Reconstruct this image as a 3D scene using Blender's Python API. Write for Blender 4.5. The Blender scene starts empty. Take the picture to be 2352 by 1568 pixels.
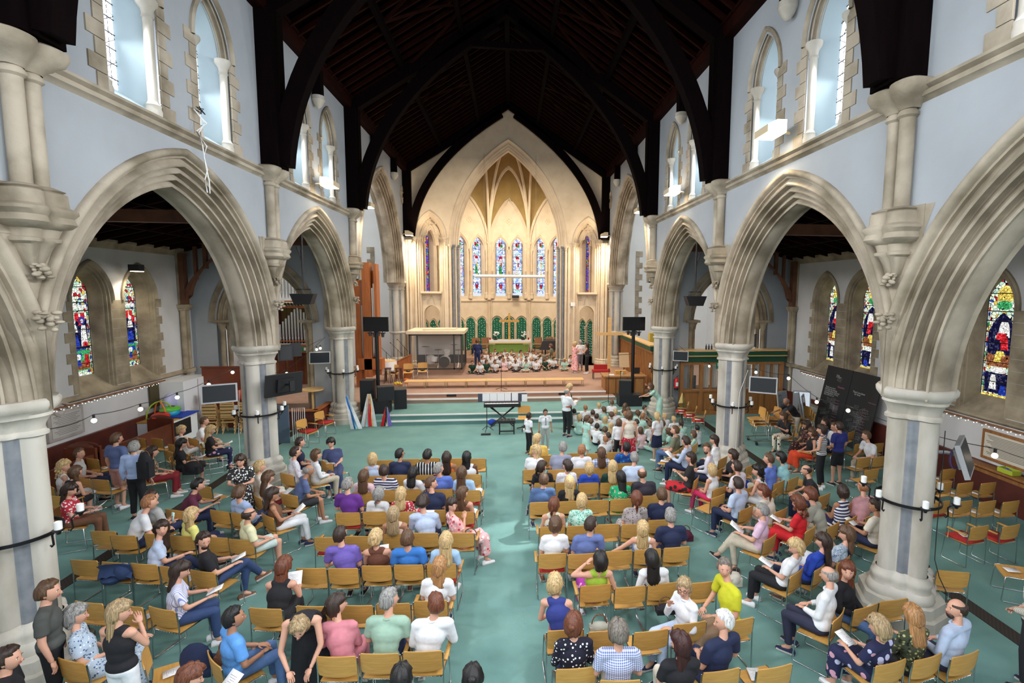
import bpy, bmesh, math, random, re
import numpy as np
from mathutils import Vector, Matrix
PI = math.pi
C = bpy.context.scene.collection
SC = bpy.context.scene
# ---------------------------------------------------------------- camera
cd = bpy.data.cameras.new('camera'); cam = bpy.data.objects.new('camera', cd); C.objects.link(cam)
yaw, pit, rol = -0.10689, 0.0996, -0.00717
cy_, sy_, cp_, sp_ = math.cos(yaw), math.sin(yaw), math.cos(pit), math.sin(pit)
fw = Vector((-sy_*cp_, cy_*cp_, -sp_)); rt = Vector((cy_, sy_, 0)); up = rt.cross(fw)
r2 = rt*math.cos(rol)-up*math.sin(rol); u2 = rt*math.sin(rol)+up*math.cos(rol)
m = Matrix.Identity(4)
for i in range(3):
    m[i][0], m[i][1], m[i][2] = r2[i], u2[i], -fw[i]
m[0][3], m[1][3], m[2][3] = 0.11, 0.0, 5.2
cam.matrix_world = m
cd.sensor_width = 36; cd.lens = 17.51; cd.shift_x = -0.05085; cd.shift_y = -0.0014; cd.clip_start = .05; cd.clip_end = 200
SC.camera = cam
# ---------------------------------------------------------------- light, sky, exposure
SC.view_settings.view_transform = 'Standard'; SC.view_settings.look = 'None'
SC.view_settings.gamma = 1; SC.view_settings.use_curve_mapping = False
SC.view_settings.exposure = 0.55
SC.cycles.max_bounces = 6; SC.cycles.diffuse_bounces = 4; SC.cycles.glossy_bounces = 2; SC.cycles.transmission_bounces = 4
SC.cycles.transparent_max_bounces = 8; SC.cycles.caustics_reflective = False; SC.cycles.caustics_refractive = False
SC.cycles.sample_clamp_indirect = 4; SC.cycles.use_denoising = True
W = bpy.data.worlds.new('sky'); SC.world = W; W.use_nodes = True
W.node_tree.nodes['Background'].inputs[0].default_value = (.88, .94, 1, 1)
W.node_tree.nodes['Background'].inputs[1].default_value = .62
def light(name, typ, loc, power, color, size=1, size_y=None, aim=None, spread=None, **k):
    l = bpy.data.lights.new(name, typ); l.energy = power; l.color = color
    if typ == 'AREA':
        l.size = size
        if size_y: l.shape = 'RECTANGLE'; l.size_y = size_y
        if spread: l.spread = spread
    elif typ == 'SPOT':
        l.spot_size = size; l.spot_blend = .6; l.shadow_soft_size = .12
    elif typ == 'POINT': l.shadow_soft_size = size
    elif typ == 'SUN': l.angle = size
    for a, b in k.items(): setattr(l, a, b)
    o = bpy.data.objects.new(name, l); C.objects.link(o); o.location = loc
    if aim is not None:
        o.rotation_euler = (Vector(aim)-Vector(loc)).to_track_quat('-Z', 'Y').to_euler()
    return o
DAY = (.93, .965, 1.0); WARM = (1, .80, .55)
# broad daylight added behind the gallery, standing in for an unseen west window
light('west_fill_light', 'AREA', (0, -2.5, 9.5), 700, DAY, 9, 7, aim=(0, 14, 2))
# daylight of the clerestory windows (one per pair) and of the aisle windows
for s in (-1, 1):
    for k in range(3):
        y = 10.33+6.495*k-6.495
        for d in (-1.14, 1.14): light('clerestory_light', 'AREA', (s*6.36, y+d, 9.4), 190, DAY, .5, 1.7, aim=(s*2.0, y+d, 7.0), spread=2.1)
        for d in (-.95, .95): light('aisle_window_light', 'AREA', (s*12.38, y+d, 4.2), 15, DAY, .8, 2.6, aim=(s*8, y+d, 2.4), spread=1.7)
    light('transept_fill', 'POINT', (s*9.4, 23.2, 10.6), 420, (.92, .96, 1), .5)  # hidden point lamp added behind the arch to brighten the transept
# warm floodlights on their brackets, chancel lamps
for x, y, z in ((-5.4, 16.9, 8.2), (5.4, 16.9, 8.25), (5.4, 10.3, 8.3), (-5.35, 20.9, 8.5), (5.35, 21.0, 8.5)):
    s = 1 if x > 0 else -1
    light('flood_light', 'SPOT', (x, y, z-.05), 190, WARM, 2.4, aim=(x-s*2.5, y+1.5, 0))
    light('flood_uplight', 'SPOT', (x+s*.12, y, z+.25), 30, WARM, 1.9, aim=(x+s*.7, y, z+3))
for s in (-1, 1):
    light('chancel_flood', 'SPOT', (s*5.5, 29.2, 8.0), 420, WARM, 2.5, aim=(s*2, 29.0, 1))
    light('chancel_scallop', 'SPOT', (s*5.55, 29.5, 8.0), 90, WARM, 2.2, aim=(s*5.7, 30.2, 6.5))
    light('chancel_up', 'SPOT', (s*5.3, 28.9, 8.3), 90, WARM, 2.2, aim=(s*2.5, 30.2, 11.5))
light('sanctuary_fill', 'AREA', (0, 31.6, 10.5), 300, (1, .86, .66), 3.4, 1.2, aim=(0, 35.5, 4.5))  # unseen area light filling the apse, no fixture
light('stage_fill', 'AREA', (0, 24.5, 11.2), 420, (1, .87, .70), 5, 5, aim=(0, 27.5, .6))  # unseen warm fill above the stage, not one of the fittings
# narrow spot lamps added indoors, imitating sun patches on the nave and aisle floor
for x, y, p, a in ((.15, 10.2, 3300, .13), (.35, 11.4, 3000, .09), (.45, 7.3, 3800, .12), (.3, 8.9, 2400, .07), (.05, 12.4, 1500, .05), (9.9, 9.9, 220, .16)):
    l = light('sun_patch_spot', 'SPOT', (6.2 if x < 5 else 11.9, y+1.0, 9.6 if x < 5 else 5.4), p, (.96, 1, .98), a, aim=(x, y, 0)); l.data.shadow_soft_size = .04; l.data.spot_blend = .45
# ---------------------------------------------------------------- materials
MATS = {}
def mat(name, col, rough=.7, metal=0, col2=None, scale=4, bump=0, bscale=None, kind='noise', emit=None, alpha=None, detail=4, stretch=None, fac=(.35, .7), spec=None, trans=None):
    if name in MATS: return MATS[name]
    M = bpy.data.materials.new(name); M.use_nodes = True; nt = M.node_tree; N, L = nt.nodes, nt.links
    b = N['Principled BSDF']; b.inputs['Roughness'].default_value = rough; b.inputs['Metallic'].default_value = metal
    b.inputs['Base Color'].default_value = (*col, 1)
    if spec is not None: b.inputs['Specular IOR Level'].default_value = spec
    if emit: b.inputs['Emission Color'].default_value = (*emit[0], 1); b.inputs['Emission Strength'].default_value = emit[1]
    if alpha is not None: b.inputs['Alpha'].default_value = alpha
    if trans is not None: b.inputs['Transmission Weight'].default_value = trans
    if col2 or bump:
        tc = N.new('ShaderNodeNewGeometry' if name.startswith('stone') else 'ShaderNodeTexCoord'); mp = N.new('ShaderNodeMapping'); L.new(tc.outputs['Position' if name.startswith('stone') else 'Object'], mp.inputs[0])
        if stretch: mp.inputs['Scale'].default_value = stretch
    if col2:
        if kind == 'noise':
            t = N.new('ShaderNodeTexNoise'); t.inputs['Scale'].default_value = scale; t.inputs['Detail'].default_value = detail; o = t.outputs['Fac']
        elif kind == 'voronoi':
            t = N.new('ShaderNodeTexVoronoi'); t.inputs['Scale'].default_value = scale; o = t.outputs['Distance']
        elif kind == 'wave':
            t = N.new('ShaderNodeTexWave'); t.inputs['Scale'].default_value = scale; t.inputs['Distortion'].default_value = 1.5; t.inputs['Detail'].default_value = 2; o = t.outputs['Fac']
        elif kind == 'check':
            t = N.new('ShaderNodeTexChecker'); t.inputs['Scale'].default_value = scale; o = t.outputs['Fac']
        L.new(mp.outputs[0], t.inputs['Vector'])
        r = N.new('ShaderNodeValToRGB'); r.color_ramp.elements[0].color = (*col, 1); r.color_ramp.elements[1].color = (*col2, 1)
        r.color_ramp.elements[0].position, r.color_ramp.elements[1].position = fac
        L.new(o, r.inputs[0]); L.new(r.outputs[0], b.inputs['Base Color'])
    if bump:
        t = N.new('ShaderNodeTexNoise'); t.inputs['Scale'].default_value = bscale or scale*3; t.inputs['Detail'].default_value = 3
        L.new(mp.outputs[0], t.inputs['Vector']); bp = N.new('ShaderNodeBump'); bp.inputs['Strength'].default_value = bump
        bp.inputs['Distance'].default_value = .02; L.new(t.outputs['Fac'], bp.inputs['Height']); L.new(bp.outputs[0], b.inputs['Normal'])
    MATS[name] = M; return M
STONE = mat('stone', (.42, .36, .28), .85, col2=(.19, .155, .105), scale=1.3, bump=.35, bscale=14, fac=(.40, .66), detail=8)
STONEW = mat('stone_pale', (.53, .50, .44), .8, col2=(.33, .295, .24), scale=1.8, bump=.2, bscale=14, stretch=(1, 1, .4), fac=(.42, .68), detail=7)
STONEA = mat('stone_aisle', (.37, .30, .205), .85, col2=(.21, .165, .11), scale=2.0, bump=.25, bscale=14, fac=(.4, .64), detail=7)
MARBLE = mat('grey_marble', (.17, .185, .21), .45, col2=(.25, .26, .28), scale=5)
CREAM = mat('cream_stone', (.70, .58, .43), .8, col2=(.60, .48, .34), scale=2, bump=.1, bscale=10, fac=(.4, .8))
PLAST = mat('plaster', (.36, .385, .41), .9, col2=(.30, .32, .34), scale=.8, bump=.12, bscale=9, fac=(.35, .8))
PLASTW = mat('plaster_white', (.60, .585, .575), .9, col2=(.54, .525, .51), scale=1.2, bump=.1, bscale=9)
REVEAL = mat('plaster_reveal', (.40, .50, .55), .9, col2=(.36, .46, .52), scale=1.5, bump=.1)
GOLD = mat('vault_gold', (.36, .24, .08), .8, col2=(.29, .19, .06), scale=1.5)
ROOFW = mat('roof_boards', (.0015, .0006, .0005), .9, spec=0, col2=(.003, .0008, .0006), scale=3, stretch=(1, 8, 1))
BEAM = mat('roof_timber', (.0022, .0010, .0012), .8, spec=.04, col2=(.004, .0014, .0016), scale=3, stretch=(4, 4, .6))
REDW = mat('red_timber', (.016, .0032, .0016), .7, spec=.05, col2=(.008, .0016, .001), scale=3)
OAK = mat('oak', (.60, .33, .085), .42, col2=(.50, .26, .06), scale=3, stretch=(1, 14, 14), bump=.03, bscale=30)
OAKL = mat('oak_light', (.72, .46, .20), .5, col2=(.62, .37, .14), scale=3, stretch=(1, 10, 10))
OAKD = mat('oak_panel', (.30, .125, .035), .5, col2=(.20, .075, .02), scale=2.5, stretch=(6, 6, .7))
ORGW = mat('organ_wood', (.42, .13, .035), .5, col2=(.30, .085, .02), scale=2.5, stretch=(6, 6, .7))
MAHOG = mat('dark_mahogany', (.10, .018, .010), .5, col2=(.06, .012, .008), scale=3)
CARPET = mat('teal_carpet', (.13, .27, .25), .95, col2=(.18, .34, .31), scale=1.3, bump=.5, bscale=120, fac=(.3, .75), detail=8)
CARPT = mat('tan_carpet', (.42, .26, .19), .95, col2=(.36, .22, .16), scale=2, bump=.4, bscale=120, detail=8)
NOSE = mat('nosing', (.78, .78, .78), .4)
GRATE = mat('grating', (.035, .022, .014), .6, col2=(.008, .006, .005), scale=30, kind='check', fac=(.49, .51))
BLACK = mat('black', (.012, .012, .014), .5)
BLACKM = mat('black_iron', (.010, .010, .012), .4, metal=.3)
CHROME = mat('chrome', (.62, .63, .65), .22, metal=1)
STEEL = mat('painted_steel', (.34, .34, .35), .5, metal=.2)
WHITE = mat('white_paint', (.82, .82, .82), .5)
PAPER = mat('paper', (.88, .88, .90), .8)
REDC = mat('red_cushion', (.42, .02, .018), .85, col2=(.33, .014, .014), scale=20)
SCREEN = mat('dark_screen', (.012, .016, .02), .45, spec=.2)
GLASS = mat('clear_glass', (.5, .53, .53), .03, alpha=.06, spec=.5)
LEAD = mat('lead', (.006, .006, .007), .6)
SKYG = mat('daylit_glass', (.9, .93, 1), .4, emit=((.90, .93, 1), 2.6))
LAMP = mat('lamp_glow', (1, .9, .7), .4, emit=((1, .86, .62), 14))
GREENC = mat('green_curtain', (.008, .14, .075), .9, col2=(.004, .08, .045), scale=6, stretch=(8, 8, .2))
# ---------------------------------------------------------------- mesh helpers
class MB:
    def __init__(s): s.v = []; s.f = []; s.m = []; s.mi = 0
    def add(s, vs, fs, mi=None):
        n = len(s.v); s.v += [tuple(p) for p in vs]; s.f += [tuple(i+n for i in f) for f in fs]
        s.m += [s.mi if mi is None else mi]*len(fs); return s
    def box(s, c, d, rot=0, mi=None, M=None):
        hx, hy, hz = d[0]/2, d[1]/2, d[2]/2; cr, sr = math.cos(rot), math.sin(rot)
        P = []
        for z in (-hz, hz):
            for x, y in ((-hx, -hy), (hx, -hy), (hx, hy), (-hx, hy)):
                p = (x*cr-y*sr, x*sr+y*cr, z)
                if M is not None: p = tuple(M @ Vector((x, y, z)))
                P.append((c[0]+p[0], c[1]+p[1], c[2]+p[2]))
        return s.add(P, [(3, 2, 1, 0), (4, 5, 6, 7), (0, 1, 5, 4), (1, 2, 6, 5), (2, 3, 7, 6), (3, 0, 4, 7)], mi)
    def grid(s, R, close=False, mi=None, wrap=False):
        n, k = len(R), len(R[0]); vs = [p for r in R for p in r]; fs = []
        for i in range(n-1 if not wrap else n):
            for j in range(k if close else k-1):
                a, b = i*k+j, i*k+(j+1) % k; c = ((i+1) % n)*k
                fs.append((a, b, c+(j+1) % k, c+j))
        return s.add(vs, fs, mi)
    def tube(s, pts, r, seg=8, cap=True, mi=None):
        pts = [Vector(p) for p in pts]; n = len(pts); rr = r if isinstance(r, (list, tuple)) else [r]*n
        R = []; ref = None
        for i in range(n):
            d = (pts[min(i+1, n-1)]-pts[max(i-1, 0)]).normalized()
            if ref is None: ref = Vector((0, 0, 1)) if abs(d.z) < .9 else Vector((1, 0, 0))
            a = d.cross(ref)
            if a.length < 1e-4: a = d.cross(Vector((0, 1, 0)))
            a.normalize(); b = d.cross(a).normalized(); ref = -b if False else ref
            R.append([pts[i]+(a*math.cos(2*PI*j/seg)+b*math.sin(2*PI*j/seg))*rr[i] for j in range(seg)])
        n0 = len(s.v); s.grid(R, close=True, mi=mi)
        if cap: s.f += [tuple(n0+j for j in range(seg)), tuple(n0+(n-1)*seg+seg-1-j for j in range(seg))]; s.m += [s.mi if mi is None else mi]*2
        return s
    def lathe(s, prof, c=(0, 0), seg=16, mi=None, z0=0):
        R = [[(c[0]+r*math.cos(2*PI*j/seg), c[1]+r*math.sin(2*PI*j/seg), z0+z) for j in range(seg)] for r, z in prof]
        n0 = len(s.v); s.grid(R, close=True, mi=mi)
        s.f += [tuple(n0+seg-1-j for j in range(seg)), tuple(n0+(len(prof)-1)*seg+j for j in range(seg))]; s.m += [s.mi if mi is None else mi]*2
        return s
    def prism(s, poly, z0, z1, mi=None, T=None):
        n = len(poly); P = [(x, y, z0) for x, y in poly]+[(x, y, z1) for x, y in poly]
        if T: P = [T(*p) for p in P]
        return s.add(P, [tuple(range(n-1, -1, -1)), tuple(range(n, 2*n))]+[(i, (i+1) % n, n+(i+1) % n, n+i) for i in range(n)], mi)
    def sphere(s, c, r, seg=12, rings=8, mi=None, M=None):
        rr = r if isinstance(r, (list, tuple)) else (r, r, r); R = []
        for i in range(rings+1):
            t = PI*i/rings; R.append([(rr[0]*math.sin(t)*math.cos(2*PI*j/seg), rr[1]*math.sin(t)*math.sin(2*PI*j/seg), rr[2]*math.cos(t)) for j in range(seg)])
        if M is not None: R = [[tuple(M @ Vector(p)) for p in r_] for r_ in R]
        R = [[(p[0]+c[0], p[1]+c[1], p[2]+c[2]) for p in r_] for r_ in R]
        return s.grid(R, close=True, mi=mi)
    def mesh(s, name, mats, sharp=40):
        me = bpy.data.meshes.new(name); me.from_pydata(s.v, [], s.f)
        for q in (mats if isinstance(mats, (list, tuple)) else [mats]): me.materials.append(q)
        if any(s.m): me.polygons.foreach_set('material_index', s.m)
        me.polygons.foreach_set('use_smooth', [True]*len(s.f))
        if sharp is not None: me.set_sharp_from_angle(angle=math.radians(sharp))
        return me
    def obj(s, name, mats, parent=None, loc=None, rz=0, sharp=40, kind=None, **p):
        return link(name, s.mesh(name, mats, sharp), parent, loc, rz, kind, **p)
def link(name, me, parent=None, loc=None, rz=0, kind=None, label=None, cat=None, group=None, scale=None):
    o = bpy.data.objects.new(name, me); C.objects.link(o)
    if parent: o.parent = parent
    if loc: o.location = loc
    if rz: o.rotation_euler.z = rz
    if scale: o.scale = scale
    tag(o, label, cat, group, kind); return o
def tag(o, label=None, cat=None, group=None, kind=None):
    for a, b in (('label', label), ('category', cat), ('group', group), ('kind', kind)):
        if b: o[a] = b
    return o
def empty(name, loc=(0, 0, 0), rz=0, label=None, cat=None, group=None, kind=None):
    o = bpy.data.objects.new(name, None); C.objects.link(o); o.location = loc; o.rotation_euler.z = rz
    o.empty_display_size = .1
    return tag(o, label, cat, group, kind)
# ================================================================ the church
B, Y0 = 6.495, 7.08                      # bay length, first column
KY = [Y0-B, Y0, Y0+B, Y0+2*B]
FX, AX, WX = 5.96, 6.92, 12.0            # nave face, aisle face of the arcade wall, aisle outer wall
STR = 8.05                               # string course
def pinv(side):                          # local (along, depth from nave face, z) -> world
    return lambda y, v, z: (side*(FX+v), y, z)
def arch_pts(w, R, u, zs, zb, n=20, clamp=None):
    e = R-w; Rp = R-u; t1 = math.acos(max(min(e/Rp, 1), -1)); h = []
    if zb < zs: h.append((-e+Rp, zb))
    for i in range(n+1):
        t = t1*i/n; h.append((-e+Rp*math.cos(t), zs+Rp*math.sin(t)))
    if clamp: h = [(min(a, clamp), b) for a, b in h]
    return h+[(-a, b) for a, b in h[-2::-1]]
def arch_sweep(mb, mid, w, R, zs, zb, prof, T, n=20, clamp=None, mi=None):
    cols = [arch_pts(w, R, u, zs, zb, n, clamp and clamp-.0009*j) for j, (u, v) in enumerate(prof)]
    G = [[T(mid+c[i][0], prof[j][1], c[i][1]) for j, c in enumerate(cols)] for i in range(len(cols[0]))]
    mb.grid(G, mi=mi)
def arch_z(dy, w, R, zs):
    dy = abs(dy)
    return None if dy >= w else zs+math.sqrt(max(R*R-(dy+R-w)**2, 0))
def panel(mb, y0, y1, z0, z1, ops, T, v=0, step=.22, mi=None, zf=None):
    """wall face with arched openings ops = (mid, w, R, zs, sill); zf(y) an upper edge"""
    ys = set()
    n = max(int((y1-y0)/step), 1)
    for i in range(n+1): ys.add(round(y0+(y1-y0)*i/n, 5))
    for (m_, w, R, zs, sl) in ops:
        for i in range(13):
            for s in (-1, 1):
                y = m_+s*w*math.sin(PI/2*i/12)
                if y0 <= y <= y1: ys.add(round(y, 5))
    ys = sorted(ys)
    for a, b in zip(ys, ys[1:]):
        if b-a < 1e-4: continue
        c = (a+b)/2; op = next((o for o in ops if abs(c-o[0]) < o[1]), None)
        za, zb_ = (zf(a), zf(b)) if zf else (z1, z1)
        if op is None: mb.add([T(a, v, z0), T(b, v, z0), T(b, v, zb_), T(a, v, za)], [(0, 1, 2, 3)], mi)
        else:
            m_, w, R, zs, sl = op
            ha, hb = arch_z(a-m_, w, R, zs) or zs, arch_z(b-m_, w, R, zs) or zs
            mb.add([T(a, v, max(ha, z0)), T(b, v, max(hb, z0)), T(b, v, zb_), T(a, v, za)], [(0, 1, 2, 3)], mi)
            if sl > z0: mb.add([T(a, v, z0), T(b, v, z0), T(b, v, sl), T(a, v, sl)], [(0, 1, 2, 3)], mi)
def roll_profile(u0, v0, u1, v1, n, amp, per=9):
    P = []; du, dv = u1-u0, v1-v0; L = math.hypot(du, dv); nx, ny = dv/L, -du/L
    for i in range(n*per+1):
        t = i/(n*per); ph = t*n % 1
        d = amp*(math.sin(PI*ph/.56) if ph < .56 else (-1.25 if .62 < ph < .95 else -.2))
        P.append((u0+du*t-nx*d*-1 if False else u0+du*t-d*nx, v0+dv*t-d*ny))
    return P
# ---- floors
fl = MB(); fl.box((0, 13.5, -.05), (24.6, 33, .1)); FLOOR = fl.obj('floor', CARPET, kind='structure')
tag(FLOOR, label='teal green carpet covering the nave and aisles')
for s in (-1, 1):
    g = MB(); g.box((s*7.72, 9.2, .004), (.27, 20.6, .012)); g.obj('floor_grating', GRATE, FLOOR, label='dark pierced heating grating')
# steps and stage
st = MB()
def step_prism(mb, x0, x1, y0, y1, z0, z1, mi=None): mb.box(((x0+x1)/2, (y0+y1)/2, (z0+z1)/2), (x1-x0, y1-y0, z1-z0), mi=mi)
step_prism(st, -5.55, 5.6, 19.22, 29.9, 0, .16)
step_prism(st, -5.55, 5.6, 19.55, 29.9, .16, .32)
S1 = st.obj('trim_1', CARPET, kind='structure', label='two teal carpeted steps across the nave')
st = MB(); step_prism(st, -5.3, 4.75, 21.6, 30.0, .32, .48); step_prism(st, -5.3, 4.4, 22.0, 30.0, .48, .64)
step_prism(st, 4.75, 6.9, 22.6, 30, .32, .48); step_prism(st, -12, -5.3, 20.5, 30, 0, .64); step_prism(st, 4.4, 12, 23.2, 36, .48, .64); step_prism(st, -12, 12, 29.9, 37, .3, .64)
step_prism(st, -4.5, 4.5, 31.2, 37, .64, .96)
S2 = st.obj('trim_2', CARPT, kind='structure', label='tan carpeted stage and its front steps')
st = MB(); step_prism(st, -4.72, -2.55, 27.35, 29.9, .64, .95); st.obj('drum_riser', CARPT, S2)
for i, (y, z, x0, x1, pa) in enumerate(((19.22, .16, -4.6, 5.5, S1), (19.55, .32, -4.6, 5.5, S1), (21.6, .48, -4.85, 4.75, S2), (22.0, .64, -4.85, 4.4, S2))):
    n = MB(); n.box(((x0+x1)/2, y+.015, z-.005), (x1-x0, .07, .05)); n.obj('step_nosing', NOSE, pa, label='white step edge strip')
for x in (-2.5, 2.45):
    n = MB(); n.box((x, 21.995, .56), (.42, .02, .12)); n.obj('stage_vent', BLACK, S2, label='black vent panel in the stage riser')
# ---- arcade walls
ARW, ARR, ARZ = 3.4586, 4.2436, 3.61
PROF = [(0, 0), (0, -.05), (.02, -.085), (.06, -.10), (.10, -.085), (.125, -.04), (.135, 0), (.16, .0)]+roll_profile(.17, .0, .66, .32, 4, .058)+[(.68, .34), (.70, .48)]
PROF = PROF+[(u, .96-v) for u, v in PROF[::-1][1:]]
TW, TR, TZ = 4.18, 5.55, 5.62            # transept arches: mid 25.1
TM = 25.05
WALLS = {}
CW = [(10.33+6.495*k+d) for k in (-1, 0, 1) for d in (-1.14, 1.14)]
CWW, CWR, CWZ, CWS = .60, 1.15, 10.05, 8.12      # clerestory openings
for s, side in ((-1, 'left'), (1, 'right')):
    T = pinv(s); mb = MB()
    for k in range(3):
        mid = KY[k]+B/2
        panel(mb, KY[k], KY[k+1], 4.6, STR, [(mid, ARW-.06, ARR-.06, ARZ, 0)], T, 0)
        panel(mb, KY[k], KY[k+1], 4.6, STR, [(mid, ARW-.06, ARR-.06, ARZ, 0)], T, .96)
    panel(mb, KY[0], KY[3], STR, 12.3, [(y, CWW, CWR, CWZ, CWS) for y in CW], T, 0)
    panel(mb, KY[0], KY[3], STR, 12.3, [], T, .96)
    panel(mb, KY[3], 30.3, 5.6, 12.3, [(TM, TW-.05, TR-.05, TZ, 0)], T, 0)
    panel(mb, KY[3], 30.3, 5.6, 12.3, [(TM, TW-.05, TR-.05, TZ, 0)], T, .96)
    wall = mb.obj('wall_'+side, PLAST, kind='structure', label='pale blue-grey plaster nave wall above the arcade'); WALLS[s] = wall
    # string course
    P = [(0, -.16), (-.04, -.12), (-.09, -.10), (-.10, -.04), (-.06, -.02), (-.13, .02), (-.13, .06), (-.02, .11), (0, .11)]
    for (a, b) in ((KY[0], KY[3]+.2),):
        g = MB(); g.grid([[T(y, v, STR+z) for v, z in P] for y in (a, b)]); g.obj('string_course', STONE, wall)
    # arches
    for k in range(3):
        g = MB(); arch_sweep(g, KY[k]+B/2, ARW, ARR, ARZ, 3.60, PROF, T, 22, clamp=B/2-.006)
        g.obj('arcade_arch', STONE if k else STONE, wall, label='moulded pointed stone arch', sharp=50)
    g = MB(); arch_sweep(g, TM, TW, TR, TZ, 5.55, PROF, T, 24); g.obj('transept_arch', STONE, wall, label='tall moulded pointed stone arch', sharp=50)
    # stone spandrels behind the corbels
    for k in (0, 1, 2, 3):
        if k == 3: continue
        g = MB(); y = KY[k]; g.add([T(y-.62, -.006, 6.45), T(y+.62, -.006, 6.45), T(y, -.006, 4.9)], [(0, 1, 2)])
        g.box(T(y+.02, .0, 6.15), (.03, .95, .62)); g.obj('spandrel_stone', STONE, wall)
        g = MB(); g.prism([(s*(FX+v), y+q) for q, v in ((0, -.02), (.16, .05), (.30, .25), (.30, .70), (.16, .90), (0, .95), (-.16, .90), (-.30, .70), (-.30, .25), (-.16, .05))], 3.72, 4.95); g.obj('pier_core', STONE, wall)
# ---- columns
def qprof(r, n=64, lobe=.30):
    """quatrefoil section: four big shafts, four small ones between"""
    out = []
    for j in range(n):
        a = 2*PI*j/n; best = .0
        for q in range(8):
            c = 2*PI*q/8; cr, rad = (r*.645, r*.365) if q % 2 == 0 else (r*.62, r*.17)
            cx, cyy = cr*math.cos(c), cr*math.sin(c); dx, dy = math.cos(a), math.sin(a)
            bb = dx*cx+dy*cyy; cc = cx*cx+cyy*cyy-rad*rad; D = bb*bb-cc
            if D >= 0: best = max(best, bb+math.sqrt(D))
        out.append((a, max(best, r*.60)))
    return out
QP = qprof(1.0)
def qring(c, r, z, k=0):                 # k blends to a circle
    return [(c[0]+(rr*(1-k)+k)*r*math.cos(a), c[1]+(rr*(1-k)+k)*r*math.sin(a), z) for a, rr in QP]
def column(c, ztop, r=.41, z0=0, label='', rings=False):
    o = empty('stone_column', (c[0], c[1], z0), label=label, kind='structure'); h = ztop-z0
    g = MB(); n = len(QP)
    # plinth: octagonal steps
    for rr, a, b in ((.66, 0, .22), (.60, .22, .40)):
        g.lathe([(rr, a), (rr, b-.02), (rr-.03, b)], seg=8)
    g.grid([qring((0, 0), q, z, k) for q, z, k in ((.53, .40, .35), (.56, .46, .3), (.53, .54, .25), (.49, .56, .2), (.48, .62, .2), (.50, .66, .2), (.49, .72, .15), (.44, .76, .1), (r+.02, .80, 0))], close=True)
    g.obj('column_base', STONEW, o, sharp=50)
    g = MB(); zc = h-.50
    G = [qring((0, 0), r, z) for z in [.78]+[.78+(zc-.78)*i/6 for i in range(1, 7)]]
    g.grid(G, close=True)
    for i in range(len(G)-1):
        for j in range(n):
            a = (j*360/n) % 90
            if 30 < a < 60: g.m[i*n+j] = 1
    if rings: g.grid([qring((0, 0), q, z) for q, z in ((r, rings-.07), (r+.06, rings-.04), (r+.06, rings+.04), (r, rings+.07))], close=True)
    g.obj('column_shaft', [STONEW, MARBLE], o, sharp=60)
    g = MB()
    g.grid([qring((0, 0), q, zc+z, k) for q, z, k in ((r, 0, 0), (r+.05, .02, .05), (r+.05, .06, .05), (r+.0, .09, .05), (r+.02, .16, .1), (r+.06, .24, .3), (r+.09, .27, .5), (r+.08, .31, .6), (r+.12, .35, .7), (r+.145, .40, .85), (r+.145, .46, .9), (r+.11, .5, .95), (.1, .505, 1))], close=True)
    g.obj('column_capital', STONEW, o, sharp=50)
    return o
NM = {0: 'under the gallery', 1: 'nearest the camera', 2: 'second along the arcade', 3: 'beside the steps'}
for s in (-1, 1):
    for k in (1, 2, 3):
        column((s*6.44, KY[k]), 3.75, label='clustered stone column with grey marble shafts, '+NM[k]+(' on the organ side' if s < 0 else ' on the blackboard side'))
    column((s*6.44, 29.75), 5.64, r=.41, z0=.5, label='tall clustered stone pier before the chancel'+(' by the drum booth' if s < 0 else ' by the wooden cross'), rings=2.2)
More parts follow.
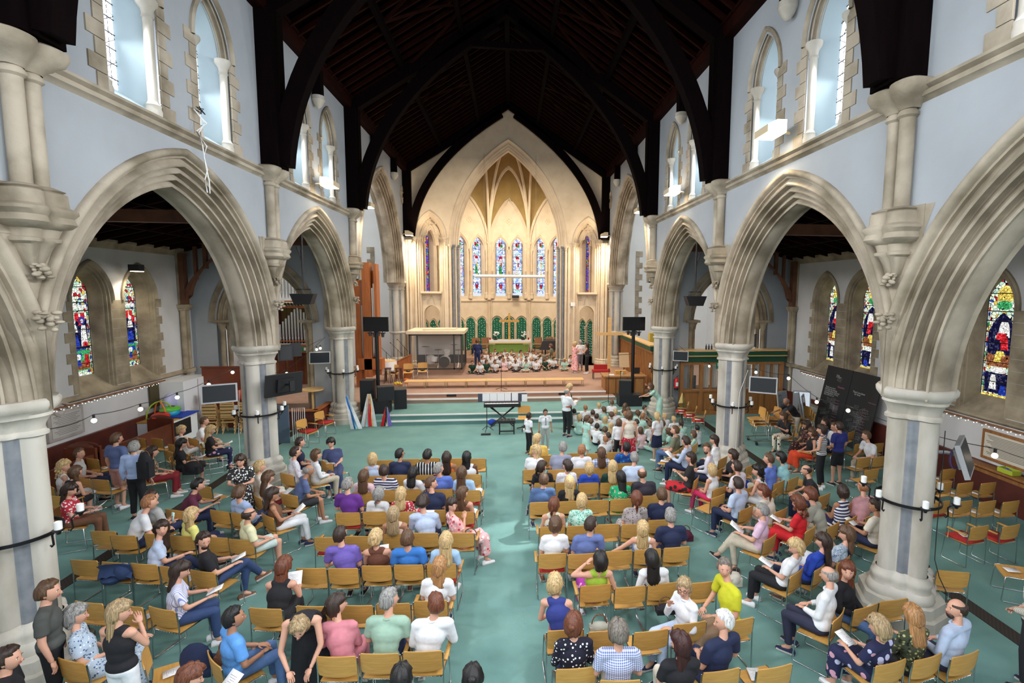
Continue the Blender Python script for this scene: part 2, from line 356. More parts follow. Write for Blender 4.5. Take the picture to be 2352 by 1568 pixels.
# ---- wall shafts with corbels, head stops, roof posts
def corbel(s, y, z0=5.42):
    T = pinv(s); wall = WALLS[s]; o = wall
    g = MB()
    for d in (-.115, .115):
        g.lathe([(.105, 6.38), (.105, 7.86)], c=T(y+d, -.09, 0)[:2], seg=14)
        g.lathe([(.105, 7.72), (.14, 7.75), (.14, 7.79), (.11, 7.83)], c=T(y+d, -.09, 0)[:2], seg=14)
    g.obj('wall_shaft', STONE, o)
    def ring(hw, pr, z): return [T(y-hw, 0, z)]+[T(y+e*hw*.5+hw*.52*math.cos(t), -pr*(.60+.40*math.sin(t)), z) for e in (-1, 1) for t in [PI-PI*i/8 for i in range(9)] if not (e < 0 and t < .35) and not (e > 0 and t > PI-.35)]+[T(y+hw, 0, z)]
    g = MB(); g.grid([ring(*q) for q in ((.24, .2, 7.84), (.27, .24, 7.90), (.32, .28, 7.93), (.35, .32, 7.98), (.42, .38, 8.02), (.45, .42, 8.10), (.45, .42, 8.17), (.40, .36, 8.20), (.0, .0, 8.201))]); g.obj('shaft_capital', STONE, o)
    g = MB(); g.grid([ring(*q) for q in ((.0, .0, 6.47), (.25, .22, 6.46), (.33, .30, 6.42), (.30, .27, 6.40), (.34, .31, 6.38), (.345, .32, 6.22), (.42, .38, 6.18), (.43, .38, 6.14), (.38, .34, 6.08), (.40, .37, 6.0), (.36, .32, 5.95), (.25, .23, 5.92), (.23, .21, 5.82), (.27, .25, 5.80), (.26, .24, 5.76), (.20, .19, 5.73), (.10, .10, z0+.06), (.0, .0, z0))]); g.obj('corbel_block', STONE, o)
    g = MB(); rnd = random.Random(3)
    for i in range(20):
        g.sphere(T(y+rnd.uniform(-.11, .11), -.07-rnd.uniform(0, .09), z0+.0+rnd.uniform(-.11, .06)), (rnd.uniform(.02, .05), rnd.uniform(.03, .06), rnd.uniform(.02, .04)), 8, 6)
    g.obj('leaf_boss', STONE, o, label='carved leaf boss', sharp=None)
    g = MB()
    for i in range(22): g.sphere(T(y+rnd.uniform(-.13, .13), -.10-rnd.uniform(0, .09), 4.78+rnd.uniform(-.15, .1)), (rnd.uniform(.03, .06), rnd.uniform(.03, .06), rnd.uniform(.02, .04)), 8, 6)
    g.obj('leaf_boss', STONE, o, sharp=None, label='carved leaf stop between two arches')
for s in (-1, 1):
    for k in (1, 2, 3): corbel(s, KY[k])
# ---- clerestory windows
HOOD = [(-.15, 0), (-.15, -.05), (-.11, -.08), (-.07, -.06), (-.055, -.0)]+roll_profile(-.05, .0, .06, .16, 2, .025)+[(.09, .18)]
wn = 0
def shaft(mb, T, y, v, z0, z1, r=.075, seg=12):
    c = T(y, v, 0)[:2]
    mb.lathe([(.125, z0), (.13, z0+.10), (.11, z0+.16), (.12, z0+.20), (.09, z0+.24), (r, z0+.28), (r, z1-.30), (r+.025, z1-.28), (r+.005, z1-.24), (r+.02, z1-.16), (r+.07, z1-.09), (r+.085, z1-.05), (r+.085, z1)], c=c, seg=seg)
QM = {}
def quoin(w, h):
    k = (round(w, 2), round(h, 2))
    if k not in QM:
        g = MB(); g.box((0, 0, 0), (.035, w, h-.012)); QM[k] = g.mesh('stone', STONE, 30)
    return QM[k]
for s, side in ((-1, 'left'), (1, 'right')):
    T = pinv(s)
    for y in CW:
        wn += 1
        o = empty('window_%d' % wn, T(y, 0, CWS), kind='structure', label='pointed clerestory lancet in a deep plastered splay')
        def P(g, name, mats, **k):
            ob = g.obj(name, mats, o, **k); ob.location = -Vector(T(y, 0, CWS)); return ob
        g = MB(); arch_sweep(g, y, CWW, CWR, CWZ, CWS, [(.05, .14), (.33, .46)], T, 14)
        gw = CWW-.33; g.add([T(y-CWW, 0, CWS+.02), T(y+CWW, 0, CWS+.02), T(y+gw, .46, CWS+.35), T(y-gw, .46, CWS+.35)], [(0, 1, 2, 3)])
        P(g, 'reveal', REVEAL)
        g = MB(); arch_sweep(g, y, CWW, CWR, CWZ, 10.04, HOOD, T, 16); P(g, 'window_arch', STONE, sharp=50)
        g = MB(); shaft(g, T, y-.55, .10, CWS+.02, 10.07); shaft(g, T, y+.55, .10, CWS+.02, 10.07); P(g, 'nook_shaft', STONEW)
        hw, R2 = CWW-.33, CWR-.33
        g = MB(); pts = arch_pts(hw, R2, 0, CWZ, CWS+.35, 10); g.add([T(y+a, .46, b) for a, b in pts], [tuple(range(len(pts)))]); P(g, 'pane', SKYG)
        g = MB()
        for i in range(9): g.box(T(y, .445, CWS+.5+.24*i), (.015, 2*hw, .012))
        for i in range(6):
            zc = CWS+.62+.36*i
            for d in (-1, 1):
                a, b = T(y-hw, .445, zc-.18), T(y+hw, .445, zc+.18)
                if d < 0: a, b = T(y-hw, .445, zc+.18), T(y+hw, .445, zc-.18)
                g.tube([a, b], .005, 4)
        for d in (-.5, 0, .5): g.tube([T(y+d*hw, .445, CWS+.35), T(y+d*hw, .445, CWZ+.3)], .005, 4)
        P(g, 'leading', LEAD, label='black lead lines')
        # quoins
        for e in (-1, 1):
            for i in range(8):
                z = CWS+.02+.245*i; w = .34 if (i+(e > 0)) % 2 else .20
                q = link('stone', quoin(w, .245), o, loc=Vector(T(y+e*(.60+w/2), -.003, z+.12))-Vector(T(y, 0, CWS)))
    # small stone pedestal blocks between pairs
# ---- roof
ROOF = MB()
RZ = lambda x: 12.05+.655*(FX-abs(x))
for s in (-1, 1):
    ROOF.add([(s*6.3, 0, RZ(6.3)+.12), (0, 0, RZ(0)+.12), (0, 31, RZ(0)+.12), (s*6.3, 31, RZ(6.3)+.12)], [(0, 1, 2, 3)])
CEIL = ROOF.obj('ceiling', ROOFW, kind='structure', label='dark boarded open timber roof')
rm = {}
for s in (-1, 1):
    g = MB(); L_ = 6.0; a = math.atan(.655)
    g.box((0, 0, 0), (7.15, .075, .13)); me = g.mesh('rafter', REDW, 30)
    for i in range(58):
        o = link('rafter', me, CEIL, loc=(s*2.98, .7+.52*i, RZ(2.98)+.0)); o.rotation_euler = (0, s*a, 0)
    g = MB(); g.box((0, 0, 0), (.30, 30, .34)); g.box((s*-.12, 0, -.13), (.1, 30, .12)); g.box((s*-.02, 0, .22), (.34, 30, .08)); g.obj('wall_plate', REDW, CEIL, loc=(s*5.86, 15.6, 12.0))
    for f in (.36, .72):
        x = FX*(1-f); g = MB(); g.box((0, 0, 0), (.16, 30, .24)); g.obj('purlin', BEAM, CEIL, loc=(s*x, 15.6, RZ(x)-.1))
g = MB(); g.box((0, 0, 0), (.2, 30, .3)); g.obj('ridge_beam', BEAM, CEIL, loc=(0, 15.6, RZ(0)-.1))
def bezier(a, b, c, n=14): return [tuple((1-t)**2*p+2*t*(1-t)*q+t*t*r for p, q, r in zip(a, b, c)) for t in [i/n for i in range(n+1)]]
def bar(g, pts, w, d, yb):               # a timber of depth d (in plane) and width w (along y) following pts (x,z)
    R = []
    for i, p in enumerate(pts):
        q0, q1 = pts[max(i-1, 0)], pts[min(i+1, len(pts)-1)]; t = Vector((q1[0]-q0[0], q1[1]-q0[1])).normalized(); n = Vector((-t.y, t.x))*d/2
        R.append([(p[0]+n.x, yb-w/2, p[1]+n.y), (p[0]+n.x, yb+w/2, p[1]+n.y), (p[0]-n.x, yb+w/2, p[1]-n.y), (p[0]-n.x, yb-w/2, p[1]-n.y)])
    g.grid(R, close=True)
    n0 = len(g.v)-4; g.f += [(n0, n0+1, n0+2, n0+3), (n0-4*(len(pts)-1)+3, n0-4*(len(pts)-1)+2, n0-4*(len(pts)-1)+1, n0-4*(len(pts)-1))]; g.m += [0, 0]
TY = [KY[1], KY[2], KY[3], 29.75]
for ti, y in enumerate(TY):
    w = .42 if ti < 3 else .30
    o = empty('roof_truss', (0, y, 12), kind='structure', label='dark arch-braced timber roof truss')
    for s in (-1, 1):
        g = MB(); g.box((0, 0, 0), (.40, .62 if ti < 3 else .32, 3.7)); g.box((-s*.22, 0, 0), (.08, .3, 3.7))
        g.obj('wall_post', BEAM, o, loc=(s*5.76, 0, -1.95))
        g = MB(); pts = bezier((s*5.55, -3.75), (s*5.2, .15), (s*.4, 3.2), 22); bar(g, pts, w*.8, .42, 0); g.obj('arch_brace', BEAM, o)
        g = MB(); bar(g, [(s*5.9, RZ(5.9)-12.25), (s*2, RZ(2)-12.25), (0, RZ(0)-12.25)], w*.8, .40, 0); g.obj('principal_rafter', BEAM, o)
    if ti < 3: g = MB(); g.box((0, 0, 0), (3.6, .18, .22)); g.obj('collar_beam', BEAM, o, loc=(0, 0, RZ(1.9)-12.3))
for s in (-1, 1):
    for y in (10.33, 16.82, 23.3, 27.0):
        g = MB(); g.box((s*5.80, y, 11.5), (.26, .26, .8)); p = g.obj('hanging_post', BEAM, CEIL)
        g = MB(); g.lathe([(.19, .12), (.20, .0), (.17, -.04), (.15, -.10), (.08, -.2), (.03, -.24)], c=(s*5.80, y), seg=12, z0=11.0); g.obj('post_corbel', STONEW, CEIL)
# curved wind braces between purlins
for s in (-1, 1):
    for y in [KY[1], 10.33, KY[2], 16.82, KY[3], 23.3]:
        for q in ((0, 1), (1, -1)):
            pts = [(s*FX*(1-(.36+.36*math.sin(PI/2*t/8))), y+(q[0]*3.25)+q[1]*3.25*(t/8)*.5, 0) for t in range(9)]
            g = MB(); g.tube([(a, b, RZ(a)-.05) for a, b, c in pts], .07, 4); g.obj('wind_brace', REDW, CEIL)
# ---- chancel wall
CY = 30.2
def TC(x, v, z): return (x, CY+v, z)
cm = MB()
CA = (0, 3.47, 7.15, 7.82); SA = [(-4.58, .93, 1.75, 8.22), (4.80-.02, .93, 1.75, 8.05)]
gz = lambda x: RZ(x)+.15
ops = [(CA[0], CA[1]-.05, CA[2]-.05, CA[3], 0)]+[(a[0], a[1]-.05, a[2]-.05, a[3], 0) for a in SA]
panel(cm, -6.9, 6.9, .64, 0, ops, TC, 0, zf=gz); panel(cm, -6.9, 6.9, .64, 0, ops, TC, .8, zf=gz)
CH = cm.obj('wall_back', CREAM, kind='structure', label='cream gable wall with the chancel arch')
P2 = [(0, 0), (0, -.06), (.05, -.09), (.10, -.05), (.13, 0)]+roll_profile(.14, 0, .50, .34, 3, .04)+[(.52, .40), (.52, .60)]
g = MB(); arch_sweep(g, 0, CA[1], CA[2], CA[3], 7.8, P2, TC, 30); g.obj('chancel_arch', CREAM, CH, sharp=50)
P3 = [(0, 0), (0, -.05), (.05, -.07), (.09, -.03), (.10, 0)]+roll_profile(.11, 0, .30, .26, 2, .03)+[(.32, .30), (.32, .70)]
for a in SA:
    g = MB(); arch_sweep(g, a[0], a[1], a[2], a[3], a[3]-.02, P3, TC, 18); g.obj('side_arch', CREAM, CH, sharp=50)
    # jambs, tracery head, panels
    g = MB(); arch_sweep(g, a[0], .61, 1.25, a[3]-.1, 5.0, [(0, .22), (.06, .30), (.08, .7)], TC, 12)
    # plate with trefoil and cusped head
    ops2 = [(a[0], .48, .80, a[3]-.25, 5.05)]
    panel(g, a[0]-.62, a[0]+.62, 4.75, 9.8, ops2, TC, .35, step=.06, zf=lambda x, a=a: (arch_z(x-a[0], .72, 1.42, a[3]-.1) or a[3]))
    g.obj('niche_head', CREAM, CH)
    g = MB(); c = (a[0], a[3]+1.05)
    for q in range(3):
        aa = PI/2+q*2*PI/3; g.tube([TC(c[0]+.17*math.cos(aa)+.17*math.cos(t*PI/6), .31, c[1]+.17*math.sin(aa)+.17*math.sin(t*PI/6)) for t in range(13)], .035, 6)
    g.tube([TC(c[0]+.38*math.cos(t*PI/10), .31, c[1]+.38*math.sin(t*PI/10)) for t in range(21)], .035, 6)
    for e in (-1, 1): g.tube([TC(a[0]+e*.5, .31, a[3]-.25), TC(a[0]+e*.44, .31, a[3]+.15), TC(a[0]+e*.2, .31, a[3]+.25), TC(a[0]+e*.16, .31, a[3]+.5), TC(a[0], .31, a[3]+.75)], .045, 6)
    g.obj('trefoil_tracery', CREAM, CH)
    g = MB(); panel(g, a[0]-.62, a[0]+.62, .64, 5.0, [(a[0], .46, .5, 3.75, .64)], TC, .30, step=.1); g.box((a[0], CY+.3, 5.02), (1.25, .5, .12))
    arch_sweep(g, a[0], .46, .5, 3.75, .64, [(0, .30), (.03, .7)], TC, 10)
    g.obj('niche_panel', CREAM, CH)
    g = MB()
    for e in (-1, 1):
        g.tube([TC(a[0]+e*.42+.13*math.cos(t*PI/8), .28, 4.72+.13*math.sin(t*PI/8)) for t in range(17)], .022, 5)
        for q in range(4): g.sphere(TC(a[0]+e*.42+.055*math.cos(q*PI/2), .28, 4.72+.055*math.sin(q*PI/2)), .035, 7, 5)
    g.tube([TC(a[0]-.2, .27, 4.35), TC(a[0]-.16, .27, 4.62), TC(a[0], .27, 4.85), TC(a[0]+.16, .27, 4.62), TC(a[0]+.2, .27, 4.35)], .035, 6)
    g.obj('rosette', CREAM, CH)
# clustered shafts flanking the arches
def cshaft(x, v, z1, r, mt, z0=.64, nm='chancel_shaft'):
    g = MB(); g.lathe([(r+.09, 0), (r+.09, .16), (r+.04, .24), (r+.06, .30), (r, .36), (r, z1-z0-.26), (r+.03, z1-z0-.24), (r, z1-z0-.2), (r+.03, z1-z0-.12), (r+.08, z1-z0-.05), (r+.08, z1-z0)], c=(x, CY+v), seg=10, z0=z0)
    g.obj(nm, mt, CH)
for s in (-1, 1):
    zc = 7.82
    for x, v, r, mt in ((3.42, -.04, .07, CREAM), (3.27, .06, .085, MARBLE), (3.14, .18, .06, CREAM), (3.03, .30, .085, MARBLE), (2.93, .42, .06, CREAM)): cshaft(s*x, v, zc, r, mt)
    a = SA[0 if s < 0 else 1]
    for e in (-1, 1):
        for x, v, r in ((.86, -.03, .085), (.72, .10, .06), (.62, .2, .05)): cshaft(a[0]+e*x, v, a[3], r, CREAM)
    for x in (5.72, 5.9): cshaft(s*x, -.12, 8.05, .085, CREAM)
    g = MB(); g.box((s*3.62, CY-.04, 4.2), (.12, .12, 7.1)); g.obj('pilaster', CREAM, CH)
g = MB(); g.box((3.86, CY-.06, 4.35), (.28, .12, .22)); g.tube([(3.7, CY-.03, 4.25), (3.68, CY-.05, 3.8)], .03, 6); g.obj('junction_box', WHITE, CH)
# ---- apse
AP = [(5.75, 30.7), (3.95, 34.4), (1.42, 36.0), (-1.42, 36.0), (-3.95, 34.4), (-5.75, 30.7)]
ap = MB(); AZ = 8.1
rndg = random.Random(5)
def glass_mat(name, cols, sc=9, strength=2.0, dark=.06):
    M = bpy.data.materials.new(name); M.use_nodes = True; nt = M.node_tree; N, L = nt.nodes, nt.links; N.remove(N['Principled BSDF'])
    tc = N.new('ShaderNodeTexCoord'); v = N.new('ShaderNodeTexVoronoi'); v.inputs['Scale'].default_value = sc; L.new(tc.outputs['Object'], v.inputs['Vector'])
    e = N.new('ShaderNodeTexVoronoi'); e.feature = 'DISTANCE_TO_EDGE'; e.inputs['Scale'].default_value = sc; L.new(tc.outputs['Object'], e.inputs['Vector'])
    sp = N.new('ShaderNodeSeparateColor'); L.new(v.outputs['Color'], sp.inputs[0])
    r = N.new('ShaderNodeValToRGB'); r.color_ramp.interpolation = 'CONSTANT'; el = r.color_ramp.elements
    while len(el) > 1: el.remove(el[-1])
    t = 0; tot = sum(c[1] for c in cols); el[0].color = (*cols[0][0], 1)
    for i, (c, wt) in enumerate(cols):
        if i: q = el.new(t/tot); q.color = (*c, 1)
        t += wt
    L.new(sp.outputs[0], r.inputs[0])
    m1 = N.new('ShaderNodeMath'); m1.operation = 'GREATER_THAN'; m1.inputs[1].default_value = dark; L.new(e.outputs['Distance'], m1.inputs[0])
    mx = N.new('ShaderNodeMath'); mx.operation = 'MULTIPLY'; mx.inputs[1].default_value = strength; L.new(m1.outputs[0], mx.inputs[0])
    em = N.new('ShaderNodeEmission'); L.new(r.outputs[0], em.inputs[0]); L.new(mx.outputs[0], em.inputs[1])
    L.new(em.outputs[0], N['Material Output'].inputs[0]); MATS[name] = M; return M
G_AP = glass_mat('apse_glass', [((.55, .72, 1), 5), ((.85, .92, 1), 5), ((.25, .35, .9), 3), ((.7, .5, .8), 2), ((.3, .8, .6), 1), ((.9, .3, .3), .7)], 9, 1.15, .05)
G_ED = glass_mat('edge_glass', [((.10, .08, .55), 4), ((.25, .1, .5), 2), ((.6, .05, .05), 2), ((.1, .4, .2), 1), ((.6, .45, .1), 1)], 9, .8, .05)
G_WH = glass_mat('pale_glass', [((.72, .8, .58), 6), ((.45, .68, .55), 4), ((.8, .82, .75), 4), ((.35, .02, .03), 1.6), ((.65, .45, .08), .9), ((.03, .06, .25), .8)], 12, .85, .05)
G_RD = glass_mat('red_glass', [((.5, .02, .03), 4), ((.3, .01, .03), 2), ((.05, .2, .1), 1), ((.8, .8, .7), 1)], 9, .7, .06)
def flatmat(n, c, st=.9): 
    return glass_mat(n, [(c, 3), (tuple(q*.6 for q in c), 2), (tuple(min(q*1.3+.03, 1) for q in c), 1.5)], 23, st, .045)
GC = {'b': flatmat('glass_blue', (.02, .05, .40)), 'w': flatmat('glass_white', (.92, .92, .85)), 'r': flatmat('glass_red', (.62, .02, .03)), 'y': flatmat('glass_gold', (.85, .62, .12)), 'g': flatmat('glass_green', (.05, .35, .12)),
      'k': flatmat('glass_ink', (.01, .01, .05)), 'o': flatmat('glass_flesh', (.9, .62, .45)), 't': flatmat('glass_teal', (.35, .62, .60)), 'n': flatmat('glass_brown', (.30, .10, .04))}
GK = list(GC); GML = [GC[k] for k in GK]
def lancet(o, F, w, R, zs, sill, base, figs, bars, frame=STONEA, v=0, border=None, loc0=None):
    """a stained lancet: pane, coloured figure pieces, leads. F(y, v, z) -> world; figs: (shape, colour, x, z, sx, sz)"""
    off = -Vector(loc0) if loc0 else Vector((0, 0, 0))
    def put(g, nm, mats, **k):
        q = g.obj(nm, mats, o, **k); q.location = off; return q
    pts = arch_pts(w, R, 0, zs, sill, 10)
    g = MB(); g.add([F(a, v, b) for a, b in pts], [tuple(range(len(pts)))]); put(g, 'pane', base, label='leaded stained glass')
    g = MB(); n = 0
    for sh, c, x, z, sx, sz in figs:
        n += 1; vv = v-.006-.002*n/3
        if sh == 'o': P = [(x+sx*math.cos(t*PI/5), z+sz*math.sin(t*PI/5)) for t in range(10)]
        elif sh == 'r': P = [(x-sx, z-sz), (x+sx, z-sz), (x+sx, z+sz), (x-sx, z+sz)]
        elif sh == 'a': P = [(x-sx, z-sz), (x+sx, z-sz), (x+sx, z+sz*.2), (x+sx*.5, z+sz*.75), (x, z+sz), (x-sx*.5, z+sz*.75), (x-sx, z+sz*.2)]
        else: P = [(x-sx, z-sz), (x+sx, z-sz), (x+sx*.75, z+sz*.3), (x+sx*.55, z+sz*.9), (x-sx*.55, z+sz*.9), (x-sx*.8, z+sz*.3)]
        P = [(max(-w*.97, min(w*.97, a)), b) for a, b in P]
        g.add([F(a, vv, b) for a, b in P], [tuple(range(len(P)))], GK.index(c))
    if figs and w > .4:
        z = sill+.12; q_ = 0
        while z < zs+.1:
            for e in (-1, 1): c_ = 'rwygwb'[(q_+(e > 0)*2) % 6]; x0_ = e*(w-.05); g.add([F(x0_-.028, v-.004, z-.05), F(x0_+.028, v-.004, z-.05), F(x0_+.028, v-.004, z+.05), F(x0_-.028, v-.004, z+.05)], [(0, 1, 2, 3)], GK.index(c_))
            z += .13; q_ += 1
    if n: put(g, 'figure_glass', GML, sharp=None, label='coloured glass figures')
    g = MB()
    for z in bars: g.tube([F(-w, v-.02, z), F(w, v-.02, z)], .012, 4)
    for d in (-.98, -.86, .86, .98): g.tube([F(d*w, v-.012, sill), F(d*w, v-.012, zs)], .007, 4)
    z = sill+.1
    while z < zs:
        for d in (-.92, .92): g.box(F(d*w, v-.012, z), (.012, .06*w*2, .012))
        z += .14
    ring = arch_pts(w, R, .01, zs, sill, 10); g.tube([F(a, v-.012, b) for a, b in ring], .012, 4)
    put(g, 'leading', LEAD, label='black lead lines and bars')
for i in range(5):
    (x0, y0), (x1, y1) = AP[i+1], AP[i]
    d = Vector((x1-x0, y1-y0)); L_ = d.length; d.normalize(); nrm = Vector((d.y, -d.x))
    if nrm.y < 0 and i == 2: pass
    if nrm.dot(Vector((0, 33))-Vector(((x0+x1)/2, (y0+y1)/2))) > 0: nrm = -nrm     # nrm points outwards (depth)
    def TF(a, v, z, x0=x0, y0=y0, d=d, nrm=nrm): return (x0+d.x*a+nrm.x*v, y0+d.y*a+nrm.y*v, z)
    mids = {0: [.5, 2.3], 1: [L_/2-.66, L_/2+.66], 2: [L_/2-.60, L_/2+.60], 3: [L_/2-.66, L_/2+.66], 4: [L_-2.3, L_-.5]}[i]
    lw = .34; apx = 11.6 if i == 2 else 11.3
    ops = [(q, lw+.13, .95, 8.25, 4.75) for q in mids]
    WA = (L_/2, L_/2-.02, ((L_/2)**2+3.5**2)/L_, AZ)
    g = MB(); panel(g, 0, L_, .96, 12.4, ops, TF, 0, step=.2, zf=lambda y, WA=WA: arch_z(y-WA[0], WA[1]+.03, WA[2]+.03, WA[3]) or AZ)
    arches = MB()
    for q in mids: arch_sweep(arches, q, lw+.13, .95, 8.25, 4.75, [(0, 0), (.05, .05), (.13, .30)], TF, 10)
    wl = g.obj('wall_apse_%d' % (i+1), CREAM, kind='structure', label='cream apse wall bay with lancets above a blind arcade')
    arches.obj('window_reveal', CREAM, wl)
    g = MB()
    for q in mids: arch_sweep(g, q, lw+.30, 1.15, 8.0, 7.98, [(0, 0), (0, -.05), (.06, -.05), (.09, 0), (.12, .02), (.15, -.03), (.18, 0)], TF, 10)
    for q in (mids[0]-lw-.24, (mids[0]+mids[1])/2, mids[1]+lw+.24):
        c = TF(q, -.08, 0)[:2]; g.lathe([(.14, 0), (.15, .12), (.10, .3), (.12, .36), (.055, .42), (.055, 1.9), (.075, 1.93), (.055, 1.97), (.055, 3.1), (.09, 3.3), (.11, 3.42)], c=c, seg=8, z0=4.58)
    g.obj('window_shafts', CREAM, wl)
    for q in mids:
        wn += 1
        o = empty('window_%d' % wn, TF(q, .3, 4.95), kind='structure', label='narrow apse lancet of pale blue stained glass')
        gg_ = i == 3 or (i == 2 and q < L_/2)
        figs = [('o', 'r', -.07, 8.38, .09, .15), ('o', 'g', .06, 8.3, .09, .12), ('o', 'r', .08, 8.5, .06, .08), ('p', 'y', -.03, 8.2, .05, .06), ('a', 'r', 0, 7.48, .12, .10), ('r', 'w', 0, 6.95, .09, .36), ('p', 'g' if gg_ else 'w', -.02, 6.68, .12, .34), ('p', 'r' if i == 2 else 'y', .05, 6.98, .05, .15), ('o', 'o', 0, 7.24, .05, .07), ('r', 'y', .02, 6.27, .08, .07), ('r', 't', 0, 7.72, .24, .03), ('r', 't', 0, 6.05, .24, .03), ('o', 'b', 0, 5.5, .14, .22), ('p', 'r', .0, 5.44, .10, .17), ('o', 'w', .0, 5.62, .05, .06), ('p', 'g', -.08, 5.36, .04, .08)] if i in (1, 2, 3) else []
        lancet(o, lambda a, v, z, q=q, TF=TF: TF(q+a, v, z), lw, .95, 8.42, 4.95, G_AP if i in (1, 2, 3) else G_ED, figs, [5.2+.47*t for t in range(8)], v=.28, loc0=TF(q, .3, 4.95))
    # rail, blind arcade with green curtains
    g = MB(); g.grid([[TF(a, v, z) for v, z in ((0, 4.36), (-.07, 4.38), (-.09, 4.44), (-.07, 4.5), (0, 4.53))] for a in (0, L_)])
    na = 3 if i == 2 else 3; wA = L_/na if i == 2 else .95
    for t in range(na):
        q = L_/2+(t-(na-1)/2)*wA*.92; arch_sweep(g, q, .38, .46, 2.85, .96, [(-.12, 0), (-.12, -.05), (-.06, -.05), (-.03, 0), (0, 0), (.05, .12)], TF, 8)
        if t < na: 
            c = TF(q-wA*.46, -.08, 0)[:2]; g.lathe([(.09, 0), (.09, .12), (.05, .2), (.05, 1.55), (.09, 1.75), (.10, 1.8)], c=c, seg=8, z0=1.05)
    c = TF(L_/2+na/2*wA*.92, -.08, 0)[:2]; g.lathe([(.09, 0), (.09, .12), (.05, .2), (.05, 1.55), (.09, 1.75), (.10, 1.8)], c=c, seg=8, z0=1.05)
    g.obj('blind_arcade', CREAM, wl)
    for t in range(na):
        q = L_/2+(t-(na-1)/2)*wA*.92; pts = arch_pts(.34, .42, 0, 2.85, .98, 6); g = MB(); g.add([TF(q+a, -.006+.0, b) for a, b in pts], [tuple(range(len(pts)))])
        g.obj('green_hanging', GREENC, wl, label='green cloth hanging in the arcade niche')
        g = MB()
        for dx in (-.2, 0, .2):
            for zz in range(13): g.sphere(TF(q+dx+rndg.uniform(-.035, .035), -.03, 1.15+zz*.155+rndg.uniform(-.04, .04)), .009, 5, 3)
        g.obj('fairy_lights', mat('fairy_bulb', (1, 1, 1), .5, emit=((1, .95, .85), 3)), wl)
    # quatrefoil
    g = MB(); zq = 9.95
    for t in range(4): g.tube([TF(L_/2+.11*math.cos(t*PI/2)+.09*math.cos(r*PI/5), -.01, zq+.11*math.sin(t*PI/2)+.09*math.sin(r*PI/5)) for r in range(11)], .018, 5)
    g.obj('quatrefoil', CREAM, wl)
    # wall rib and vault web
    boss = Vector((0, 31.0, 14.2)); rib = arch_pts(WA[1], WA[2], 0, WA[3], AZ, 12)
    G = []
    for a, b in rib:
        p = Vector(TF(WA[0]+a, 0, b)); G.append([tuple((p.x+(boss.x-p.x)*(1-math.cos(PI/2*t/10)), p.y+(boss.y-p.y)*(1-math.cos(PI/2*t/10)), p.z+(boss.z-p.z)*math.sin(PI/2*t/10))) for t in range(11)])
    g = MB(); g.grid(G); g.obj('vault_web', GOLD, wl, label='gold painted vault cell')
    g = MB(); g.tube([TF(WA[0]+a, -.03, b) for a, b in rib], .085, 6); g.tube([TF(WA[0]+a*.94, -.09, AZ+(b-AZ)*.96) for a, b in rib], .05, 6)
    g.obj('wall_rib', CREAM, wl)
APW = wl
rb = MB()
def ribcurve(p, q, off=(0, 0)): 
    return [(p[0]+(q[0]-p[0])*(1-math.cos(PI/2*t/12)), p[1]+(q[1]-p[1])*(1-math.cos(PI/2*t/12)), p[2]+(q[2]-p[2])*math.sin(PI/2*t/12)) for t in range(13)]
for x, y in AP[1:5]:
    for r, o_ in ((.10, 0), (.055, -.11)): rb.tube([(a, b-.0, c+o_) for a, b, c in ribcurve((x*.98, y-.05, AZ), (0, 31.0, 14.1))], r, 6)
for s in (-1, 1):
    for r, o_ in ((.09, 0), (.05, -.1)):
        rb.tube([(a, b, c+o_) for a, b, c in ribcurve((s*1.40, 35.9, AZ), (0, 33.4, 13.1))], r, 6)
        rb.tube([(a, b, c+o_) for a, b, c in ribcurve((s*1.40, 35.9, AZ), (s*1.45, 31.0, 13.2))], r, 6)
    for dx, dy in ((0, -.12), (-.12, -.02), (.12, -.02)):
        rb.lathe([(.16, 0), (.1, .3), (.075, .4), (.075, 3.6), (.1, 3.75), (.09, 3.8), (.14, 3.95)], c=(s*1.42+dx, 35.95+dy), seg=8, z0=4.5 if dx == 0 else 4.6)
        rb.lathe([(.16, 0), (.1, .3), (.075, .4), (.075, 3.3), (.1, 3.4)], c=(s*1.42+dx, 35.95+dy), seg=8, z0=.96)
rb.obj('vault_rib', CREAM, APW)
# ---- aisles: outer walls, windows, ceilings, end walls
FIGA = [('r', 'k', 0, 3.85, .34, .42), ('r', 'r', -.27, 4.15, .06, .10), ('r', 'r', .1, 4.2, .05, .12), ('r', 'g', 0, 3.05, .34, .30), ('r', 'n', 0, 2.9, .34, .12), ('r', 'r', -.18, 4.32, .07, .12), ('r', 'r', .0, 4.32, .07, .12), ('r', 'r', .2, 4.32, .07, .12), ('r', 'w', 0, 4.62, .36, .05), ('p', 'b', -.1, 3.445, .17, .34), ('p', 'w', .2, 3.75, .12, .36), ('p', 'w', -.12, 4.0, .12, .12), ('o', 'w', -.12, 4.2, .07, .08), ('o', 'w', .16, 4.22, .07, .08), ('o', 'b', .16, 4.22, .1, .11),
        ('o', 'o', .16, 4.2, .05, .06), ('p', 'r', .22, 3.5, .1, .1), ('r', 'k', 0, 3.42, .36, .03), ('r', 'g', 0, 3.30, .36, .04), ('o', 'w', -.05, 3.15, .09, .09), ('p', 'b', -.05, 2.98, .07, .1), ('r', 'r', .22, 3.05, .07, .16), ('r', 'n', -.25, 3.0, .06, .12), ('p', 'w', .1, 2.445, .18, .12)]
